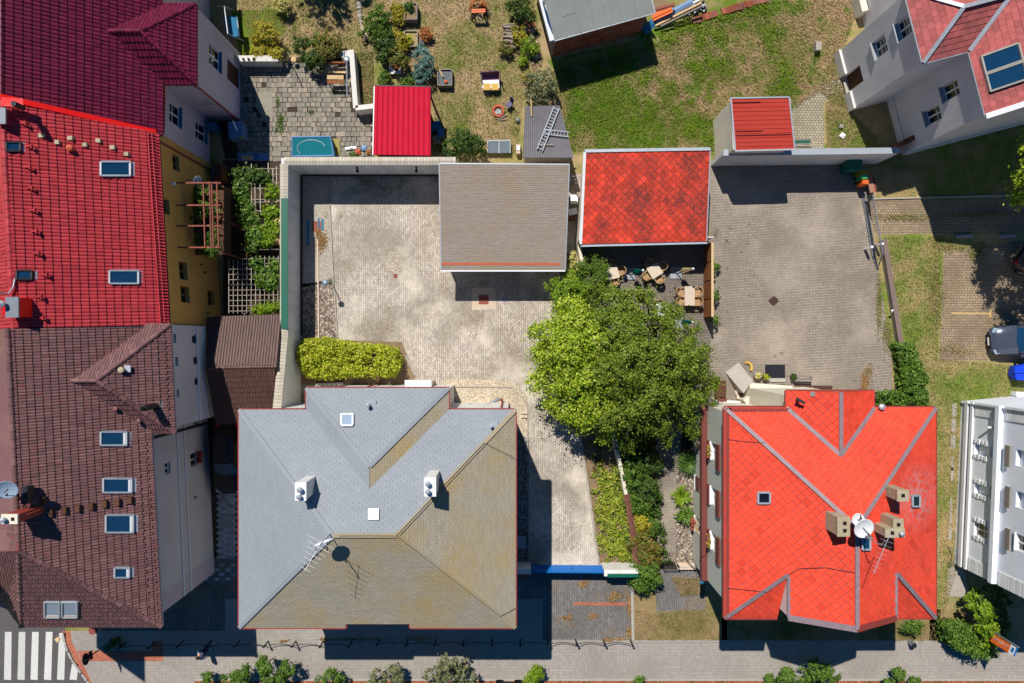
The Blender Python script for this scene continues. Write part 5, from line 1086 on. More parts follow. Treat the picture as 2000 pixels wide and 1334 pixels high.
p = on_plane(pb, 36, 560) + up; part(yh, 'cable_duct', MB().tube([on_plane(pb, 33, 545) + up * 1.4, on_plane(pb, 32, 562) + up * 2.2, on_plane(pb, 24, 575) + up * 3, on_plane(pb, 5, 572) + up * 6], .04, 6), MT['steel'])
d_ = P(404, 352, 4.3); dish(yh, Vector((-17.95, d_.y, 4.4)), .26, (.75, -.5, .45), MT['white'], Vector((-18.6, d_.y, 4.1)))
part(yh, 'wall_lamp', MB().box(Vector((-18.55, P(0, 359, 6).y, 6.0)), (.2, .16, .16)), MT['white'])
for x, y in ((391, 517), (399, 532), (405, 612)):
    s_, h_ = hit(S_, N_, x, y); part(yh, 'wall_hook', MB().box(T2(s_, h_, .05), (.12, .08, .14)), MT['darksteel'])
# steel balcony of the yellow house
bal = thing('balcony', 'rust-red steel balcony frame with plants on the yellow house wall', 'balcony', (-17.6, 7, 0))
z = 3.1; yB0, yB1 = P(0, 498, z).y, P(0, 372, z).y; bx0, bx1 = -18.7, -16.55
part(bal, 'deck', MB().box(((bx0 + bx1) / 2, (yB0 + yB1) / 2, z), (bx1 - bx0, yB1 - yB0, .12)), MT['wood_dark'])
for y in (yB0, (yB0 + yB1) / 2, yB1): part(bal, 'post', MB().tube([(bx1, y, 0), (bx1, y, z + 1.1)], .05, 6), MT['rust'])
for i in range(11): zz = z + .15 + i * .09; part(bal, 'slat', MB().box((bx1 + .03, (yB0 + yB1) / 2, zz), (.03, yB1 - yB0, .065)), MT['wood_dark'])
for x in (-17.05, -16.7, -16.58, -16.3): part(bal, 'top_bar', MB().bar((x, yB0 + .1, 5.45), (x - .1, yB1, 5.45), .06, .06), MT['rust'])
for i, y in enumerate((yB0 + .15, yB0 + 1.35, yB0 + 2.5, yB1 - .05)): part(bal, 'cross_bar', MB().bar((bx0 - .0, y, 5.38), (-16.2, y, 5.38), .08, .06), MT['rust']); part(bal, 'upright', MB().tube([(-16.55, y, z), (-16.55, y, 5.4)], .03, 6), MT['rust'])
for y, lab, bl in ((8.0, 'bushy plant in shade at the upper end of the steel balcony', [(0, 0, .8, .75, .9, .6)]), (5.6, 'trailing vine at the lower end of the steel balcony', [(0, 0, .6, .7, .7, .5), (.9, .1, 1.6, .25, .7, .4)])):
    plant('balcony_plant', lab, 'plant', (-17.7, y, z), bl, MT['leaf_mid'], 1300, 26, .22, .13, .03, .4)

# ================================================================== brown-roofed house (bottom left)
nh = thing('brown_house', 'pale rendered house with brown tiled hipped roof on the street corner by the crossing', 'house', (-20, -6, 0))
e = 8.05; C = dict(kind='wave', w=.145, L=.335, lip=.042, amp=.038, stagger=0)
rf = Roof(nh, MT['browntile'], C, label='brown tiled roof')
N0, S0 = Vector((-19.05, .75, e)), Vector((-18.2, -14.8, e)); apx = P(37, 1075, 11.6); R1 = Vector((-23.75, .6, 11.6))
plC = rf.plane([S0, N0, R1, apx]); cS = Vector((P(42, 1224, e).x, S0.y, e)); cW = P(16, 1188, e); oW = P(-120, 1140, e)
plS_ = rf.plane([S0, apx, cW, cS]) if False else rf.plane([S0, apx, cS])
rf.plane([cS, apx, cW]); rf.plane([cW, apx, P(-150, 1095, 9.0)]); rf.plane([R1, apx, P(-150, 1080, 9.0), Vector((-28.5, .6, 8.0))])
xe = -17.6; yn, ys = .9, -4.75; wh = (yn - ys) / 2; we = 7.95; wz = we + wh * .76; ym = (yn + ys) / 2; hp = Vector((xe - wh, ym, wz)); rp_ = Vector((-18.95 - (wz - e) / .76, ym, wz)); ci, cn = Vector((-18.75, ys, we)), Vector((-19.0, yn, we))
p1, p2 = Vector((xe + .05, ys, we)), Vector((xe - .2, yn, we))
plD = rf.plane([p1, p2, hp]); plF = rf.plane([p1, hp, rp_, ci]); rf.plane([p2, cn, rp_, hp])
for a, b in ((rp_, hp), (p1, hp), (p2, hp), (S0, apx), (cS, apx), (apx, R1)): rf.cap(a + up * .5, b + up * .5, MT['browntile'], .4, .12)
rf.finish()
pc = (S0, plC[2]); pd = (p1, plD[2]); pf = (p1, plF[2]); ps = (S0, plS_[2])
strip(nh, 'valley_flashing', ci + Vector((-.3, -.12, .16)), rp_ + Vector((0, -.15, .02)), MT['zinc'], .14, .02, .02)
S_, N_ = Vector((-18.75, -14.55)), Vector((-19.45, .9)); sW, nW = Vector((-17.85, -4.5)), Vector((-18.05, .9))
hC = holes_px(S_, N_, [(322, 903, 333, 926), (372, 884, 386, 911), (378, 818, 387, 830)]); mb = MB(); wall(mb, S_, N_, 0, e - .1, hC, .2); part(nh, 'wall', mb, MT['render_blue'])
for h in hC: window(nh, S_, N_, h, .2, MT['white'], MT['glassdark'], 1)
T3 = frame_on(S_, N_); Lc = (N_ - S_).length
for z in (3.25, 4.15): panel_on(nh, T3, 0, Lc, z, z + .2, .0, .05, MT['white'], 'string_course')
panel_on(nh, T3, 0, 1.1, 0, 7.4, -.002, .012, MT['render_lilac'], 'corner_band'); panel_on(nh, T3, 9.35, 9.5, .1, 7.5, .0, .06, MT['gutter_dark'], 'downpipe')
T4 = frame_on(sW, nW); Lw = (nW - sW).length; hC2 = holes_px(sW, nW, [(375, 654, 386, 671), (378, 696, 388, 712), (380, 737, 390, 752), (338, 652, 344, 670), (342, 697, 348, 715), (345, 761, 350, 776)])
mb = MB(); wall(mb, sW, nW, 0, we - .1, hC2, .2); part(nh, 'wing_wall', mb, MT['render_blue'])
for h in hC2: window(nh, sW, nW, h, .2, MT['white'], MT['glassdark'], 0)
for z in (3.25, 4.15): panel_on(nh, T4, 0, Lw, z, z + .2, .0, .05, MT['white'], 'string_course')
part(nh, 'wing_wall', MB().add([(-19.3, -4.5, 0), (-17.85, -4.5, 0), (-17.85, -4.5, we - .1), (-19.3, -4.5, we - .1)], [(0, 1, 2, 3)]), MT['render_blue'])
part(nh, 'street_wall', MB().prism([(-18.8, -14.5), (-18.9, -13.5), (-27, -13), (P(40, 0, e).x + .4, -14.5)], 0, 7.6), MT['render_cream']); part(nh, 'corner_wall', MB().prism([cS.xy + Vector((.3, .4)), cW.xy + Vector((.3, .2)), cW.xy + Vector((-4, 1.8)), cS.xy + Vector((0, 3))], 0, 7.5), MT['render_bluewhite'])
gutter(nh, [cS, S0, N0], MT['zinc'], .06); gutter(nh, [ci, p1, p2], MT['zinc'], .05); gutter(nh, [cS, cW, oW], MT['zinc'], .07)
for i, r_ in enumerate(((197, 843, 247, 869), (202, 934, 257, 961), (207, 1005, 260, 1039), (224, 1108, 252, 1127))): roof_window(nh, rect_on(pc, *r_, 'W'), plC[2], MT['zinc'], MT['glassblue'], blind=MT['white'], apron=MT['zinc'])
for x in (90, 124): roof_window(nh, rect_on(ps, x, 1172, x + 29, 1202, 'N'), plS_[2], MT['zinc'], MT['glasspale'], blind=MT['kerbpale'])
for x, y in ((87, 976), (102, 1001), (129, 996), (155, 992), (181, 988), (207, 983), (232, 980), (256, 976)):
    p = on_plane(pc, x, y); part(nh, 'roof_vent', MB().box(p + up * 1.1, (.24, .34, .2)), MT['wood_dark'])
chimney(nh, P(18, 1014, 12.9), (.68, .38), 11.0, MT['gutter_red'], MT['render_cream'], [(-.18, 0, .13, .3)], holes=[(.16, 0, .16)], label='brown brick chimney with pale slab top')
part(nh, 'chimney_side', MB().box(P(34, 1008, 12.6) + Vector((0, 0, -.9)), (.5, .03, 1.2)), MT['orangetile'])
dish(nh, P(14, 956, 12.9), .46, (.25, -.35, .9), MT['glasspale'], P(34, 962, 11.6)); mb = MB().box(P(54, 966, 11.7), (.3, .8, .5)); part(nh, 'vent_box', mb, MT['darksteel'])
vent_pipe(nh, on_plane(pd, 243, 722), .4, .1, MT['chimneystone'], MT['zinc']); v = on_plane(pd, 305, 793); part(nh, 'flue', MB().tube([v, v + Vector((0, 0, 1.3))], .15, 12).lathe(v + Vector((0, 0, 1.3)), [(.1, 0), (.12, .15), (.03, .25)], 10), MT['black']); part(nh, 'flue_flashing', MB().slab([p + plD[2] * .05 for p in rect_on(pd, 305, 785, 319, 797, 'W')], .03), MT['steel'])
for x, y in ((230, 798), (275, 822)): vent_pipe(nh, on_plane(pf, x, y), .3, .08, MT['browntile'])
mb = MB()
for j, y in enumerate((1175, 1182, 1189, 1197, 1205, 1213)):
    for i in range(14):
        x = 30 + i * 18 + (j % 2) * 9
        if x > 265 - (1213 - y) * 1.2 or 80 < x < 166 and y < 1206 and y > 1166 or x < 28: continue
        mb.box(on_plane(ps, x, y) + plS_[2] * .07, (.1, .04, .05))
for j in range(2):
    for i in range(26): mb.box(on_plane(pc, 268 + j * 17 + i * .9, 860 + i * 13.5 + j * 6) + plC[2] * .08, (.05, .1, .06))
for j in range(2):
    for i in range(13): mb.box(on_plane(pd, 305 + j * 17 + i * .6, 665 + i * 12) + plD[2] * .08, (.05, .1, .06))
part(nh, 'snow_studs', mb, MT['browntile'], kind='stuff')
ac = part(nh, 'air_conditioner', MB().box(T3(10.6, 6.35, .3), (.45, 1.0, .8)), MT['bluefabric'], 'pale blue-grey air conditioner box on the wall'); part(ac, 'fan', MB().lathe(T3(10.6, 6.35, .53), [(.3, 0), (.28, .02), (.05, .03)], 16, M=Matrix.Rotation(R(90), 4, 'Y')), MT['steel'])
part(nh, 'wall_lamp', MB().lathe(T3(5.2, 2.3, .1), [(.05, -.1), (.1, 0), (.04, .12)], 10), MT['zinc'])
h = hC[1]; c = T3((h[0] + h[1]) / 2 + .1, h[2] + .1, .2); t = thing('window_box', 'red flowers in a trough at the pale house window above the passage', 'flower box', c); part(t, 'trough', MB().box(c, (.22, .7, .16)), MT['rust'])
q, nn = clumps([(c.x, c.y, c.z + .2, .16, .38, .18)], 12, .1, 200, -.9); link('flowers', leaf_mesh('flowers', q, nn, .08, MT['leaf_red'], .6, c), t, c)
tw = Vector((-27.3, -11.6)); part(nh, 'shadow_tower', MB().prism([(tw.x - 1.25, tw.y - 1.25), (tw.x + 1.25, tw.y - 1.25), (tw.x + 1.25, tw.y + 1.25), (tw.x - 1.25, tw.y + 1.25)], 7, 10.0), MT['render_cream'])  # off-frame tower, added and shaped to cast a shadow on the pavement
part(nh, 'shadow_tower_roof', MB().add([(tw.x - 1.5, tw.y - 1.5, 10), (tw.x + 1.5, tw.y - 1.5, 10), (tw.x + 1.5, tw.y + 1.5, 10), (tw.x - 1.5, tw.y + 1.5, 10), (tw.x, tw.y, 16)], [(0, 1, 4), (1, 2, 4), (2, 3, 4), (3, 0, 4), (3, 2, 1, 0)]), MT['browntile'])
# carport with ridge roof
cp = thing('carport', 'brown tiled ridge roof over the passage between the brown house and courtyard wall', 'carport', P(470, 720))
r0, r1 = P(402, 719, 3.9), P(540, 716, 3.9); n0_, n1_ = P(404, 619, 2.75), P(549, 615, 2.75); s0_, s1_ = P(422, 828, 2.75), P(531, 824, 2.75)
rf = Roof(cp, MT['annextile'], dict(kind='wave', w=.165, L=.33, lip=.03, amp=.03), label='brown tiled saddle roof'); rf.plane([r0, r1, n1_, n0_]); rf.plane([s0_, s1_, P(531, 800, 3.0) if False else P(538, 716, 3.9), r0]); rf.cap(r0 + up * .4, r1 + up * .4, MT['annextile'], .36, .1); rf.finish()
for p in (s0_, s1_, n0_.lerp(n1_, .15), n1_): part(cp, 'post', MB().box((p.x * .99, p.y + (.2 if p.y < -3 else -.2), 1.3), (.12, .12, 2.6)), MT['wood_dark'])
part(cp, 'lath', MB().bar(s0_ - Vector((0, -.1, .1)), s1_ - Vector((0, -.1, .1)), .08, .14), MT['wood_dark'])

# ================================================================== house top right
e1 = Vector((.966, .26, 0)); e2 = Vector((-.26, .966, 0)); W2 = Vector((21.3, 14.5, 0)); W4 = Vector((24.35, 11.8, 0)); W3 = W2 + e1 * 2.45
W4 = Vector((W3.x + .87, W3.y - 3.35, 0)); e2 = (W3 - W4).normalized(); e1 = Vector((e2.y, -e2.x, 0)); W2 = W3 - e1 * 2.45; W1 = W2 + e2 * 3.65
fh = thing('faded_red_house', 'tall grey-white house with faded red roof and a door onto the meadow', 'house', (26, 16, 0)); e = 8.3; o_ = .12; sl_ = .6
z = Vector((0, 0, e)); a0 = W1 + z - e1 * o_ + e2 * o_; a1 = W2 + z - e1 * o_ - e2 * o_; m3 = W3 + z - e1 * o_ - e2 * o_; m4 = W4 + z - e1 * o_ - e2 * .15
wh = (a0 - a1).length / 2; ap = (a0 + a1) / 2 + e1 * wh + Vector((0, 0, wh * sl_)); wr_ = ap + e1 * 1.0
far = 7.0; rise = Vector((0, 0, far * sl_))
rf = Roof(fh, MT['pinktile'], dict(kind='wave', prof=FLAT, w=.34, L=.3, lip=.02, amp=0, stagger=.5), label='faded red slate roof')
plM = rf.plane([m4, m3, m3 + e2 * 12, m3 + e2 * 12 + e1 * far + rise, m4 + e1 * far + rise]); plX = rf.plane([a1, a0, ap]); plY = rf.plane([a1, ap, m3 + e1 * (wh) + e2 * wh + Vector((0, 0, wh * sl_)), m3]); rf.plane([a0, a0 + e1 * 2.6, ap + e1 * 2.6, ap])
rf.finish(); vv = m3 + e1 * wh + e2 * wh + Vector((0, 0, wh * sl_))
for a, b in ((a1, ap), (a0, ap), (m3, vv), (ap, vv)): strip(fh, 'flashing', a, b, MT['zinc'], .2, .03, .07)
gutter(fh, [a0, a1, m3, m4], MT['zinc'], .06); gutter(fh, [m4, m4 + e1 * far + rise], MT['white'], .14, 'verge_board', .04)
def wallseg(A, B, rects, py=False, fr=MT['white'], gl=MT['glassdark'], dep=.25):
    hs_ = (holes_py if py else holes_px)(A, B, rects) if rects else []
    mb = MB(); wall(mb, A, B, 0, e - .05, hs_, dep); part(fh, 'wall', mb, MT['render_grey'])
    for h in hs_: window(fh, A, B, h, dep, fr, gl, 1, True, MT['zinc'])
    return hs_
T5 = frame_on(W1, W2); L5 = (W1 - W2).length
hw_ = [(1.0, 1.95, 4.1, 5.5), (1.0, 1.95, 6.6, 7.9)]; hd_ = [(1.55, 2.55, .25, 2.35)]
mb = MB(); wall(mb, W1, W2, 0, e - .05, hw_ + hd_, .28); part(fh, 'wall', mb, MT['render_grey'])
for h in hw_: window(fh, W1, W2, h, .28, MT['white'], MT['glassdark'], 1, True, MT['zinc'])
window(fh, W1, W2, hd_[0], .28, MT['wood_dark'], MT['wood_dark'], 0, False, MT['concrete'], 'door')
for s0, s1 in ((-.05, 1.5), (2.6, L5 + .05)): panel_on(fh, T5, s0, s1, 0, .8, .003, .14, MT['render_white'], 'plinth')
wallseg(W2, W3, None); T6 = frame_on(W3, W4); h6 = [(.75, 1.5, 6.1, 7.4), (.8, 1.6, 3.4, 4.8)] 
mb = MB(); h6 = [(1.75, 2.6, 3.2, 4.7), (1.0, 1.85, 5.2, 6.7)]; wall(mb, W3, W4, 0, e - .05, h6, .25); part(fh, 'wall', mb, MT['render_grey'])
for h in h6: window(fh, W3, W4, h, .25, MT['white'], MT['glassdark'], 1, True, MT['zinc'])
wallseg(W4, W4 + e1 * 12, None); N5 = W1 + e1 * 2.2; wallseg(N5, W1, None); N6 = N5 + e2 * 6; wallseg(N6, N5 + e2 * .01, None)
panel_on(fh, frame_on(W4, W4 + e1 * 12), 0, 12, 0, .5, .004, .1, MT['render_white'], 'plinth'); panel_on(fh, T6, 0, 3.4, 0, .7, .004, .06, MT['render_white'], 'plinth')
part(fh, 'annex_wall', MB().bar(N5 + e2 * 1.9 - e1 * .25 + Vector((0, 0, .5)), N6 - e1 * .25 + Vector((0, 0, .5)), .4, 1.0), MT['render_cream'])
for x0, x1, y0, y1 in ((0, 1, 0, 0), (1, 1, 0, 0)):
    c = on_plane((m3, plM[2]), 1945 + x0 * 14, 116 + x0 * 32)
for i in range(2):
    c = on_plane((m3, plM[2]), 1954 + i * 9, 117 + i * 33); n_ = plM[2]; uu = plM[0]; vv_ = plM[1]
    roof_window(fh, [c - uu * .48 + vv_ * .85, c + uu * .48 + vv_ * .85, c + uu * .48 - vv_ * .75, c - uu * .48 - vv_ * .75], n_, MT['concrete'], MT['glassblue'], 'roof_window')
t = thing('rubble_wall', 'broken old wall stub leaning from the yard wall to the tall grey house', 'wall', P(1745, 290)); mb = MB()
for i in range(5): a = P(1722 + i * 12, 300 - i * 6, .0); mb.box(a + Vector((0, 0, .6 + .1 * i)), (.5, .3, 1.2 + .2 * i), .45)
part(t, 'wall', mb, MT['brick'])

# ================================================================== white building (right edge)
wb = thing('white_building', 'large bluish-white building with quoins and string courses at the right edge', 'building', (30, -9, 0))
Sw, Nw = Vector((28.35, -3.75)), Vector((27.9, -13.95)); Lb = (Nw - Sw).length; T7 = frame_on(Sw, Nw)   # Sw: start (north corner), Nw: end (south corner)
hb = holes_px(Sw, Nw, [(1903, 868, 1932, 890), (1903, 946, 1931, 967), (1902, 1022, 1930, 1050)]); hu_ = holes_px(Sw, Nw, [(1984, 880, 2008, 912), (1984, 962, 2008, 994), (1984, 1046, 2008, 1078)])
mb = MB(); wall(mb, Sw, Nw, 0, 9.0, hb + hu_, .25); part(wb, 'west_wall', mb, MT['render_bluewhite'])
part(wb, 'north_wall', MB().prism([(28.4, -3.752), (40, -2.6), (40, -13), (29, -13.3), (29, -4.2)], 0, 8.98), MT['render_bluewhite'])
part(wb, 'south_wall', MB().add([(27.9, -13.95, 0), (40, -13.4, 0), (40, -13.4, 9), (27.9, -13.95, 9)], [(0, 1, 2, 3)]), MT['render_bluewhite']); part(wb, 'roof', MB().box((34, -8.4, 9.1), (12.2, 11.0, .2)), MT['felt'])
for i, h in enumerate(sorted(hb)): 
    if i == 2: window(wb, Sw, Nw, h, .2, MT['white'], MT['glassdark'], 1, True)
    for s in (h[0] - .12, h[1] + .12):
        for j in range(4): zz = h[2] + (h[3] - h[2]) * j / 4; panel_on(wb, T7, s - .1 - .05 * (j % 2), s + .1 + .05 * (j % 2), zz, zz + .2, .003, .07, MT['white'], 'quoin')
    for j in range(5): ss = h[0] + (h[1] - h[0]) * j / 5; panel_on(wb, T7, ss, ss + (h[1] - h[0]) / 7, h[3] + .03, h[3] + .2 + .1 * (j % 2), .003, .08, MT['white'], 'quoin')
for i, h in enumerate(sorted(hu_)):
    if i == 2: window(wb, Sw, Nw, h, .2, MT['white'], MT['glassdark'], 1, True, MT['white'])
    panel_on(wb, T7, h[0] - .15, h[1] + .15, h[2] - .62, h[2] - .22, .14, .22, MT['wood_grey'], 'shutter_board'); panel_on(wb, T7, h[0] - .1, h[1] + .1, h[2] - .75, h[2] - .6, .003, .14, MT['white'], 'sill')
for z0, z1, d, m_ in ((.0, .55, .05, 'render_bluewhite'), (.55, .82, .16, 'render_grey'), (1.05, 1.28, .13, 'white'), (3.35, 3.62, .14, 'render_bluewhite'), (3.62, 3.95, .3, 'render_bluewhite')): panel_on(wb, T7, -.02, Lb + .02, z0, z1, .004, d, MT[m_], 'string_course')
for i, z0 in enumerate([1.4 + .24 * j for j in range(8)] + [4.15 + .24 * j for j in range(14)]):
    for s0 in (-.02, Lb - .78): panel_on(wb, T7, s0 + .0, s0 + .8, z0, z0 + .2, .004, .06, MT['white'], 'quoin')
part(wb, 'downpipe', MB().tube([T7(.12, 9, .12), T7(.12, .1, .12)], .05, 8), MT['zinc']); part(wb, 'wall_lamp', MB().box(T7(1.3, 3.1, .2), (.36, .12, .12)), MT['white'])
part(wb, 'handrail', MB().tube([T7(Lb - 1.0, 1.0, .5), T7(Lb, .6, .5), T7(Lb, .0, .5)], .025, 6).tube([T7(Lb - 1.0, 1.0, .5), T7(Lb - 1.0, .0, .5)], .025, 6), MT['steel'])
t = thing('stone_slab_path', 'broken line of pale slabs along the white building', 'paving', P(1860, 900))
for y, w in ((800, 9), (830, 9), (862, 10), (905, 6), (925, 5), (985, 5), (1010, 5), (1040, 6)): part(t, 'slab', MB().prism(pxs((1863 - (y - 800) * .035 - w / 2, y - 12), (1863 - (y - 800) * .035 + w / 2, y - 12), (1863 - (y - 800) * .035 + w / 2, y + 14), (1863 - (y - 800) * .035 - w / 2, y + 14)), .0, .05), MT['concrete'])
t = thing('step_block', 'white stepped block at the north corner of the white building', 'step', P(1985, 770)); part(t, 'step', MB().prism(pxs((1974, 764), (2040, 768), (2040, 778), (1985, 778), (1974, 772)), 0, .5), MT['render_bluewhite'])

# ================================================================== brick outbuilding, red garden shed, tin-roofed shed
bb = thing('brick_outbuilding', 'old brick outbuilding with a grey felt roof above the meadow', 'outbuilding', P(1160, 50))
SWc, SEc = Vector((2.35, 17.65, 3.1)), Vector((8.4, 19.32, 3.1)); dN = Vector((-.42, 1.5, 0)).normalized(); dN = Vector((-(SEc - SWc).y, (SEc - SWc).x, 0)).normalized(); dN = Vector((-.262, .965, 0))
NWc, NEc = SWc + dN * 6 + Vector((0, 0, .35)), SEc + dN * 6 + Vector((0, 0, .35))
part(bb, 'roof', MB().slab([SWc, SEc, NEc, NWc], .14), MT['felt']); gutter(bb, [NWc, SWc], MT['white'], .14, 'edge_flashing', .02); gutter(bb, [SWc, SEc], MT['zinc'], .05); gutter(bb, [SEc, NEc], MT['zinc'], .04, 'edge_flashing', .0)
rn = (SEc - SWc).cross(NWc - SWc).normalized()
for i in range(1, 7): t_ = i / 7; part(bb, 'felt_seam', MB().bar(SWc.lerp(SEc, t_) + rn * .01, NWc.lerp(NEc, t_) + rn * .01, .1, .02), MT['felt'])
for t_, u_ in ((.15, .2), (.5, .35), (.6, .3), (.8, .2)): part(bb, 'felt_seam', MB().bar(SWc.lerp(SEc, t_) + (NWc - SWc) * u_ + rn * .012, SWc.lerp(SEc, t_ + .14) + (NWc - SWc) * (u_ + .01) + rn * .012, .08, .018), MT['felt'])
i1 = (SEc - SWc).normalized(); b0, b1 = SWc + i1 * .25 + dN * .25, SEc - i1 * .3 + dN * .25; wbk = part(bb, 'wall', MB().prism([b0.xy, b1.xy, (b1 + dN * 5.4).xy, (b0 + dN * 5.4).xy], 0, 2.9), MT['mortar'])
Lq = (b1 - b0).length; mq = mesh_of('brick', MB().box((0, 0, 0), (.255, .05, .07)), MT['brick']); rest = MB(); rows = 30; cnt = 0
for j in range(rows):
    for i in range(int(Lq / .275) + 1):
        s = i * .275 + (j % 2) * .137
        if s > Lq - .13: continue
        p = b0 + i1 * (s + .13); M = Matrix.Translation((p.x, p.y, .06 + j * .094)) @ Matrix.Rotation(math.atan2(i1.y, i1.x), 4, 'Z') @ Matrix.Translation((0, random.uniform(-.004, .012), 0))
        if cnt < 300 and j % 2 == 0: o = link('brick', mq, wbk, ORG[bb.name]); o.matrix_basis = Matrix.Translation(-ORG[bb.name]) @ M; cnt += 1
        else: rest.box(None, (.255, .05, .07), M=M)
part(wbk, 'brickwork', rest, MT['brick'], kind='stuff')
part(bb, 'wall_board', MB().bar(b0 - i1 * .3 + dN * 1.4 + Vector((0, 0, 1.6)), b0 - i1 * .3 + dN * 2.6 + Vector((0, 0, 1.6)), .05, 1.0), MT['white'])
rs = thing('red_garden_shed', 'garden shed roofed with crimson profiled sheet beside the courtyard wall', 'shed', P(785, 240))
q = [P(731, 168, 2.75), P(841, 170, 2.75), P(841, 304, 2.9), P(728, 302, 2.9)]; nn_ = (q[1] - q[0]).cross(q[3] - q[0]).normalized(); nn_ = nn_ if nn_.z > 0 else -nn_
block(rs, 'wall', [(q[0].x + .15, q[0].y - .15), (q[1].x - .6, q[1].y - .15), (q[2].x - .6, q[2].y + .1), (q[3].x + .15, q[3].y + .1)], 0, 2.6, MT['wood_brown'])
mb = MB(); NRB = 11
prof = []
for i in range(NRB):
    a = i / NRB
    for f, h in ((0.0, 0), (.5 / NRB, 0), (.57 / NRB, .05), (.68 / NRB, .05), (.75 / NRB, 0.0), (.80 / NRB, .018), (.86 / NRB, .018), (.9 / NRB, 0)): prof.append((a + f, h))
prof.append((1.0, 0)); R_ = 12
vs = [q[0].lerp(q[1], f).lerp(q[3].lerp(q[2], f), j / R_) + nn_ * (h + (.0015 if j % 2 else 0)) for j in range(R_ + 1) for f, h in prof]; n_ = len(prof)
mb.add(vs, [(j * n_ + i, j * n_ + i + 1, (j + 1) * n_ + i + 1, (j + 1) * n_ + i) for j in range(R_) for i in range(n_ - 1)]); part(rs, 'roof', mb, MT['redsheet']); part(rs, 'roof_deck', MB().slab([p - nn_ * .02 for p in q], .08), MT['wood_dark'])
gutter(rs, [q[0] + Vector((0, .03, 0)), q[1] + Vector((0, .03, 0))], MT['darksteel'], .03, 'edge_trim', 0); gutter(rs, [q[3], q[0]], MT['white'], .03, 'edge_trim', .0)
for i in range(4): part(rs, 'post', MB().box((q[1].x - .1, q[1].y - .2 - i * 1.2, 1.3), (.1, .1, 2.6)), MT['wood_dark'])
ts = thing('tin_roof_shed', 'low shed with grey corrugated roof tapering towards the meadow', 'shed', P(1070, 255))
q = [P(1026, 207, 2.3), P(1093, 206, 2.3), P(1120, 308, 2.5), P(1021, 308, 2.5)]; nn_ = (q[1] - q[0]).cross(q[3] - q[0]).normalized(); nn_ = nn_ if nn_.z > 0 else -nn_
n_ = 85; vs = [q[0].lerp(q[1], i / (n_ - 1)).lerp(q[3].lerp(q[2], i / (n_ - 1)), j) + nn_ * .034 * math.cos(i * math.pi / 2) for j in (0, .5, 1) for i in range(n_)]
mb = MB().add(vs, [(j * n_ + i, j * n_ + i + 1, (j + 1) * n_ + i + 1, (j + 1) * n_ + i) for j in range(2) for i in range(n_ - 1)]); part(ts, 'roof', mb, plain('grey_corrugated_sheet', sc(150, 146, 148), .5, .4, .2, .75, 1.1, 2)); part(ts, 'roof_deck', MB().slab([p - nn_ * .04 for p in q], .04), MT['wood_dark'])
block(ts, 'wall', [(q[0].x + .1, q[0].y - .1), (q[1].x - .1, q[1].y - .1), (q[2].x - .1, q[2].y + .1), (q[3].x + .1, q[3].y + .1)], 0, 2.2, MT['wood_grey'])
def ladder(name, lab, a, b, w, n):
    a, b = Vector(a), Vector(b); t = thing(name, lab, 'ladder', (a + b) / 2); d = (b - a).normalized(); s = Vector((-d.y, d.x, 0)).normalized() * w / 2
    for k in (1, -1): part(t, 'rail', MB().bar(a + s * k, b + s * k, .05, .07), MT['steel'])
    for i in range(n): c = a.lerp(b, (i + .5) / n); part(t, 'rung', MB().bar(c - s, c + s, .035, .035), MT['steel'])
ladder('ladder', 'long aluminium ladder lying diagonally on the corrugated roof', P(1054, 293, 2.62), P(1087, 210, 2.45), .34, 14); ladder('ladder', 'short aluminium ladder lying crosswise under the long one', P(1062, 257, 2.52), P(1111, 263, 2.52), .28, 8)
for i, (a, b, lab) in enumerate(((P(1037, 194, 2.5), P(1038, 227, 2.42), 'pale timber batten sticking over the corrugated roof edge'), (P(1050, 282, 2.52), P(1082, 283, 2.52), 'grey lath lying across the corrugated roof below the ladders'))): solo('batten', MB().bar(a, b, .08, .05), MT['wood_pale' if i == 0 else 'wood_grey'], lab, 'batten', a)

# ================================================================== trees and shrubs
def blobs_px(base, lst):
    """(px, py, height, radius px, flatten) -> blobs relative to base"""
    out = []
    for x, y, h, r, fz in lst:
        p = P(x, y, h); rr = r * (H - h) / F; out.append((p.x - base.x, p.y - base.y, h, rr, rr, rr * fz))
    return out
b = P(1118, 715); plant('chestnut_tree', 'broad bright-green tree overhanging the courtyard drive', 'tree', b, blobs_px(b, [(1082, 655, 4.2, 34, .8), (1128, 632, 4.4, 40, .8), (1075, 700, 3.8, 26, .8), (1115, 690, 5.2, 44, .8), (1158, 668, 4.8, 42, .8), (1070, 742, 3.4, 28, .7), (1118, 748, 4.6, 34, .8), (1160, 735, 5.2, 42, .8), (1108, 790, 3.6, 30, .8), (1140, 808, 3.8, 34, .8), (1168, 790, 4.4, 36, .8), (1183, 850, 3.0, 15, .8), (1128, 834, 2.8, 11, .8), (1044, 648, 3.4, 12, .7), (1042, 742, 2.8, 11, .7), (1050, 690, 3.2, 12, .7), (1078, 788, 3.0, 13, .7), (1098, 612, 3.6, 14, .7)]), MT['leaf_chestnut'], 42000, 360, .42, .14, .2, 2.2, limbs=46)
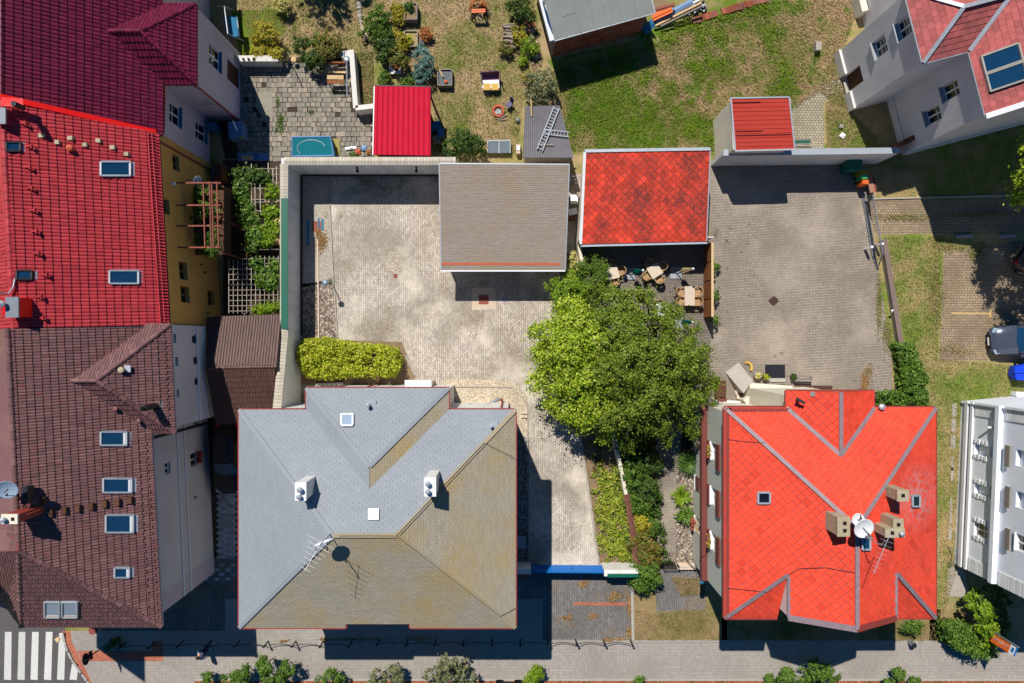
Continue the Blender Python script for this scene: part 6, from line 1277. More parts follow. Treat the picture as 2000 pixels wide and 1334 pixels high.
b = P(1268, 720); plant('walnut_tree', 'wide dull-green tree spreading over the cafe terrace corner', 'tree', b, blobs_px(b, [(1195, 600, 4.6, 34, .8), (1235, 600, 4.8, 36, .8), (1300, 632, 4.2, 30, .7), (1270, 650, 5.2, 44, .8), (1210, 655, 5.4, 46, .8), (1326, 664, 4.4, 30, .8), (1240, 710, 6.2, 52, .8), (1300, 715, 5.8, 50, .8), (1350, 722, 4.4, 32, .8), (1200, 735, 5.4, 46, .8), (1270, 775, 5.6, 50, .8), (1330, 778, 4.6, 36, .8), (1378, 752, 3.6, 20, .8), (1215, 800, 4.8, 42, .8), (1285, 822, 4.0, 30, .8), (1340, 818, 3.6, 24, .8), (1228, 862, 3.0, 16, .8), (1384, 786, 3.2, 13, .8), (1392, 742, 3.2, 12, .7), (1374, 690, 3.8, 15, .7), (1352, 640, 3.8, 13, .7), (1318, 604, 3.8, 12, .7), (1262, 578, 4.2, 14, .7), (1190, 566, 4.0, 13, .7), (1300, 858, 3.2, 12, .7), (1352, 846, 3.2, 12, .7)]), MT['leaf_walnut'], 74000, 460, .40, .118, .24, 2.4, limbs=110)
b = P(1112, 580); plant('lime_conifer', 'lime-green feathery conifer on the boundary south of the grey-shingled garage', 'tree', b, blobs_px(b, [(1112, 572, 2.6, 34, .9), (1095, 560, 2.0, 22, .8), (1128, 592, 2.2, 28, .8), (1118, 545, 1.8, 20, .8), (1140, 570, 2.2, 22, .8), (1100, 600, 1.8, 18, .8)]), MT['leaf_conifer'], 13000, 170, .26, .14, .1, .8, aspect=.4)
b = P(1158, 545); plant('juniper', 'darker feathery conifer between the lime-green one and the cafe chairs', 'tree', b, blobs_px(b, [(1150, 520, 1.8, 20, .8), (1160, 552, 2.4, 30, .9), (1150, 585, 2.4, 26, .9), (1185, 575, 2.0, 18, .8), (1163, 500, 1.4, 10, .8), (1172, 530, 1.6, 16, .8)]), leaf('juniper_spray', [sc(66, 92, 26), sc(98, 124, 40), sc(128, 148, 58)]), 9000, 130, .24, .13, .1, .7, aspect=.4)
b = P(1113, 515); plant('variegated_shrub', 'cream-yellow variegated shrub at the garage corner', 'shrub', b, blobs_px(b, [(1112, 505, 1.6, 13, 1), (1106, 520, 1.3, 12, 1), (1120, 522, 1.4, 13, 1), (1116, 534, 1.0, 9, 1)]), MT['leaf_cream'], 2600, 50, .14, .11, .04, .5)
side = [(1236, 872, 1.8, 30, 'dark leafy shrub under the tree edge at the top of the shrub border', 'leaf_dark'), (1262, 905, 1.6, 24, 'dark shrub beside the shaded stretch of garden path', 'leaf_dark'), (1238, 930, 1.6, 26, 'dense green shrub against the tile-capped boundary wall', 'leaf_mid'), (1262, 960, 1.5, 22, 'dark rounded shrub opposite the ferns', 'leaf_dark'), (1246, 985, 1.3, 20, 'green shrub beside the start of the brown wall coping', 'leaf_mid'), (1250, 1022, 1.2, 16, 'yellowish shrub in the middle of the shrub border', 'leaf_yellow'), (1270, 1028, .8, 14, 'low green shrub next to the yellowish one by the path', 'leaf_mid'), (1256, 1060, 1.4, 19, 'rust-tinged shrub near the street end of the shrub border', 'leaf_rusty'), (1266, 1085, 1.5, 20, 'rust-tinged leafy shrub beside the small iron gate', 'leaf_rusty'), (1262, 1120, 1.8, 22, 'spreading green shrub at the pavement end of the border', 'leaf_mid'), (1250, 1140, 1.6, 16, 'lowest pale shrub leaning over the parking bay corner', 'leaf_mid')]
for x, y, h, r, lab, m_ in side:
    s = 1 - h / H; b = P(1000 + (x - 1000) * s, 667 + (y - 667) * s); plant('shrub', lab, 'shrub', b, blobs_px(b, [(x, y, h * .7, r, .8), (x + r * .5, y + r * .4, h * .5, r * .7, .8), (x - r * .4, y - r * .5, h * .55, r * .7, .8)]), MT[m_], 3600, 60, .2, .12, .04, .5, group='shrubs in the border along the garden path')
for x, y, r, lab, m_, n_ in ((1340, 900, 26, 'arching clump of long grass by the pale green wall', 'leaf_grassy', 2600), (1328, 965, 20, 'lighter fern-like clump below the long grass', 'leaf_conifer', 1300), (1336, 1003, 20, 'dark green fern clump above the pebble bed', 'leaf_mid', 1300)):
    c = P(x, y); t = thing('grass_clump' if 'grass by' in lab else 'fern', lab, 'plant', c); a = rng.uniform(0, 6.28, n_ // 12); mb = MB(); R_ = r / 31
    for q in a:
        ln = R_ * random.uniform(.6, 1.15); d = Vector((math.cos(q), math.sin(q), 0)); s = Vector((-d.y, d.x, 0)) * (.03 if 'grass by' in lab else .075); p0 = c + Vector((random.uniform(-.15, .15), random.uniform(-.15, .15), 0)); pr = None
        for k_ in range(5):
            f = k_ / 4; pt = p0 + d * ln * f + Vector((0, 0, .9 * R_ * math.sin(f * 2.2)+.02)); w_ = s * (1 - f * .85)
            if pr: mb.add([pr[0] - pr[1], pr[0] + pr[1], pt + w_, pt - w_], [(0, 1, 2, 3)])
            pr = (pt, w_)
    part(t, 'blades' if 'grass by' in lab else 'fronds', mb, MT[m_])
p, nn = clumps([(*P(1195 + (y - 960) * .09 + dx, y)[:2], .12, .55, .5, .22) for y in range(925, 1092, 14) for dx in (-20, 0, 12, 26)], 320, .2, 15000, -.1)
o = link('ground_cover', leaf_mesh('ground_cover', p, nn, .14, leaf('ground_cover_leaf', [sc(110, 134, 20), sc(150, 168, 40), sc(196, 190, 80), sc(70, 110, 60)]), .6)); o['kind'] = 'stuff'
p, nn = clumps([(*P(1224 + (y - 860) * .13 + dx, y)[:2], .15, .6, .45, .3) for y in range(850, 1100, 20) for dx in (-10, 12, 34)], 190, .22, 10000, -.1); o = link('border_undergrowth', leaf_mesh('border_undergrowth', p, nn, .13, MT['leaf_dark'], .6)); o['kind'] = 'stuff'
p, nn = clumps([(*P(1160 + (y - 850) * .12, y)[:2], .08, .4, .4, .16) for y in range(870, 940, 18)], 30, .16, 900, -.1); o = link('bed_weeds', leaf_mesh('bed_weeds', p, nn, .12, MT['leaf_rusty'], .6)); o['kind'] = 'stuff'
hedge('ivy_hedge', 'dense dark ivy hedge in an L round the yard corner by the red house', 'hedge', pxs((1740, 674), (1764, 674), (1790, 740), (1794, 788), (1712, 788), (1712, 768), (1752, 764), (1750, 720)), 0, 1.0, MT['leaf_mid'], 15000, .14, per=230, crad=.2)
hedge('street_hedge', 'broad green hedge mound beside the pavement near the banner', 'hedge', pxs((1828, 1212), (1872, 1210), (1908, 1232), (1914, 1262), (1862, 1256), (1838, 1244)), 0, 1.4, MT['leaf_mid'], 12000, .14, per=150, crad=.28)
b = P(1895, 1185); plant('tall_shrub', 'tall yellow-green shrub behind the banner pole', 'shrub', b, blobs_px(b, [(1905, 1165, 1.4, 14, .9), (1918, 1195, 2.2, 20, .9), (1926, 1225, 2.2, 18, .9), (1930, 1250, 1.8, 15, .9)]), MT['leaf_conifer'], 4200, 70, .2, .15, .05)
b = P(1905, 1150); plant('shaded_shrub', 'dark shrub in the shade of the white building', 'shrub', b, blobs_px(b, [(1935, 1160, 1.8, 28, .8), (1945, 1200, 1.6, 24, .8), (1948, 1235, 1.4, 20, .8)]), MT['leaf_dark'], 5000, 70, .24, .14, .05)
b = P(1776, 1205); plant('shrub', 'low dark shrub at the southern corner of the red house', 'shrub', b, blobs_px(b, [(1785, 1222, .9, 14, .8), (1772, 1228, .7, 10, .8)]), MT['leaf_mid'], 1500, 30, .16, .12, .03)
# street shrubs and young trees along the bottom edge
for x, y, h, lst, lab, m_ in ((406, 1322, 1.2, [(0, 0, 8)], 'tiny sapling farthest west on the mulch strip', 'leaf_mid'), (450, 1330, 1.4, [(0, 0, 14), (12, -4, 10)], 'small shrub beside the tiny sapling on the mulch strip', 'leaf_mid'), (476, 1316, 1.8, [(0, 0, 10), (4, -12, 6), (-8, 14, 12)], 'narrow upright shrub west of the tallest one', 'leaf_mid'), (518, 1305, 2.4, [(0, 0, 12), (-3, -18, 7), (8, 20, 14), (-12, -6, 6)], 'tallest spiky shrub on the mulch strip', 'leaf_mid'), (556, 1310, 2.2, [(0, 0, 12), (2, -14, 7), (-6, 16, 14)], 'second spiky shrub with a dark shadow beside it', 'leaf_mid'), (648, 1328, 1.4, [(0, 0, 20), (-18, 8, 12), (16, 8, 12)], 'rounded bush below the chimney shadow gap', 'leaf_mid'), (742, 1328, 1.4, [(0, 0, 18), (-14, 8, 10)], 'low olive bush with a slim neighbour', 'leaf_olive'), (772, 1308, 1.8, [(0, 0, 10), (4, 14, 10)], 'slim olive sapling leaning beside the low bush', 'leaf_olive'), (880, 1308, 2.2, [(0, 0, 24), (-32, 14, 20), (32, 14, 20), (-10, -8, 14), (20, -8, 14), (0, 24, 26)], 'largest olive-green bush on the mulch strip', 'leaf_olive'), (1046, 1316, 1.6, [(0, 0, 12), (4, -10, 8), (-10, 12, 12)], 'light green sapling by the middle of the pavement', 'leaf_conifer'), (1247, 1331, 1.0, [(0, 0, 7)], 'tiny green sprig on the mulch strip', 'leaf_mid'), (1540, 1322, 1.6, [(0, 0, 14), (-2, -10, 8), (-16, 10, 10)], 'smaller of two leafy shrubs in front of the red house', 'leaf_mid'), (1598, 1310, 2.4, [(0, 0, 18), (-10, -14, 9), (14, -8, 9), (-26, 10, 14), (16, 14, 18)], 'larger leafy shrub in front of the red house point', 'leaf_mid'), (1756, 1320, 1.6, [(0, 0, 10), (-4, -8, 7), (-20, 10, 8)], 'lone small shrub south of the red house corner', 'leaf_mid'), (1786, 1330, 1.0, [(0, 0, 8)], 'tiny shrub next to the lone small one', 'leaf_mid'), (1502, 1328, 1.0, [(0, 0, 8)], 'tiny sapling west of the two leafy shrubs', 'leaf_mid')):
    s = 1 - h * .6 / H; b = P(1000 + (x - 1000) * s, 667 + (y - 667) * s); plant('street_shrub', lab, 'shrub', b, blobs_px(b, [(x + dx, y + dy, h * (.75 - .1 * i), r, 1.0) for i, (dx, dy, r) in enumerate(lst)]), MT[m_], 1150 * len(lst) + 300, 22 * len(lst) + 8, .15, .105, .035, .5, group='shrubs on the mulch strip along the pavement')
# garden at the top
for x, y, h, lst, lab, m_, n_ in ((518, 66, 1.6, [(0, 0, 20), (14, 6, 12), (-12, 10, 10), (10, -12, 10)], 'round golden shrub beside the blue garden swing', 'leaf_yellow', 3000), (508, 100, 1.2, [(0, 0, 15), (16, 8, 9)], 'lower golden shrub over the white garden wall', 'leaf_yellow', 2000), (541, 104, 1.4, [(0, 0, 11), (0, 8, 8)], 'small golden shrub next to the leaning pole', 'leaf_yellow', 1200), (598, 96, 1.8, [(0, 0, 24), (14, 18, 18), (-8, -12, 12), (18, 34, 12)], 'dark green shrub at the end of the slatted bench', 'leaf_dark', 4200), (640, 92, 1.8, [(0, 0, 24), (-8, -16, 14), (14, 4, 16), (16, -14, 10)], 'rust-tinged shrub behind the slatted bench', 'leaf_rusty', 4000), (548, 6, 1.2, [(0, 0, 14), (6, 10, 9), (-10, -4, 9)], 'variegated shrub at the top edge above the golden shrub', 'leaf_cream', 1500), (738, 40, 1.0, [(0, 0, 24), (-14, 18, 18), (6, 22, 16), (10, -14, 16)], 'spreading vegetable foliage inside the curved stone edging', 'leaf_mid', 4200), (778, 26, .9, [(0, 0, 12), (-4, -14, 10), (0, 14, 9)], 'yellow-flowering plants in the western raised bed', 'leaf_yellow', 1500), (752, 90, 1.6, [(0, 0, 20), (-6, 22, 14), (8, -18, 12)], 'dark shrub between the two vegetable plots', 'leaf_dark', 2800), (780, 76, 1.2, [(0, 0, 12), (0, 16, 10)], 'yellowish bush beside the lower raised bed', 'leaf_yellow', 1600), (775, 112, 1.4, [(0, 0, 16), (8, 10, 12)], 'rusty bush above the tilted tray', 'leaf_rusty', 2200), (826, 112, 1.6, [(0, 0, 16), (4, 22, 16), (-4, 40, 12), (-2, -12, 9)], 'blue-grey shrub beside the grey sandbox', 'leaf_blue', 3400), (806, 158, .8, [(0, 0, 13), (20, -3, 10), (-16, 4, 8)], 'low bright plants along the top of the crimson shed', 'leaf_mid', 1600), (750, 148, .9, [(0, 0, 9), (-4, 10, 7)], 'small leafy plant left of the tray by the crimson shed', 'leaf_mid', 800), (905, 278, 1.5, [(0, 0, 22), (-24, 10, 18), (22, 8, 18), (-10, -12, 14), (12, -10, 12), (-34, 18, 10)], 'large dark bush next to the glazed cold frame', 'leaf_dark', 5200), (1058, 168, 1.8, [(0, 0, 26), (-18, -10, 16), (18, 6, 16), (10, -16, 14), (6, 26, 14), (-20, 12, 14)], 'silvery bush above the corrugated shed', 'leaf_olive', 5200), (1020, 15, 1.6, [(0, 0, 20), (10, 14, 14), (-14, -6, 14)], 'dark shrub beside the brick outbuilding corner', 'leaf_dark', 2600), (1012, 62, 1.0, [(0, 0, 12), (4, 16, 10)], 'sparse yellow shrub by the woodpile', 'leaf_yellow', 1000), (1032, 86, .8, [(0, 0, 16), (10, 10, 10)], 'yellow-green low shrub below the woodpile on the stony bed', 'leaf_conifer', 1600), (1022, 118, .5, [(0, 0, 7)], 'small clipped green ball plant on the stony bed', 'leaf_conifer', 600), (985, 92, .7, [(0, 0, 10), (8, 6, 8)], 'small rusty bush under the woodpile end', 'leaf_rusty', 900), (833, 68, .5, [(0, 0, 11)], 'withered rust-brown plant by the lower raised bed', 'leaf_rust', 900), (1030, 150, .6, [(0, 0, 8)], 'small yellow plant left of the silvery bush', 'leaf_yellow', 500), (935, 8, .8, [(0, 0, 13)], 'heap of dead twigs behind the orange sawhorse', 'leaf_rust', 700)):
    s = 1 - h * .6 / H; b = P(1000 + (x - 1000) * s, 667 + (y - 667) * s); plant('garden_shrub', lab, 'shrub', b, blobs_px(b, [(x + dx, y + dy, h * (.65 - .06 * i), r, .8) for i, (dx, dy, r) in enumerate(lst)]), MT[m_], int(n_ * 1.2), max(16, n_ // 48), .17, .11, .035, .4, group='shrubs in the back garden')
for x, y, h, r in ((612, -100, 8.0, 1.6), (566, -120, 9.0, 1.8), (668, -110, 6.5, 1.3)):
    b = P(x, y); plant('conifer', {612: 'middle of three pointed conifers shading the garden lawn', 566: 'westernmost pointed conifer shading the garden lawn', 668: 'easternmost pointed conifer shading the garden lawn'}[x], 'tree', b, [(0, 0, h * f, r * (1.1 - f), r * (1.1 - f), h * .12) for f in (.12, .3, .45, .6, .75, .9)], MT['leaf_dark'], 5000, 120, .3, .18, .12, h * .8, group='conifers at the garden end')
b = P(2010, 410); plant('street_tree', 'green tree at the right edge casting shade on the car park', 'tree', b, blobs_px(b, [(2045, 305, 7.0, 55, .7), (2080, 370, 7.5, 64, .7), (2012, 372, 6.0, 26, .8), (2000, 350, 5.6, 16, .8), (1990, 385, 4.6, 14, .8), (2090, 440, 6.5, 44, .7)]), MT['leaf_chestnut'], 15000, 180, .4, .18, .18, 3)
for x, y, r in ((1396, 521, 9), (1398, 575, 9), (1396, 624, 10)):
    b = P(x, y); plant('climber', {521: 'leafy climber on the yard face of the plank fence, nearest the garage', 575: 'leafy climber midway along the plank fence', 624: 'leafy climber at the free end of the plank fence'}[y], 'plant', b, blobs_px(b, [(x, y, .5, r * .8, 1.4), (x - 1, y + 6, .8, r * .6, 1)]), MT['leaf_mid'], 420, 14, .12, .1, .02, .3, group='climbers along the plank fence')

# ================================================================== pergola with vines
z = 2.35; pg_ = thing('pergola', 'weathered batten pergola overgrown with vines beside the courtyard wall', 'pergola', P(498, 460))
for i in range(12): x = 447 + i * 8.7; part(pg_, 'batten', MB().bar(P(x, 612, z), P(x + (.6 if i > 2 else 0), 500 + (0 if i > 3 else 6), z), .034, .03), MT['batten'])
for j in range(11): y = 505 + j * 10.2; part(pg_, 'batten', MB().bar(P(447 if j > 1 else 470, y + .5, z - .045), P(543, y - .5, z - .045), .03, .03), MT['batten'])
for x, y0, y1 in ((474, 345, 398), (491, 320, 440), (498, 355, 455), (508, 360, 420), (524, 318, 396), (533, 330, 392), (540, 325, 395), (481, 398, 500)): part(pg_, 'batten', MB().bar(P(x, y0, z), P(x + 1, y1, z), .055, .04), MT['batten' if x != 481 else 'rust'])
for x0, y, x1 in ((458, 330, 545), (494, 341, 545), (470, 358, 545), (490, 368, 545), (470, 390, 545), (500, 395, 545), (466, 412, 545), (480, 440, 545), (480, 470, 545), (470, 488, 545)): part(pg_, 'batten', MB().bar(P(x0, y, z - .06), P(x1, y - 1, z - .06), .032, .03), MT['batten'])
for x, y in ((450, 610), (543, 610), (450, 508), (543, 500), (470, 330), (543, 322), (470, 412), (543, 412)): part(pg_, 'post', MB().bar(P(1000 + (x - 1000) * .95, 667 + (y - 667) * .95, 0), P(1000 + (x - 1000) * .95, 667 + (y - 667) * .95, z - .1), .09, .09), MT['wood_grey'])
for i, (x, y) in enumerate(((522, 398), (522, 435), (522, 474))): solo('raised_bed', MB().prism(pxs((500, y - 6), (560, y - 6), (560, y + 6), (500, y + 6)), 0, .5).prism(pxs((503, y - 3), (557, y - 3), (557, y + 3), (503, y + 3)), .5, .52), MT['wood_pale'], ('pale timber raised bed under the pergola, nearest the green sheet top', 'pale timber raised bed under the pergola, middle of three', 'pale timber raised bed under the pergola, nearest the open lattice')[i], 'raised bed', P(522, y))
for lab, lst, n_, m_ in (('grape vine covering the northern pergola battens in shade', [(480, 338, 24, 12), (510, 345, 20, 12), (470, 365, 12, 16)], 2200, 'leaf_dark'), ('bright vine weaving along the western pergola edge', [(473, 375, 13, 20), (478, 410, 14, 18), (490, 435, 18, 16), (500, 460, 16, 16), (492, 480, 12, 10)], 4200, 'leaf_mid'), ('yellow-green vine over the eastern pergola edge by the courtyard wall', [(532, 375, 12, 14), (530, 415, 16, 10), (530, 450, 18, 14), (524, 470, 10, 8)], 3200, 'leaf_conifer'), ('bushy vine clump on the open southern lattice', [(525, 548, 18, 16), (510, 545, 10, 10), (500, 515, 12, 8), (515, 535, 10, 8), (536, 520, 10, 8)], 3000, 'leaf_mid'), ('low vine strip along the southern end of the lattice', [(505, 605, 12, 5), (525, 602, 14, 6), (540, 600, 8, 6)], 1400, 'leaf_conifer')):
    c = P(lst[0][0], lst[0][1]); t = thing('vine', lab, 'vine', c, 'vines on the pergola'); bl = [(*P(x, y, z + .05)[:2], z + .05, rx / 32.5, ry / 32.5, .22) for x, y, rx, ry in lst]
    q, nn = clumps(bl, n_ // 26, .2, int(n_ * 1.3), -.8); link('foliage', leaf_mesh('foliage', q, nn, .15, MT[m_], .75, c), t, c); mb = MB().tube([c, c + Vector((.05, .05, 1.2)), Vector((bl[0][0], bl[0][1], z))], .03, 6)
    for e_ in bl[1:]: mb.tube([(bl[0][0], bl[0][1], z), (e_[0], e_[1], z + .05)], .015, 5)
    part(t, 'stem', mb, MT['bark'])
sheet('pergola_floor', pxs((436, 312), (552, 312), (552, 616), (436, 616)), MT['soil'], 3)

# ================================================================== back garden objects
def whitewall(lab, pts, h, w=.3):
    t = thing('garden_wall', lab, 'wall', P(*pts[0]))
    for i, (a, b) in enumerate(zip(pts, pts[1:])): part(t, 'wall', MB().bar(P(*a, h / 2), P(*b, h / 2), w - .004 * i, h), MT['whitedirty'])
    return t
gw = whitewall('low whitewashed wall below the golden shrubs', [(470, 120), (548, 120)], 1.0, .36)
for x in (476, 486, 496): part(gw, 'knob', MB().lathe(P(x, 116, 1.0), [(.06, 0), (.07, .1), (.02, .16)], 8), MT['black'])
whitewall('whitewashed L-shaped wall stepping down to the crimson shed', [(690, 106), (698, 216), (734, 212)], 1.05, .3); whitewall('short stone wall stub behind the slatted bench', [(668, 112), (694, 108)], .8, .4)
p = P(457, 48); sw = thing('garden_swing', 'blue canopied garden swing seat with white tube frame', 'swing', p); zt = 1.75
c = lambda x, y, z: P(x, y, z)
part(sw, 'seat', MB().slab([c(447, 32, .5), c(463, 30, .5), c(468, 70, .5), c(455, 73, .5)], .1), MT['bluefabric']); part(sw, 'backrest', MB().slab([c(437, 30, 1.1), c(448, 32, .6), c(456, 73, .6), c(444, 68, 1.1)], .08), MT['bluefabric']); part(sw, 'canopy', MB().slab([c(450, 33, 1.2), c(462, 34, 1.2), c(466, 70, 1.2), c(456, 72, 1.2)], .03), MT['bluefabric'])
part(sw, 'top_rail', MB().tube([c(438, 12, zt), c(445, 66, zt)], .03, 8), MT['white']); part(sw, 'seat_edge', MB().tube([c(462, 33, .52), c(467, 72, .52)], .05, 8), MT['white'])
for a, b_, d in (((426, 12), (438, 12), (455, 20)), ((447, 84), (445, 66), (477, 80))): part(sw, 'frame', MB().tube([c(*a, .03), c(*b_, zt), c(*d, .03)], .03, 8), MT['white']); part(sw, 'armrest', MB().tube([c(*b_, zt), c((b_[0] + d[0]) / 2 - 3, (b_[1] + d[1]) / 2 + 3, .9), c(*d, .05)], .02, 6), MT['bluefabric'])
ib = thing('water_tank', 'caged blue plastic water tank beside the lilac house corner', 'tank', P(478, 262)); q = pxs((458, 248), (484, 246), (487, 278), (460, 280)); part(ib, 'tank', MB().prism(q, .15, 1.05), MT['ibc']); part(ib, 'lid', MB().lathe(P(471, 268, 1.05), [(.1, 0), (.1, .06)], 12), MT['yellow']); part(ib, 'pallet', MB().prism(q, 0, .14), MT['wood_dark'])
for i in range(4):
    for z in (.4, .75, 1.0): part(ib, 'cage_bar', MB().bar((*q[i], z), (*q[(i + 1) % 4], z), .03, .03), MT['steel'])
for i in range(5): f = i / 4; a = Vector(q[1]).lerp(Vector(q[2]), f); part(ib, 'cage_bar', MB().bar((a.x + .02, a.y, .1), (a.x + .02, a.y, 1.1), .03, .03), MT['steel'])
part(ib, 'spout', MB().tube([P(455, 236, 1.9), P(463, 256, 1.12)], .05, 8), MT['white']); p = P(424, 254); solo('rain_barrel', MB().lathe(p, [(.28, 0), (.33, .4), (.28, .85), (.26, .86)], 14), MT['bluefabric'], 'dark blue round barrel against the lilac house', 'barrel', p)
po = thing('pool', 'rectangular frame pool with a teal cover by the courtyard wall', 'pool', P(612, 285)); z = .85; q = [P(571, 268, z), P(645, 267, z), P(652, 304, z), P(571, 305, z)]
part(po, 'cover', MB().slab(q, .05), MT['poolcover']); g = [(v.x * 1.0, v.y) for v in q]; part(po, 'side', MB().prism(g, 0, z - .06), MT['bluefabric']); mb = MB()
for i in range(4): mb.tube([q[i] + up * .1, q[(i + 1) % 4] + up * .1], .05, 8)
part(po, 'frame', mb, MT['ibc']); part(po, 'rope', MB().tube([P(596 + 28 * math.cos(t) + 12, 290 + 17 * math.sin(t), z + .02) for t in [k_ * .5 for k_ in range(5, 13)]] , .02, 5), MT['zinc'])
for i, x in enumerate((580, 610, 640)): part(po, 'leg', MB().tube([P(x, 267.0, .0), P(x, 266.5, z)], .03, 6), MT['ibc'])
solo('ground_mat', MB().prism(pxs((650, 271), (664, 271), (664, 303), (650, 303)), .05, .07), MT['olive'], 'olive mat on the slabs beside the pool', 'mat', P(657, 287))
be = thing('slatted_bench', 'slatted timber bench facing a small table on the terrace', 'bench', P(652, 134))
for i, (y, z) in enumerate(((133, .45), (137, .45), (141, .45))): part(be, 'seat_slat', MB().bar(P(632, y, z), P(676, y, z), .1, .03), MT['wood_pale'])
for i, (y, z) in enumerate(((122, .95), (124.5, .8))): part(be, 'back_slat', MB().bar(P(629, y, z), P(676, y - .5, z), .1, .04), MT['wood_brown'])
for x in (631, 676): part(be, 'frame', MB().bar(P(x, 122, .9), P(x, 126, .03), .05, .05).bar(P(x, 124, .43), P(x, 142, .43), .05, .05).bar(P(x, 142, .43), P(x, 142, 0), .05, .05), MT['steel'])
tb = thing('garden_table', 'two-tone plank table in front of the slatted bench', 'table', P(655, 155)); part(tb, 'plank', MB().bar(P(639, 151, .74), P(671, 151, .74), .26, .04), MT['wood_pale']); part(tb, 'plank', MB().bar(P(639, 160, .74), P(672, 160, .74), .2, .04), MT['wood_brown'])
for x in (641, 670):
    for y in (150, 160): part(tb, 'leg', MB().bar(P(x, y, .0), P(x, y, .72), .06, .06), MT['wood_brown'])
p = P(676, 114); a = thing('washing_line_pole', 'long grey pole lying beside the L-shaped wall', 'pole', p); part(a, 'pole', MB().tube([P(677, 118, .9), P(678, 190, 1.4)], .05, 8), MT['steel']); part(a, 'wheel', MB().lathe(P(677, 116, .95), [(.16, 0), (.2, .05), (.1, .1)], 14), MT['steel'])
p = P(566, 117); a = thing('leaning_pole', 'thin pale pole leaning over the golden shrub shadow', 'pole', p); part(a, 'pole', MB().tube([P(566, 117, 0), P(550, 97, 2.4)], .03, 6), MT['steel'])
p = P(578, 122); a = thing('stool', 'little round stool on the slabs beside the dark shrub', 'stool', p); part(a, 'seat', MB().lathe(p + Vector((0, 0, .45)), [(.15, 0), (.17, .05), (.02, .09)], 12), MT['wood_pale']); part(a, 'legs', MB().bar(p + Vector((-.15, 0, 0)), p + Vector((-.1, 0, .45)), .04, .04).bar(p + Vector((.2, 0, 0)), p + Vector((.1, 0, .45)), .04, .04), MT['wood_dark'])
def boxbed(name, lab, x0, y0, x1, y1, h, mat, fill, group=None):
    t = thing(name, lab, 'raised bed', P((x0 + x1) / 2, (y0 + y1) / 2), group); q = [P(x0, y0, h), P(x1, y0, h), P(x1, y1, h), P(x0, y1, h)]
    for i in range(4): a, b = q[i], q[(i + 1) % 4]; part(t, 'board', MB().bar((a.x, a.y, h / 2), (b.x, b.y, h / 2), .06, h - .003 * (i % 2)), mat)
    part(t, 'fill', MB().prism([(v.x, v.y) for v in q], 0, h - .12), fill); return t
boxbed('raised_bed', 'raised timber bed with one tuft growing, top of the garden', 790, 6, 814, 37, .6, MT['wood_grey'], MT['soil2']); boxbed('raised_bed', 'raised timber bed under yellow flowers beside the tuft bed', 765, 6, 788, 37, .55, MT['wood_grey'], MT['soil']); boxbed('raised_bed', 'lower timber plot frame with a lime plant in its corner', 790, 60, 815, 90, .25, MT['wood_grey'], MT['lawn_strip']); boxbed('sandbox', 'grey-framed sandbox with an orange ball in it', 855, 135, 882, 166, .5, MT['wood_grey'], plain('grey_mat', sc(98, 106, 108), .9)); 
p = P(871, 160, .42); solo('ball', MB().lathe(p, [(.03, -.11), (.1, -.06), (.12, 0), (.1, .06), (.03, .11)], 14), MT['orange'], 'orange ball lying in the grey sandbox', 'ball', p, smooth=True); solo('batten', MB().bar(P(858, 136, .55), P(865, 150, .5), .1, .05), MT['wood_pale'], 'pale plank lying across the corner of the grey sandbox', 'batten', P(861, 143))
b = P(802, 24); plant('bed_tuft', 'single green tuft in the raised timber bed', 'plant', b, [(0, 0, .6, .22, .25, .2)], MT['leaf_grassy'], 400, 8, .16, .14, .02, .5); b = P(798, 82); plant('bed_tuft', 'lime-green plant in the corner of the lower plot frame', 'plant', b, [(0, 0, .25, .2, .25, .15)], MT['leaf_hedge'], 400, 8, .14, .11, .02, .2)
p = P(776, 136); t = thing('tray', 'tilted orange board lying in a white tray by the shrubs', 'tray', p); part(t, 'tray', MB().prism(pxs((762, 126), (785, 126), (785, 148), (762, 148)), .3, .34), MT['white']); part(t, 'board', MB().prism(pxs((764, 134), (776, 127), (784, 133), (776, 144)), .35, .38), MT['orangetile']); solo('cardboard', MB().prism(pxs((772, 149), (789, 149), (788, 164), (780, 164)), .02, .06), MT['wood_pale'], 'sheet of cardboard above the crimson shed', 'board', P(780, 156))
p = P(826, 86); solo('bucket', MB().prism(pxs((820, 81), (829, 82), (829, 91), (821, 90)), 0, .35), MT['black'], 'black square bucket by the withered plant', 'bucket', p)
t = thing('stone_edging', 'curved row of pale stones edging the vegetable bed', 'edging', P(708, 50))
for i in range(17):
    f = i / 16; x = 703 + 6 * f ** 3 * 2 + (1.5 if i % 2 else 0) - 1; y = 8 + f * 64; r = random.uniform(.08, .16) * (1.5 if i in (0, 16) else 1); M = Matrix.Diagonal((random.uniform(.8, 1.3), random.uniform(.8, 1.3), 1, 1)); part(t, 'stone', MB().lathe(P(x, y), [(r, 0), (r * 1.05, r * .4), (r * .6, r * .9), (r * .1, r)], 7, M=M), MT['kerbpale' if i > 9 else 'concrete'])
p = P(935, 30); t = thing('sawhorse', 'orange-topped sawhorse on the dry lawn', 'sawhorse', p)
for y in (19, 23): part(t, 'beam', MB().bar(P(921, y + 1, .85), P(948, y, .85), .09, .1), MT['orange'])
for x, dx in ((923, -2), (946, 2)): part(t, 'leg', MB().bar(P(x, 21, .82), P(x + dx, 14, 0), .06, .06).bar(P(x, 22, .82), P(x + dx, 40, 0), .06, .06), MT['wood_dark'])
part(t, 'brace', MB().bar(P(932, 30, .2), P(940, 40, .05), .08, .03), MT['wood_grey'])
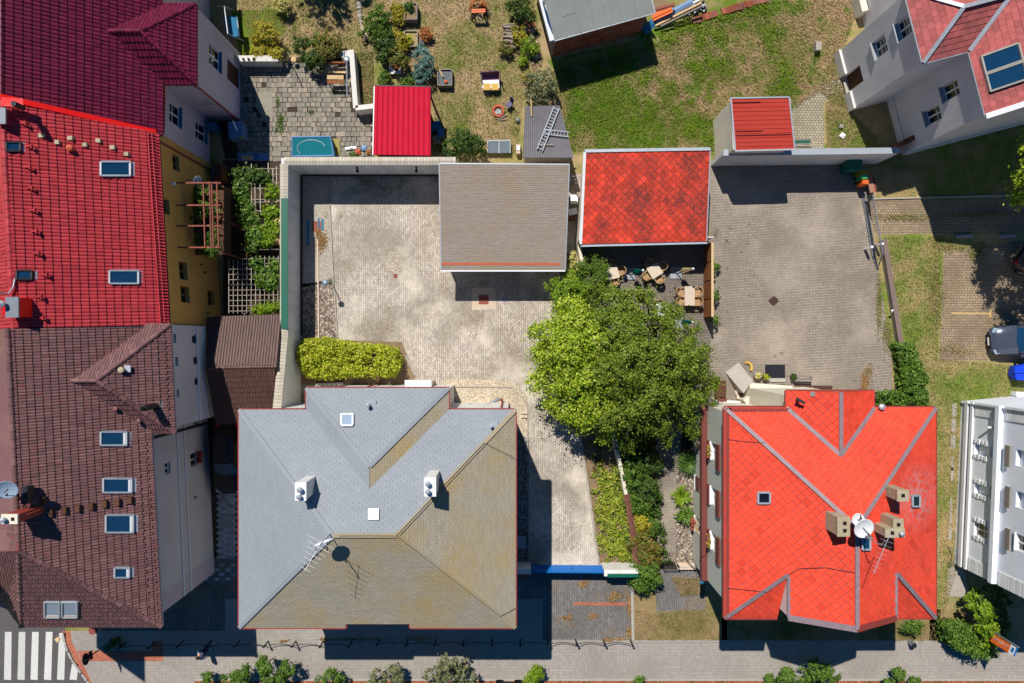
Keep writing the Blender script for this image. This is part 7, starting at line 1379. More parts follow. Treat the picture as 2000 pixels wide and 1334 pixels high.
wp_ = thing('woodpile', 'stack of split firewood logs beside the stony bed', 'woodpile', P(998, 68)); ml = mesh_of('log', MB().tube([(-.3, 0, 0), (.0, .01, .02), (.3, 0, 0)], [.075, .085, .07], 7), MT['log'])
for i in range(62):
    p = P(998 + random.uniform(-9, 9), 48 + random.uniform(0, 44), random.uniform(.05, .55)); o = link('log', ml, wp_, ORG[wp_.name]); o.location = p - ORG[wp_.name]; o.rotation_euler = (random.uniform(0, 3), random.uniform(-.2, .2), random.gauss(0, .3)); s = random.uniform(.6, 1.25); o.scale = (s, random.uniform(.7, 1.4), random.uniform(.7, 1.3))
t = thing('rubble_bed', 'strip of stones and bricks along the brick outbuilding wall', 'stones', P(1040, 70))
for i in range(40):
    p = P(1030 + i * .55 + random.uniform(-14, 10), 30 + i * 2.6 + random.uniform(-6, 6)); r = random.uniform(.07, .2); part(t, 'stone', MB().lathe(p, [(r, 0), (r * .95, r * .5), (r * .2, r * .9)], 6, M=Matrix.Rotation(random.uniform(0, 3), 4, 'Z') @ Matrix.Diagonal((1.3, .8, 1, 1))), MT[random.choice(['concrete', 'kerbpale', 'brick', 'soil2'])])
p = P(1031, 102, .1); solo('millstone', MB().lathe(p, [(.14, 0), (.14, .12), (.07, .14), (.06, .08)], 14), MT['kerbpale'], 'round pale stone wheel on the stony bed', 'ornament', p)
db = thing('daybed', 'plum-cushioned garden seat with a yellow two-panel tray in front', 'seat', P(957, 160)); part(db, 'cushion', MB().slab([P(941, 148, .4), P(975, 147, .4), P(976, 160, .35), P(942, 161, .35)], .1), MT['purple']); part(db, 'backrest', MB().slab([P(938, 142, .85), P(974, 139, .85), P(975, 147, .42), P(941, 148, .42)], .06), plain('dark_plum', sc(98, 62, 86), .9))
for a, b in (((938, 142), (942, 162)), ((975, 140), (979, 160))): part(db, 'arm', MB().bar(P(*a, .65), P(*b, .6), .05, .06).bar(P(*b, .6), P(*b, 0), .05, .05), MT['darksteel'])
part(db, 'tray', MB().prism(pxs((942, 162), (974.5, 161), (976, 177), (943, 178)), .0, .48), MT['white']); 
for x in (944, 959.5): part(db, 'panel', MB().slab([P(x, 163.5, .5), P(x + 13.5, 163, .5), P(x + 14, 175.5, .5), P(x + .5, 176, .5)], .02), MT['yellow'])
cc = thing('camp_chair', 'tipped folding camp chair beside the fire pit', 'chair', P(993, 205)); part(cc, 'seat', MB().slab([P(987, 204, .42), P(996, 195, .42), P(1002, 202, .42), P(995, 211, .42)], .03), plain('violet_grey_cloth', sc(120, 112, 148), .9)); part(cc, 'backrest', MB().slab([P(996, 188, .95), P(1004, 195, .95), P(1002, 202, .42), P(996, 195, .42)], .03), plain('navy_cloth', sc(62, 60, 96), .9))
for a, b in (((987, 204), (999, 215)), ((995, 211), (990, 200)), ((1002, 202), (996, 212)), ((996, 195), (1004, 208))): part(cc, 'leg', MB().tube([P(*a, .5), P(*b, .0)], .018, 6), MT['darksteel'])
fp = thing('fire_pit', 'ring of orange bricks round an ash pit on the dry lawn', 'fire pit', P(973, 217))
for i in range(10): a = i * .628; c = P(973 + 9.5 * math.cos(a), 217 + 10 * math.sin(a), .09); part(fp, 'brick', MB().box(c, (.2, .13, .18), -a + 1.57), MT['orangetile'])
part(fp, 'ash', MB().lathe(P(973, 217, .015), [(.28, 0), (.2, .03)], 14), MT['steel'])
t = thing('stick_pile', 'small pile of sticks below the brick fire pit', 'sticks', P(976, 231))
for i in range(9): c = P(967 + random.uniform(0, 10), 226 + i * 1.2, .05); part(t, 'stick', MB().bar(c, c + Vector((random.uniform(.3, .5), random.uniform(-.05, .16), .04)), .05, .05), MT['log'])
p = P(1011, 236); solo('steel_ball', MB().lathe(p, [(.06, 0), (.13, .06), (.15, .14), (.12, .22), (.03, .27)], 14), MT['steel'], 'shiny steel ball on the dry lawn by the tin-roofed shed', 'ball', p, smooth=True)
cf = thing('cold_frame', 'glazed cold frame with two panes beside the dark bush', 'cold frame', P(974, 288)); part(cf, 'frame', MB().prism(pxs((952, 276), (996, 275), (996, 299), (953, 300)), 0, .36), MT['wood_grey'])
for x in (953, 975.5): part(cf, 'pane', MB().slab([P(x, 276, .42), P(x + 20, 276, .42), P(x + 20, 298.5, .38), P(x, 299, .38)], .02), MT['coldglass'])
mb = MB()
for x in (952.5, 974.5, 996.5): mb.bar(P(x, 275.5, .43), P(x, 299, .4), .05, .05)
part(cf, 'glazing_bar', mb.bar(P(952, 275.5, .44), P(997, 275.2, .44), .05, .05), MT['zinc'])
p = P(1012, 293); t = thing('canister', 'white-topped canister beside the corrugated shed', 'canister', p); part(t, 'body', MB().prism(pxs((1008, 286), (1016, 286), (1016, 303), (1008, 303)), 0, .5), MT['kerbpale']); part(t, 'lid', MB().prism(pxs((1009, 289), (1015.5, 289), (1015.5, 298), (1009, 298)), .505, .56), MT['white'])
for x, y, w, d, h, m_, lab, cat, nm in ((848, 250, .9, .5, .5, 'bluefabric', 'bundle of teal sheeting in the shade beside the crimson shed', 'bundle', 'bundle'), (862, 262, .4, .45, .4, 'ibc', 'blue tub in the shade beside the crimson shed', 'tub', 'tub'), (852, 274, .5, .5, .3, 'wood_grey', 'grey crate lowest in the shade beside the crimson shed', 'crate', 'crate'), (860, 247, .12, .12, .5, 'darksteel', 'dark post stub at the head of the shaded clutter', 'post', 'post')):
    p = P(x, y); solo(nm, MB().box((p.x, p.y, h / 2), (w, d, h), .2).box((p.x, p.y, h + .02), (w * .8, d * .8, .04), .25), MT[m_], lab, cat, p)
for x, y, w, d, m_, lab in ((495, 307, 60, 14, 'ibc', 'pale blue sheet on the ground above the pergola'), (484, 309, 22, 8, 'wood_pale', 'ochre board lying on the pale blue sheet'), (503, 306, 7, 10, 'bluefabric', 'small blue box next to the ochre board')):
    solo('sheet_board' if w > 10 else 'small_box', MB().prism(pxs((x - w / 2, y - d / 2), (x + w / 2, y - d / 2), (x + w / 2, y + d / 2), (x - w / 2, y + d / 2)), .05 if w > 30 else .07, .065 if w > 30 else .12), MT[m_], lab, 'board' if w > 10 else 'box', P(x, y))
for x, y, m_, lab in ((686, 290, 'white', 'white slat in the pile beside the crimson shed'), (700, 297, 'orangetile', 'orange offcut in the pile beside the crimson shed'), (712, 290, 'ibc', 'blue container in the pile beside the crimson shed'), (721, 298, 'wood_brown', 'brown offcut against the crimson shed')):
    p = P(x, y); solo('offcut', MB().box((p.x, p.y, .1), (.7 if m_ == 'white' else .3, .16 if m_ == 'white' else .3, .12), .1).box((p.x, p.y, .2), (.25, .12, .06), .5), MT[m_], lab, 'offcut', p)
t = thing('wooden_crate', 'timber box with junk under the pergola edge by the yellow house', 'crate', P(436, 342)); q = pxs((428, 327), (444, 325), (446, 358), (430, 360)); part(t, 'box', MB().prism(q, 0, 1.0), MT['wood_brown']); part(t, 'lid', MB().prism(pxs((430, 330), (442, 329), (444, 356), (432, 357)), 1.002, 1.06), MT['wood_dark']); solo('blue_tarp', MB().prism(pxs((416, 328), (426, 326), (430, 358), (420, 366)), .02, .3), MT['bluefabric'], 'crumpled blue tarp beside the timber box', 'tarp', P(423, 345))
# planks and pipes by the brick outbuilding
for i, (a, b, m_, w_, lab) in enumerate((((1268, 46), (1352, 2), 'ibc', .3, 'widest blue gutter length in the plank pile'), ((1258, 62), (1276, 44), 'bluefabric', .5, 'dark blue tarp end under the gutters'), ((1274, 34), (1312, 16), 'orange', .5, 'orange board in the plank pile by the outbuilding'), ((1276, 20), (1318, 9), 'rust', .25, 'rust-red angle iron at the top of the plank pile'), ((1282, 44), (1366, 0), 'zinc', .18, 'silver pipe beside the blue gutter'), ((1278, 52), (1370, 6), 'wood_pale', .14, 'pale plank at the lower side of the pile'), ((1290, 52), (1372, 12), 'wood_grey', .14, 'grey plank lowest in the pile'))):
    z0 = .15 + .1 * (i % 4); solo('plank' if 'wood' in m_ or m_ == 'orange' else 'pipe', MB().bar(P(*a, z0), P(*b, z0 + .5), w_, .06).bar(P(*a, z0 + .05), P(*b, z0 + .55), w_ * .3, .05), MT[m_], lab, 'plank' if 'plank' in lab or 'board' in lab else 'pipe', P(*a))
t = thing('scrap_heap', 'heap of dark metal scrap behind the silver pipe', 'scrap', P(1358, 18))
for i in range(26): c = P(1335 + random.uniform(0, 40), 26 - random.uniform(0, 22) , .15); part(t, 'scrap_piece', MB().box(c, (random.uniform(.2, .6), .1, .12), random.uniform(0, 3)), MT[random.choice(['steel', 'black', 'zinc'])])
t = thing('brick_edging', 'broken row of old bricks running up the meadow edge', 'wall', P(1420, 28)); mbk = mesh_of('brick', MB().box((0, 0, .08), (.27, .4, .17)), MT['brick'])
for i in range(18):
    if i in (6,): continue
    o = link('brick', mbk, t, ORG[t.name]); p = P(1355 + i * 8.2, 41 - i * 2.45 + random.uniform(-1, 1)); o.location = p - ORG[t.name]; o.rotation_euler.z = .29 + random.uniform(-.1, .1)
p = P(1593, 95); t = thing('stone_block', 'single square stone block on the dry part of the meadow', 'stone', p); part(t, 'block', MB().box(p + Vector((0, 0, .22)), (.3, .5, .44), .03).box(p + Vector((0, 0, .46)), (.34, .54, .05), .03), MT['concrete'])
for x, y, s, r, m_, lab in ((1641, 248, .34, .7, 'wood_grey', 'brown-grey square stone beside the paver path'), (1643, 266, .42, .2, 'white', 'jagged white stone beside the paver path')): p = P(x, y); solo('stone_block', MB().prism([(p.x + s * .5 * math.cos(r + a), p.y + s * .5 * math.sin(r + a)) for a in (0, 1.5, 3.1, 4.8)], 0, .2).box((p.x, p.y, .21), (s * .4, s * .4, .04), r), MT[m_], lab, 'stone', p)
sheet('meadow_path', pxs((1545, 296), (1545, 222), (1550, 205), (1580, 185), (1610, 165), (1638, 150), (1650, 178), (1625, 186), (1608, 200), (1609, 296)), paver('mossy_path_paver', sc(188, 176, 158), sc(164, 152, 136), sc(108, 104, 66), .2, .16, 0, .022, sc(128, 120, 96), .5, .6, None, sc(110, 122, 60)), 4)
t = thing('plank_step', 'silvered plank step between the small shed and path', 'step', P(1567, 278))
for i in range(4): part(t, 'plank', MB().bar(P(1552, 272 + i * 4, .1), P(1585, 271 + i * 4.4, .1), .11, .04), MT['wood_grey'])
# ================================================================== yard and cafe terrace
fn = thing('plank_fence', 'brown plank privacy fence between the cafe terrace and yard', 'fence', P(1373, 545)); a, b = P(1374, 482), P(1374, 621); zf = 2.05
n_ = 4
for i in range(n_):
    for j in range(9): z = .15 + j * .215; part(fn, 'plank', MB().bar(a.lerp(b, i / n_ + .008) + Vector((0, 0, z)), a.lerp(b, (i + 1) / n_ - .008) + Vector((0, 0, z)), .03, .2), MT['wood_brown'])
for i in range(n_ + 1): part(fn, 'post', MB().box(a.lerp(b, i / n_) + Vector((.06, 0, zf / 2)), (.1, .1, zf)), MT['wood_dark'])
part(fn, 'top_rail', MB().bar(a + Vector((0, 0, zf)), b + Vector((0, 0, zf)), .14, .04), MT['wood_pale'])
def make_chair():
    t = thing('cafe_chair', '', 'chair', (0, 0, 0)); part(t, 'seat', MB().box((0, 0, .43), (.46, .46, .07)), MT['chairweave']); K = 9; mb = MB(); vs = []
    for i in range(K):
        q = math.pi * (.08 + .84 * i / (K - 1)); x, y = .27 * math.cos(q), -.02 - .25 * math.sin(q); h = .66 + .2 * math.sin(q); vs += [(x, y, .45), (x * 1.06, y * 1.1, h), (x * 1.2, y * 1.25, h), (x * 1.15, y * 1.15, .45)]
    mb.add(vs, [(i * 4 + k_, i * 4 + (k_ + 1) % 4, (i + 1) * 4 + (k_ + 1) % 4, (i + 1) * 4 + k_) for i in range(K - 1) for k_ in range(4)] + [(0, 1, 2, 3), tuple((K - 1) * 4 + k_ for k_ in (3, 2, 1, 0))]); part(t, 'backrest', mb, MT['chairweave'])
    for sx in (-1, 1):
        part(t, 'armrest', MB().bar((sx * .27, -.05, .66), (sx * .27, .2, .64), .06, .05), MT['chairweave'])
        for sy in (-1, 1): part(t, 'leg', MB().bar((sx * .2, sy * .2, .42), (sx * .3, sy * .32, 0), .035, .035), MT['darksteel'])
    remember(t); return t
CH = make_chair(); first = [True]
def place(loc, rz, lab):
    if first[0]: first[0] = False; CH.location = loc; CH.rotation_euler.z = rz; CH['label'] = lab; CH['group'] = 'wicker chairs on the cafe terrace'; return CH
    return dup(CH, loc, rz, lab)
def cafe_table(px, py, w, d, rz, lab):
    c = P(px, py, .74); c.z = 0; t = thing('cafe_table', lab, 'table', c, 'tables on the cafe terrace'); part(t, 'top', MB().box(c + Vector((0, 0, .73)), (w, d, .04), rz), MT['tabletop'])
    for sx in (-1, 1):
        for sy in (-1, 1): q = Matrix.Rotation(rz, 4, 'Z') @ Vector((sx * w * .43, sy * d * .43, 0)); part(t, 'leg', MB().bar(c + q, c + q + Vector((0, 0, .71)), .05, .05), MT['darksteel'])
    return c
for px, py, rz, nm in ((1196, 533, R(15), 'square table by the conifer'), (1279, 529, R(32), 'tilted table between two parasols')):
    c = cafe_table(px, py, .76, .76, rz, 'cream ' + nm)
    for i, side_ in enumerate(('far', 'eastern', 'near', 'western')):
        a = rz + i * math.pi / 2; d = Vector((-math.sin(a), math.cos(a), 0)) if False else Matrix.Rotation(a, 3, 'Z') @ Vector((0, -.55, 0)); place(c + d, a, 'tan wicker chair on the %s side of the %s' % (('near', 'eastern', 'far', 'western')[i], nm))
c = cafe_table(1347, 578, .62, 1.2, R(0), 'long cream table beside the plank fence')
for sx, n1 in ((-1, 'western'), (1, 'fence')):
    for sy, n2 in ((1, 'upper'), (-1, 'lower')): place(c + Vector((sx * .5, sy * .3 - .02, 0)), R(-90) if sx < 0 else R(90), 'tan wicker chair, %s one on the %s side of the long table' % (n2, n1))
c = P(1286, 605); t = thing('round_table', 'white round table half hidden under the walnut leaves', 'table', c); part(t, 'top', MB().lathe(c + Vector((0, 0, .7)), [(.42, 0), (.42, .04)], 20), MT['white']); part(t, 'pedestal', MB().tube([c, c + Vector((0, 0, .7))], .05, 8), MT['steel']); place(P(1281, 596), R(190), 'tan wicker chair at the white round table under the leaves')
def parasol(base, top, mat, lab, hz=2.3):
    b = P(*base); t = thing('parasol', lab, 'parasol', b, 'folded parasols on the cafe terrace'); e = P(*top, hz); b2 = Vector((b.x, b.y, .1)); e = Vector((e.x, e.y, hz))
    if base[2:] != (0,): pass
    for i in range(4): part(t, 'base_slab', MB().box(b + Vector(((i % 2 - .5) * .37, (i // 2 - .5) * .37, .04 + .002 * i)), (.36, .36, .07)), MT['slabgrey'])
    part(t, 'pole', MB().tube([b2, e], .03, 8), MT['white']); d = (e - b2).normalized(); u = d.orthogonal().normalized(); v = d.cross(u); mb = MB(); K = 18; rings = []
    for f, r in ((.36, .05), (.40, .2), (.55, .19), (.75, .13), (.93, .07), (.97, .03)):
        rings.append([b2.lerp(e, f) + (u * math.cos(2 * math.pi * k_ / K) + v * math.sin(2 * math.pi * k_ / K)) * r * (1 if k_ % 2 else .55) for k_ in range(K)])
    mb.add([p for r in rings for p in r], [(i * K + k_, i * K + (k_ + 1) % K, (i + 1) * K + (k_ + 1) % K, (i + 1) * K + k_) for i in range(5) for k_ in range(K)] + [tuple(range(K))]); part(t, 'canopy', mb, mat); part(t, 'finial', MB().lathe(e, [(.03, -.08), (.08, -.02), (.06, .05), (.01, .08)], 10), MT['white']); return t
parasol((1229, 535), (1256, 528), MT['parasolgreen'], 'folded green parasol between the two square tables'); parasol((1320, 533), (1354, 525), MT['parasolbeige'], 'folded beige parasol above the long table'); parasol((1322, 631), (1353, 629), MT['parasolgreen'], 'folded green parasol emerging from the walnut leaves')
t = thing('floor_grate', 'dark square drain grate turned diagonally in the yard', 'drain cover', P(1510, 588)); part(t, 'frame', MB().prism(pxs((1500, 587), (1511, 578), (1521, 588), (1510, 598)), .01, .03), MT['wood_dark'])
for i in range(4): part(t, 'bar', MB().bar(P(1503 + i * 3.6, 589 - i * 3 + 0, .035), P(1508 + i * 3.6, 594 - i * 3, .035), .05, .015), MT['darksteel'])
dm = thing('door_mat', 'large dark mat before the red house north door', 'mat', P(1513, 725)); part(dm, 'mat', MB().prism(pxs((1494, 712), (1533, 712), (1533, 738), (1494, 738)), .01, .03), plain('speckled_black_mat', sc(44, 44, 50), .95, .1, 0, .5, 1.6, 30)); part(dm, 'step', MB().prism(pxs((1498, 739), (1533, 739), (1533, 746), (1498, 746)), 0, .1), MT['concrete'])
for x, y, lab in ((1491, 736, 'round box ball in a pot left of the dark mat'), (1546, 736, 'darker round box ball in a pot right of the dark mat')):
    b = P(x, y); t = plant('potted_ball', lab, 'plant', b, [(0, 0, .42, .17, .17, .17)], MT['leaf_hedge' if x < 1500 else 'leaf_dark'], 900, 40, .06, .06, .03, .25); part(t, 'pot', MB().lathe(b, [(.13, 0), (.17, .26), (.15, .27)], 12), MT['black'])
p = P(1477, 733); t = thing('flower_barrel', 'half barrel planted with white and green flowers by the ramp', 'planter', p); part(t, 'barrel', MB().lathe(p, [(.2, 0), (.26, .2), (.25, .4), (.22, .4)], 14), MT['wood_grey']); q, nn = clumps([(p.x, p.y, .45, .16, .16, .1)], 12, .08, 200, -.2); link('flowers', leaf_mesh('flowers', q, nn, .1, MT['leaf_cream'], .7, p), t, p)
p = P(1458, 718, .05); mb = MB()
for k_ in range(16): a = 2.4 * k_ / 15 - .6; a2 = 2.4 * (k_ + 1) / 15 - .6; mb.bar(p + Vector((.3 * math.cos(a), .34 * math.sin(a), .05)), p + Vector((.3 * math.cos(a2), .34 * math.sin(a2), .05)), .14, .1)
solo('straw_wreath', mb, MT['yellow'], 'half-round straw wreath lying beside the grey ramp', 'wreath', p)
t = thing('hollow_blocks', 'two hollow bricks beside the grey ramp of the red house', 'bricks', P(1440, 767))
for x, y in ((1438, 766), (1441, 774)): part(t, 'block', MB().box(P(x, y, .1), (.16, .3, .2), .1), MT['kerbpale'])
for x, y, w, d, h, m_, lab, nm in ((1404, 759, 18, 32, .5, 'wood_dark', 'dark timber planter beside the walnut leaves near the ramp', 'planter'), (1407, 780, 16, 6, .4, 'brownpaint', 'narrow brown bench below the dark planter', 'bench')):
    p = P(x, y); mb = MB().prism(pxs((x - w / 2, y - d / 2), (x + w / 2, y - d / 2), (x + w / 2, y + d / 2), (x - w / 2, y + d / 2)), 0, h)
    for i in range(4): mb.bar((*pxs((x - w / 2 + i * w / 3.2, y - d / 2))[0], h + .02), (*pxs((x - w / 2 + i * w / 3.2, y + d / 2))[0], h + .02), .1, .03)
    solo(nm, mb, MT[m_], lab, nm, p)
p = P(1369, 738); bn = thing('garden_bench', 'weathered bench against the red house wall east of the mat', 'bench', P(1566, 737)); 
for i in range(3): part(bn, 'seat_slat', MB().bar(P(1553, 735 + i * 4, .42), P(1586, 735.5 + i * 4, .42), .1, .03), MT['wood_grey'])
for x in (1556, 1583): part(bn, 'leg', MB().box(P(x, 739, .2), (.06, .3, .4)), MT['wood_dark'])
# bins
def bin_(px, py, w, d, h, rz, body, lid, lab, name='wheelie_bin'):
    c = P(px, py); t = thing(name, lab, 'bin', c, 'bins in the yard corner'); M = Matrix.Translation(c) @ Matrix.Rotation(rz, 4, 'Z'); vs = []
    for z, f in ((.08, .8), (h, 1.0)):
        for sx, sy in ((-1, -1), (1, -1), (1, 1), (-1, 1)): vs.append(M @ Vector((sx * w / 2 * f, sy * d / 2 * f, z)))
    part(t, 'body', MB().add(vs, [(3, 2, 1, 0), (4, 5, 6, 7), (0, 1, 5, 4), (1, 2, 6, 5), (2, 3, 7, 6), (3, 0, 4, 7)]), body); vs = []
    for z, f in ((h, 1.06), (h + .06, 1.04), (h + .12, .8)):
        for sx, sy in ((-1, -1), (1, -1), (1, 1), (-1, 1)): vs.append(M @ Vector((sx * w / 2 * f, sy * d / 2 * f, z)))
    part(t, 'lid', MB().add(vs, [(3, 2, 1, 0), (8, 9, 10, 11)] + [(k_ * 4 + i, k_ * 4 + (i + 1) % 4, k_ * 4 + 4 + (i + 1) % 4, k_ * 4 + 4 + i) for k_ in (0, 1) for i in range(4)]), lid)
    for sx in (-1, 1): part(t, 'wheel', MB().lathe(M @ Vector((sx * w * .42, d * .4, .1)), [(.09, -.03), (.09, .03)], 10, M=Matrix.Rotation(rz, 4, 'Z') @ Matrix.Rotation(R(90), 4, 'Y')), MT['rubber'])
bin_(1652, 330, .95, .75, 1.1, 0, MT['dumpster'], MT['dumpster'], 'large dark green container against the yard wall', 'container'); bin_(1671, 344, .36, .27, 1.0, -.1, MT['olive'], MT['olive'], 'olive bin, first of the coloured trio'); bin_(1673, 353, .36, .27, 1.0, -.1, MT['binlid_green'], MT['binlid_green'], 'light green bin between the olive and orange ones'); bin_(1675, 363, .37, .28, 1.0, -.1, MT['orange'], MT['orange'], 'orange-lidded bin of the coloured trio')
sg = thing('sliding_gate', 'grey steel sliding gate with close bars at the drive entrance', 'gate', P(1694, 440)); a, b = P(1684, 388), P(1703, 500); hg = 1.35
for z, w_ in ((.12, .09), (hg, .06)): part(sg, 'rail', MB().bar(a + Vector((0, 0, z)), b + Vector((0, 0, z)), w_, w_), MT['steel'])
for i in range(34): c = a.lerp(b, i / 33); part(sg, 'bar', MB().bar(c + Vector((0, 0, .1)), c + Vector((0, 0, hg)), .022, .022), MT['steel'])
e_ = P(1712, 524); part(sg, 'counterweight_frame', MB().bar(b + Vector((0, 0, .12)), e_ + Vector((0, 0, .12)), .06, .06).bar(b + Vector((0, 0, hg)), e_ + Vector((0, 0, .14)), .06, .06).bar(b.lerp(e_, .5) + Vector((0, 0, .1)), b.lerp(e_, .1) + Vector((0, 0, hg)), .04, .04), MT['steel'])
for x, y in ((1696, 484), (1716, 478)): part(sg, 'guide_post', MB().box(P(x, y, .5), (.14, .14, 1.0)), MT['white'])
mw = thing('low_wall', 'low brownish wall with flat coping between yard and verge', 'wall', P(1740, 570)); a, b = P(1719, 470), P(1752, 673); part(mw, 'wall', MB().bar(a + Vector((0, 0, .25)), b + Vector((0, 0, .25)), .22, .5), MT['wood_grey'] if False else MT['mortar']); part(mw, 'coping', MB().bar(a + Vector((0, 0, .53)), b + Vector((0, 0, .53)), .3, .06), plain('brown_grey_coping', sc(136, 116, 108), .9)); part(mw, 'lamp', MB().lathe(P(1742, 607, .56), [(.05, 0), (.09, .06), (.02, .14)], 10), MT['white'])
mw = thing('low_wall', 'short brick-coloured wall stub behind the coloured bins', 'wall', P(1702, 360)); part(mw, 'wall', MB().bar(P(1698, 344, .3), P(1704, 376, .3), .26, .6), MT['brick']); part(mw, 'coping', MB().bar(P(1698, 344, .62), P(1704, 376, .62), .32, .05), plain('pinkish_coping', sc(176, 128, 108), .9))
for x, lab in ((1880, 'pale wheel stop bar at the head of the nearer parking bay'), (1965, 'pale wheel stop bar behind the bronze car')): 
    p = P(x, 462); solo('wheel_stop', MB().prism(pxs((x - 15, 460), (x + 17, 458), (x + 17, 464), (x - 15, 466)), .02, .14).prism(pxs((x - 13, 461), (x + 15, 459.6), (x + 15, 462.6), (x - 13, 464.6)), .141, .17), plain('pinkish_concrete', sc(186, 166, 170), .9), lab, 'wheel stop', p)
# iron gate lying by the front path
ig = thing('iron_gate', 'small open iron gate by the end of the garden path', 'gate', P(1308, 1104)); a, b, zz = P(1290, 1098), P(1312, 1098), 1.05; ax = P(1290, 1097); bx_ = P(1313, 1097)
for p0, p1 in ((ax, bx_),):
    for z in (.1, 1.05): part(ig, 'rail', MB().tube([p0 + Vector((0, 0, z)), p1 + Vector((.2, 0, z))], .03, 8), MT['darksteel'])
    for i in range(9): c = p0.lerp(p1 + Vector((.2, 0, 0)), i / 8); part(ig, 'bar', MB().tube([c + Vector((0, 0, .1)), c + Vector((0, 0, 1.05))], .015, 6), MT['darksteel'])
    for c in (p0, p1 + Vector((.2, 0, 0))): part(ig, 'post', MB().tube([c, c + Vector((0, 0, 1.15))], .035, 8), MT['darksteel'])
solo('garden_wall', MB().prism(pxs((1316, 1097), (1357, 1098), (1357, 1110), (1322, 1110)), 0, .3).prism(pxs((1317, 1098), (1357, 1099), (1357, 1104), (1318, 1104)), .301, .36), MT['kerbpale'], 'low pale wall with timber edge at the red house front corner', 'wall', P(1336, 1104))
p = P(1345, 1090); solo('hand_rail', MB().tube([P(1336, 1082, .6), P(1345, 1098, .8), P(1360, 1114, .5)], .025, 6), MT['darksteel'], 'thin dark handrail crossing the pebble bed corner', 'rail', p)
# ================================================================== street furniture and vehicles
ORD = 'first second third fourth fifth sixth seventh eighth ninth tenth eleventh twelfth thirteenth fourteenth fifteenth sixteenth seventeenth eighteenth nineteenth'.split()
xs_ = [247, 303, 358, 413, 468, 524, 578, 632, 687, 741, 797, 852, 906, 961, 1016, 1070, 1124, 1178, 1231]
b0 = thing('bollard', 'slim black post with chains along the pavement edge', 'bollard', (0, 0, 0), 'chained posts along the pavement'); part(b0, 'post', MB().tube([(0, 0, 0), (0, 0, .85)], .045, 8), MT['black']); part(b0, 'knob', MB().lathe((0, 0, .85), [(.05, 0), (.075, .06), (.05, .12), (.01, .15)], 10), MT['black']); remember(b0); tops = []
for i, x in enumerate(xs_):
    y = 1255 if i < 2 else (1252 if i < 9 else 1249); p = P(x, y); tops.append(p)
    lab_ = '%s black chained post counting east from the green litter bin' % ORD[i]
    if i == 0: b0.location = p; b0['label'] = lab_
    else: dup(b0, p, 0, lab_)
for i, (a, b) in enumerate(zip(tops, tops[1:])):
    if i in (8,): continue
    pts = [a.lerp(b, t) + Vector((0, 0, .78 - .32 * (1 - (2 * t - 1) ** 2))) for t in [k_ / 8 for k_ in range(9)]]; solo('chain', MB().tube(pts, .022, 5), MT['black'], 'black chain sagging between the %s and %s posts east of the litter bin' % (ORD[i], ORD[i + 1]), 'chain', a, 'chains between the pavement posts')
p = P(215, 1253); t = thing('traffic_sign', 'round road sign over a small plate on a tall pole by the crossing', 'road sign', p); part(t, 'pole', MB().tube([p, p + Vector((0, 0, 2.75))], .035, 8), MT['darksteel']); Mx = Matrix.Rotation(R(10), 4, 'Z') @ Matrix.Rotation(R(90), 4, 'Y'); part(t, 'disc', MB().lathe(p + Vector((-.05, 0, 2.55)), [(.34, -.012), (.34, .012)], 24, M=Mx), MT['darksteel']); part(t, 'plate', MB().box(p + Vector((-.05, 0, 2.02)), (.02, .5, .34), R(10)), MT['darksteel'])
p = P(220, 1259); t = thing('litter_bin', 'green litter bin at the foot of the sign pole', 'bin', p); part(t, 'body', MB().lathe(p, [(.16, .1), (.2, .75), (.17, .76)], 12), MT['dumpster']); part(t, 'hood', MB().lathe(p + Vector((0, 0, .77)), [(.21, 0), (.2, .06), (.05, .12)], 12), MT['green'])
b = P(236, 1248); plant('planter_shrub', 'dark bushy plant in the shade behind the litter bin', 'plant', b, [(0, 0, .5, .3, .3, .3)], MT['leaf_dark'], 700, 16, .16, .11, .03, .3)
p = P(111, 1250); solo('cardboard', MB().slab([P(106, 1249, .06), P(112, 1244, .08), P(117, 1247, .08), P(112, 1256, .05)], .03), MT['wood_pale'], 'scrap of cardboard lying on the crossing asphalt', 'cardboard', p)
bf = thing('banner', 'orange advertising banner with a blue-white end on a tall leaning-seen pole', 'banner', P(1893, 1206)); p0 = P(1893, 1206); zt = 4.4; part(bf, 'pole', MB().tube([p0, p0 + Vector((0, 0, zt + .1))], .045, 8), MT['steel']); o1 = p0 + Vector((-.06, -.06, 0)); dw = Vector((-.25, -.68, 0)).normalized() * .5
z1, z2, z3 = 2.35, 3.95, 4.4
pan = part(bf, 'flag', MB().slab([o1 + Vector((0, 0, z2)), o1 + dw + Vector((0, 0, z2)), o1 + dw + Vector((0, 0, z1)), o1 + Vector((0, 0, z1))], .015), MT['orange']); part(bf, 'flag_head', MB().slab([o1 + Vector((0, 0, z3)), o1 + dw + Vector((0, 0, z3)), o1 + dw + Vector((0, 0, z2 + .01)), o1 + Vector((0, 0, z2 + .01))], .015), MT['white'])
part(bf, 'bracket', MB().bar(o1 + Vector((0, 0, z3 + .05)), o1 + dw + Vector((0, 0, z3 + .05)), .05, .06), MT['blue'])
nrm = dw.cross(Vector((0, 0, 1))).normalized(); nrm = nrm if nrm.dot(Vector((-1, 0, 0))) > 0 else -nrm
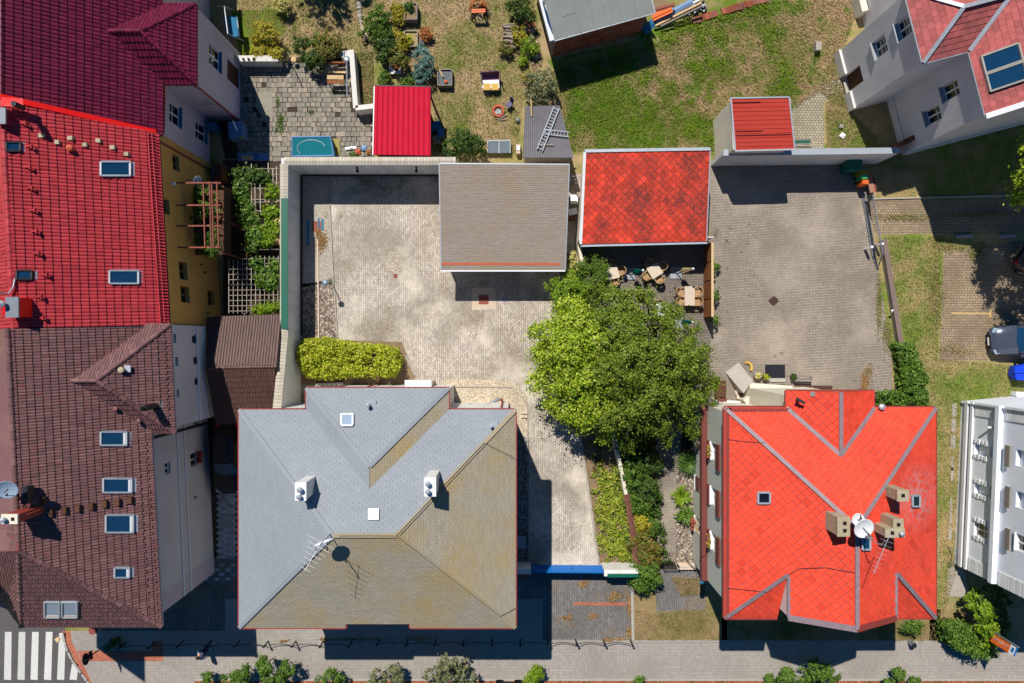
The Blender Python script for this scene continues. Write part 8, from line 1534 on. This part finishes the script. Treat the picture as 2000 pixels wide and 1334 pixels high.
for sgn in (1, -1):
    let = MB()
    for i in range(9):
        zz = z2 - .12 - i * .155; c = o1 + dw * .45 + nrm * .012 * sgn + Vector((0, 0, zz)); let.bar(c - dw * .2, c + dw * .2, .006, .03).bar(c - dw * .2 + Vector((0, 0, -.1)), c + dw * (.2 if i % 2 else 0) + Vector((0, 0, -.1)), .006, .025).bar(c + dw * .19 * (1 if i % 3 else -1), c + dw * .19 * (1 if i % 3 else -1) + Vector((0, 0, -.1)), .006, .025)
    part(bf, 'lettering', let, MT['white'])
part(bf, 'emblem', MB().slab([o1 + dw * .2 + nrm * .014 + Vector((0, 0, z3 - .1)), o1 + dw * .75 + nrm * .014 + Vector((0, 0, z3 - .1)), o1 + dw * .75 + nrm * .014 + Vector((0, 0, z2 + .14)), o1 + dw * .2 + nrm * .014 + Vector((0, 0, z2 + .14))], .004), MT['blue'])
p = P(1775, 1253); t = thing('litter_bin', 'small grey bin on the pavement by the red house corner', 'bin', p); part(t, 'body', MB().lathe(p, [(.13, 0), (.16, .6), (.14, .61)], 12), MT['steel']); part(t, 'hood', MB().lathe(p + Vector((0, 0, .62)), [(.17, 0), (.12, .08)], 12), MT['darksteel'])
p = P(993, 1328); t = thing('motor_scooter', 'dark parked bicycle-like scooter on the mulch strip', 'scooter', p); part(t, 'body', MB().bar(p + Vector((-.45, 0, .55)), p + Vector((.4, 0, .6)), .22, .25).bar(p + Vector((.4, 0, .6)), p + Vector((.6, .02, .95)), .1, .1), MT['black']); part(t, 'handlebar', MB().tube([p + Vector((.58, -.3, .98)), p + Vector((.58, .3, .98))], .02, 6), MT['darksteel'])
for dx in (-.55, .62): part(t, 'wheel', MB().lathe(p + Vector((dx, 0, .25)), [(.25, -.05), (.25, .05)], 16, M=Matrix.Rotation(R(90), 4, 'X')), MT['rubber'])
def car(name, lab, loc, rz, paint, L=4.6, Wd=1.84, Hc=1.6):
    t = thing(name, lab, 'car', (0, 0, 0)); hw = Wd / 2; st = [(.50, .60, .52, .34), (.485, .80, .66, .30), (.45, .93, .78, .24), (.36, .985, .93, .22), (.22, 1, 1.0, .2), (0, 1, 1.03, .2), (-.25, 1, 1.04, .2), (-.40, .985, 1.02, .24), (-.47, .92, .96, .3), (-.50, .74, .82, .38)]
    vs = []; K = 12
    for fx, fw, b_, lo in st:
        w_ = hw * fw; ring = [(w_ * .8, lo), (w_ * .97, lo + .1), (w_, .55 * b_ + .1), (w_ * .985, b_ - .12), (w_ * .9, b_ - .02), (w_ * .45, b_ + .03)]; ring = ring + [(-y, z) for y, z in ring[::-1]]
        vs += [(fx * L, y, z) for y, z in ring]
    n = len(st); part(t, 'body', MB().add(vs, [(i * K + k_, i * K + (k_ + 1) % K, (i + 1) * K + (k_ + 1) % K, (i + 1) * K + k_) for i in range(n - 1) for k_ in range(K)] + [tuple(range(K)), tuple((n - 1) * K + k_ for k_ in range(K - 1, -1, -1))]), paint, smooth=True)
    zb = 1.03; bt = [(.19, .84), (-.44, .80)]; tp = [(.03, .68), (-.36, .64)]
    q = lambda fx, fw, z, s: Vector((fx * L, s * hw * fw, z))
    bl, br, rl, rr = q(*bt[0], zb, 1), q(*bt[0], zb, -1), q(*bt[1], zb, 1), q(*bt[1], zb, -1); tl, tr, ul, ur = q(*tp[0], Hc, 1), q(*tp[0], Hc, -1), q(*tp[1], Hc - .06, 1), q(*tp[1], Hc - .06, -1); cf_ = Vector((.07 * L, 0, 0))
    part(t, 'windscreen', MB().add([bl, br, tr, tl, (bl + br) / 2 + Vector((.12, 0, .02)), (tl + tr) / 2 + Vector((.06, 0, .01))], [(0, 4, 5, 3), (4, 1, 2, 5)]), MT['glassblue']); part(t, 'rear_window', MB().add([rl, rr, ur, ul], [(0, 3, 2, 1)]), MT['glassdark'])
    rv = []; 
    for x0, hh in ((tl.x - .0, Hc), (tl.x * .0 - .1 * L, Hc + .05), (ul.x, Hc - .05)):
        for s in (-1, -.5, .5, 1): rv.append((x0, s * hw * .68, hh + (.035 if abs(s) < 1 else 0)))
    part(t, 'roof', MB().add(rv, [(i * 4 + k_, i * 4 + k_ + 1, i * 4 + 5 + k_, i * 4 + 4 + k_) for i in range(2) for k_ in range(3)]), paint, smooth=True)
    for s in (1, -1):
        a_, b_, c_, d_ = (bl, rl, ul, tl) if s > 0 else (br, rr, ur, tr); part(t, 'side_window', MB().add([a_, b_, c_, d_], [(0, 1, 2, 3)]), MT['glassdark']); m_ = MB()
        for e0, e1_ in ((a_, d_), (a_.lerp(b_, .5), d_.lerp(c_, .5)), (b_, c_), (d_, c_)): m_.bar(e0 + Vector((0, s * .012, .005)), e1_ + Vector((0, s * .012, .01)), .07, .05)
        part(t, 'pillars', m_, paint); part(t, 'mirror', MB().box((.155 * L, s * (hw + .08), 1.0), (.14, .2, .13)), paint)
        part(t, 'headlight', MB().slab([(.465 * L, s * hw * .9, .74), (.49 * L, s * hw * .62, .69), (.475 * L, s * hw * .55, .74), (.41 * L, s * hw * .84, .83)], .05), MT['glasspale']); part(t, 'tail_light', MB().box((-.485 * L, s * hw * .7, .85), (.1, .3, .14)), MT['brightred'])
        part(t, 'bonnet_crease', MB().bar((.2 * L, s * hw * .55, 1.035), (.44 * L, s * hw * .42, .845), .03, .02), paint); part(t, 'roof_rail', MB().tube([(tl.x - .2, s * hw * .62, Hc + .06), (ul.x + .2, s * hw * .6, Hc + .02)], .022, 6), MT['darksteel'])
        for fx in (.3, -.3):
            w_ = part(t, 'wheel', MB().lathe((fx * L, s * (hw - .1), .34), [(.2, -.1), (.33, -.11), (.345, 0), (.33, .11), (.2, .1)], 18, M=Matrix.Rotation(R(90), 4, 'X')), MT['rubber']); part(w_, 'rim', MB().lathe((fx * L, s * (hw - .0), .34), [(.22, -.012), (.2, .012), (.05, .015)], 12, M=Matrix.Rotation(R(-90 * s), 4, 'X')), MT['steel'])
    part(t, 'grille', MB().box((.497 * L, 0, .5), (.06, hw * .9, .2)), MT['black']); part(t, 'number_plate', MB().box((.508 * L, 0, .4), (.03, .5, .11)), MT['white']); part(t, 'bumper', MB().box((.488 * L, 0, .36), (.12, hw * 1.3, .12)), MT['darksteel'])
    t.location = loc; t.rotation_euler.z = rz; return t
c = P(1994, 661); car('parked_car', 'dark grey car parked nose west on the car park', Vector((c.x, c.y - .02, 0)), R(184), MT['cargrey'])
c = P(2034, 532); car('parked_car', 'bronze car at the right edge in tree shade', Vector((c.x, c.y, 0)), R(-32), MT['cartan'], 4.3, 1.8, 1.55)
c = P(447, 893); car('parked_car', 'black car in the dark passage beside the brown house', Vector((c.x + .25, c.y, 0)), R(-90), MT['carblack'], 4.3, 1.75, 1.5)
p = P(2004, 735); t = thing('covered_trailer', 'box trailer under a bright blue tarpaulin', 'trailer', p); q = [P(1982, 716, .8), P(2060, 700, .9), P(2070, 745, .9), P(1985, 742, .8), P(1978, 732, .6)]; part(t, 'tarpaulin', MB().slab(q, .5), MT['tarp']); part(t, 'box', MB().prism(pxs((1986, 722), (2060, 708), (2062, 742), (1988, 744)), .3, .55), MT['steel'])
part(t, 'ridge_pole', MB().bar(P(1981, 727, .86), P(2060, 722, 1.0), .1, .1), MT['tarp'])
for y in (722, 746): part(t, 'wheel', MB().lathe(P(2035, y, .28), [(.28, -.08), (.28, .08)], 14, M=Matrix.Rotation(R(90), 4, 'X')), MT['rubber'])

# ================================================================== pedestrian
def skin(par, name, pts, edges, rad, mat, root=0, sub=2):
    me = bpy.data.meshes.new(name); me.from_pydata([tuple(p) for p in pts], edges, []); me.materials.append(mat); o = link(name, me, par, (0, 0, 0)); m_ = o.modifiers.new('skin', 'SKIN'); m_.use_smooth_shade = True
    for i, r_ in enumerate(rad): sv = me.skin_vertices[0].data[i]; sv.radius = (r_, r_) if not isinstance(r_, tuple) else r_; sv.use_root = i == root
    s = o.modifiers.new('sub', 'SUBSURF'); s.levels = s.render_levels = sub; return o
pe = thing('person', 'pedestrian in light blue shirt and dark trousers carrying a white bag on the pavement', 'person', (0, 0, 0))
J = [(0, 0, .95), (0, 0, 1.18), (0, 0, 1.42), (.0, 0, 1.52), (.03, 0, 1.64), (0, .1, .92), (.16, .11, .5), (-.02, .12, .08), (.12, .12, .03), (0, -.1, .92), (-.1, -.11, .5), (-.36, -.12, .14), (-.26, -.12, .05), (0, .19, 1.40), (-.08, .24, 1.14), (.06, .26, .92), (.1, .26, .84), (0, -.19, 1.40), (.1, -.25, 1.14), (.28, -.22, .98), (.34, -.2, .93)]
Ed = [(0, 1), (1, 2), (2, 3), (3, 4), (0, 5), (5, 6), (6, 7), (7, 8), (0, 9), (9, 10), (10, 11), (11, 12), (2, 13), (13, 14), (14, 15), (15, 16), (2, 17), (17, 18), (18, 19), (19, 20)]
Rr = [.12, .125, .13, .055, .1, .085, .06, .045, .04, .085, .06, .045, .04, .06, .045, .035, .035, .06, .045, .035, .035]
skin(pe, 'body', J, Ed, Rr, MT['skin']); up_ = [0, 1, 2, 13, 14, 17, 18]; ix = {v: i for i, v in enumerate(up_)}
skin(pe, 'shirt', [J[i] for i in up_], [(ix[a], ix[b]) for a, b in Ed if a in ix and b in ix], [.15, .15, .155, .08, .06, .08, .06], MT['shirt']); lo_ = [0, 5, 6, 7, 9, 10, 11]; ix = {v: i for i, v in enumerate(lo_)}
skin(pe, 'trousers', [J[i] for i in lo_], [(ix[a], ix[b]) for a, b in Ed if a in ix and b in ix], [.145, .1, .078, .06, .1, .078, .06], MT['jeans'])
part(pe, 'hair', MB().lathe((.0, 0, 1.66), [(.09, -.06), (.112, 0), (.1, .07), (.05, .115), (.01, .125)], 14), MT['hair'], smooth=True); part(pe, 'nose', MB().box((.125, 0, 1.63), (.04, .03, .05)), MT['skin'])
for s in (1, -1):
    part(pe, 'shoe', MB().box((.06 if s > 0 else -.3, s * .12, .05 if s > 0 else .08), (.27, .1, .09)), MT['white']); part(pe, 'eye', MB().box((.1, s * .04, 1.665), (.02, .025, .015)), MT['black']); part(pe, 'ear', MB().box((.02, s * .1, 1.63), (.04, .02, .06)), MT['skin'])
    hp_ = J[16] if s > 0 else J[20]
    part(pe, 'fingers', MB().bar(Vector(hp_) + Vector((.0, -.03, -.02)), Vector(hp_) + Vector((.03, -.03, -.1)), .018, .018).bar(Vector(hp_) + Vector((.0, -.01, -.02)), Vector(hp_) + Vector((.03, -.01, -.11)), .018, .018).bar(Vector(hp_) + Vector((.0, .01, -.02)), Vector(hp_) + Vector((.03, .01, -.105)), .018, .018).bar(Vector(hp_) + Vector((.0, .03, -.02)), Vector(hp_) + Vector((.03, .03, -.09)), .016, .016).bar(Vector(hp_) + Vector((.03, 0, .0)), Vector(hp_) + Vector((.07, .0, -.05)), .02, .02), MT['skin'])
pb_ = P(408, 1263); pe.location = (pb_.x, pb_.y, 0); pe.rotation_euler.z = R(195)
bg_ = thing('shoulder_bag', 'white shoulder bag on the walking pedestrian', 'bag', (0, 0, 0)); part(bg_, 'bag', MB().box((.0, .3, .98), (.3, .1, .28)), MT['whitecloth']); part(bg_, 'strap', MB().tube([(.1, .28, 1.1), (.03, .16, 1.5), (-.1, .28, 1.1)], .018, 6), MT['whitecloth']); bg_.location = pe.location; bg_.rotation_euler = pe.rotation_euler
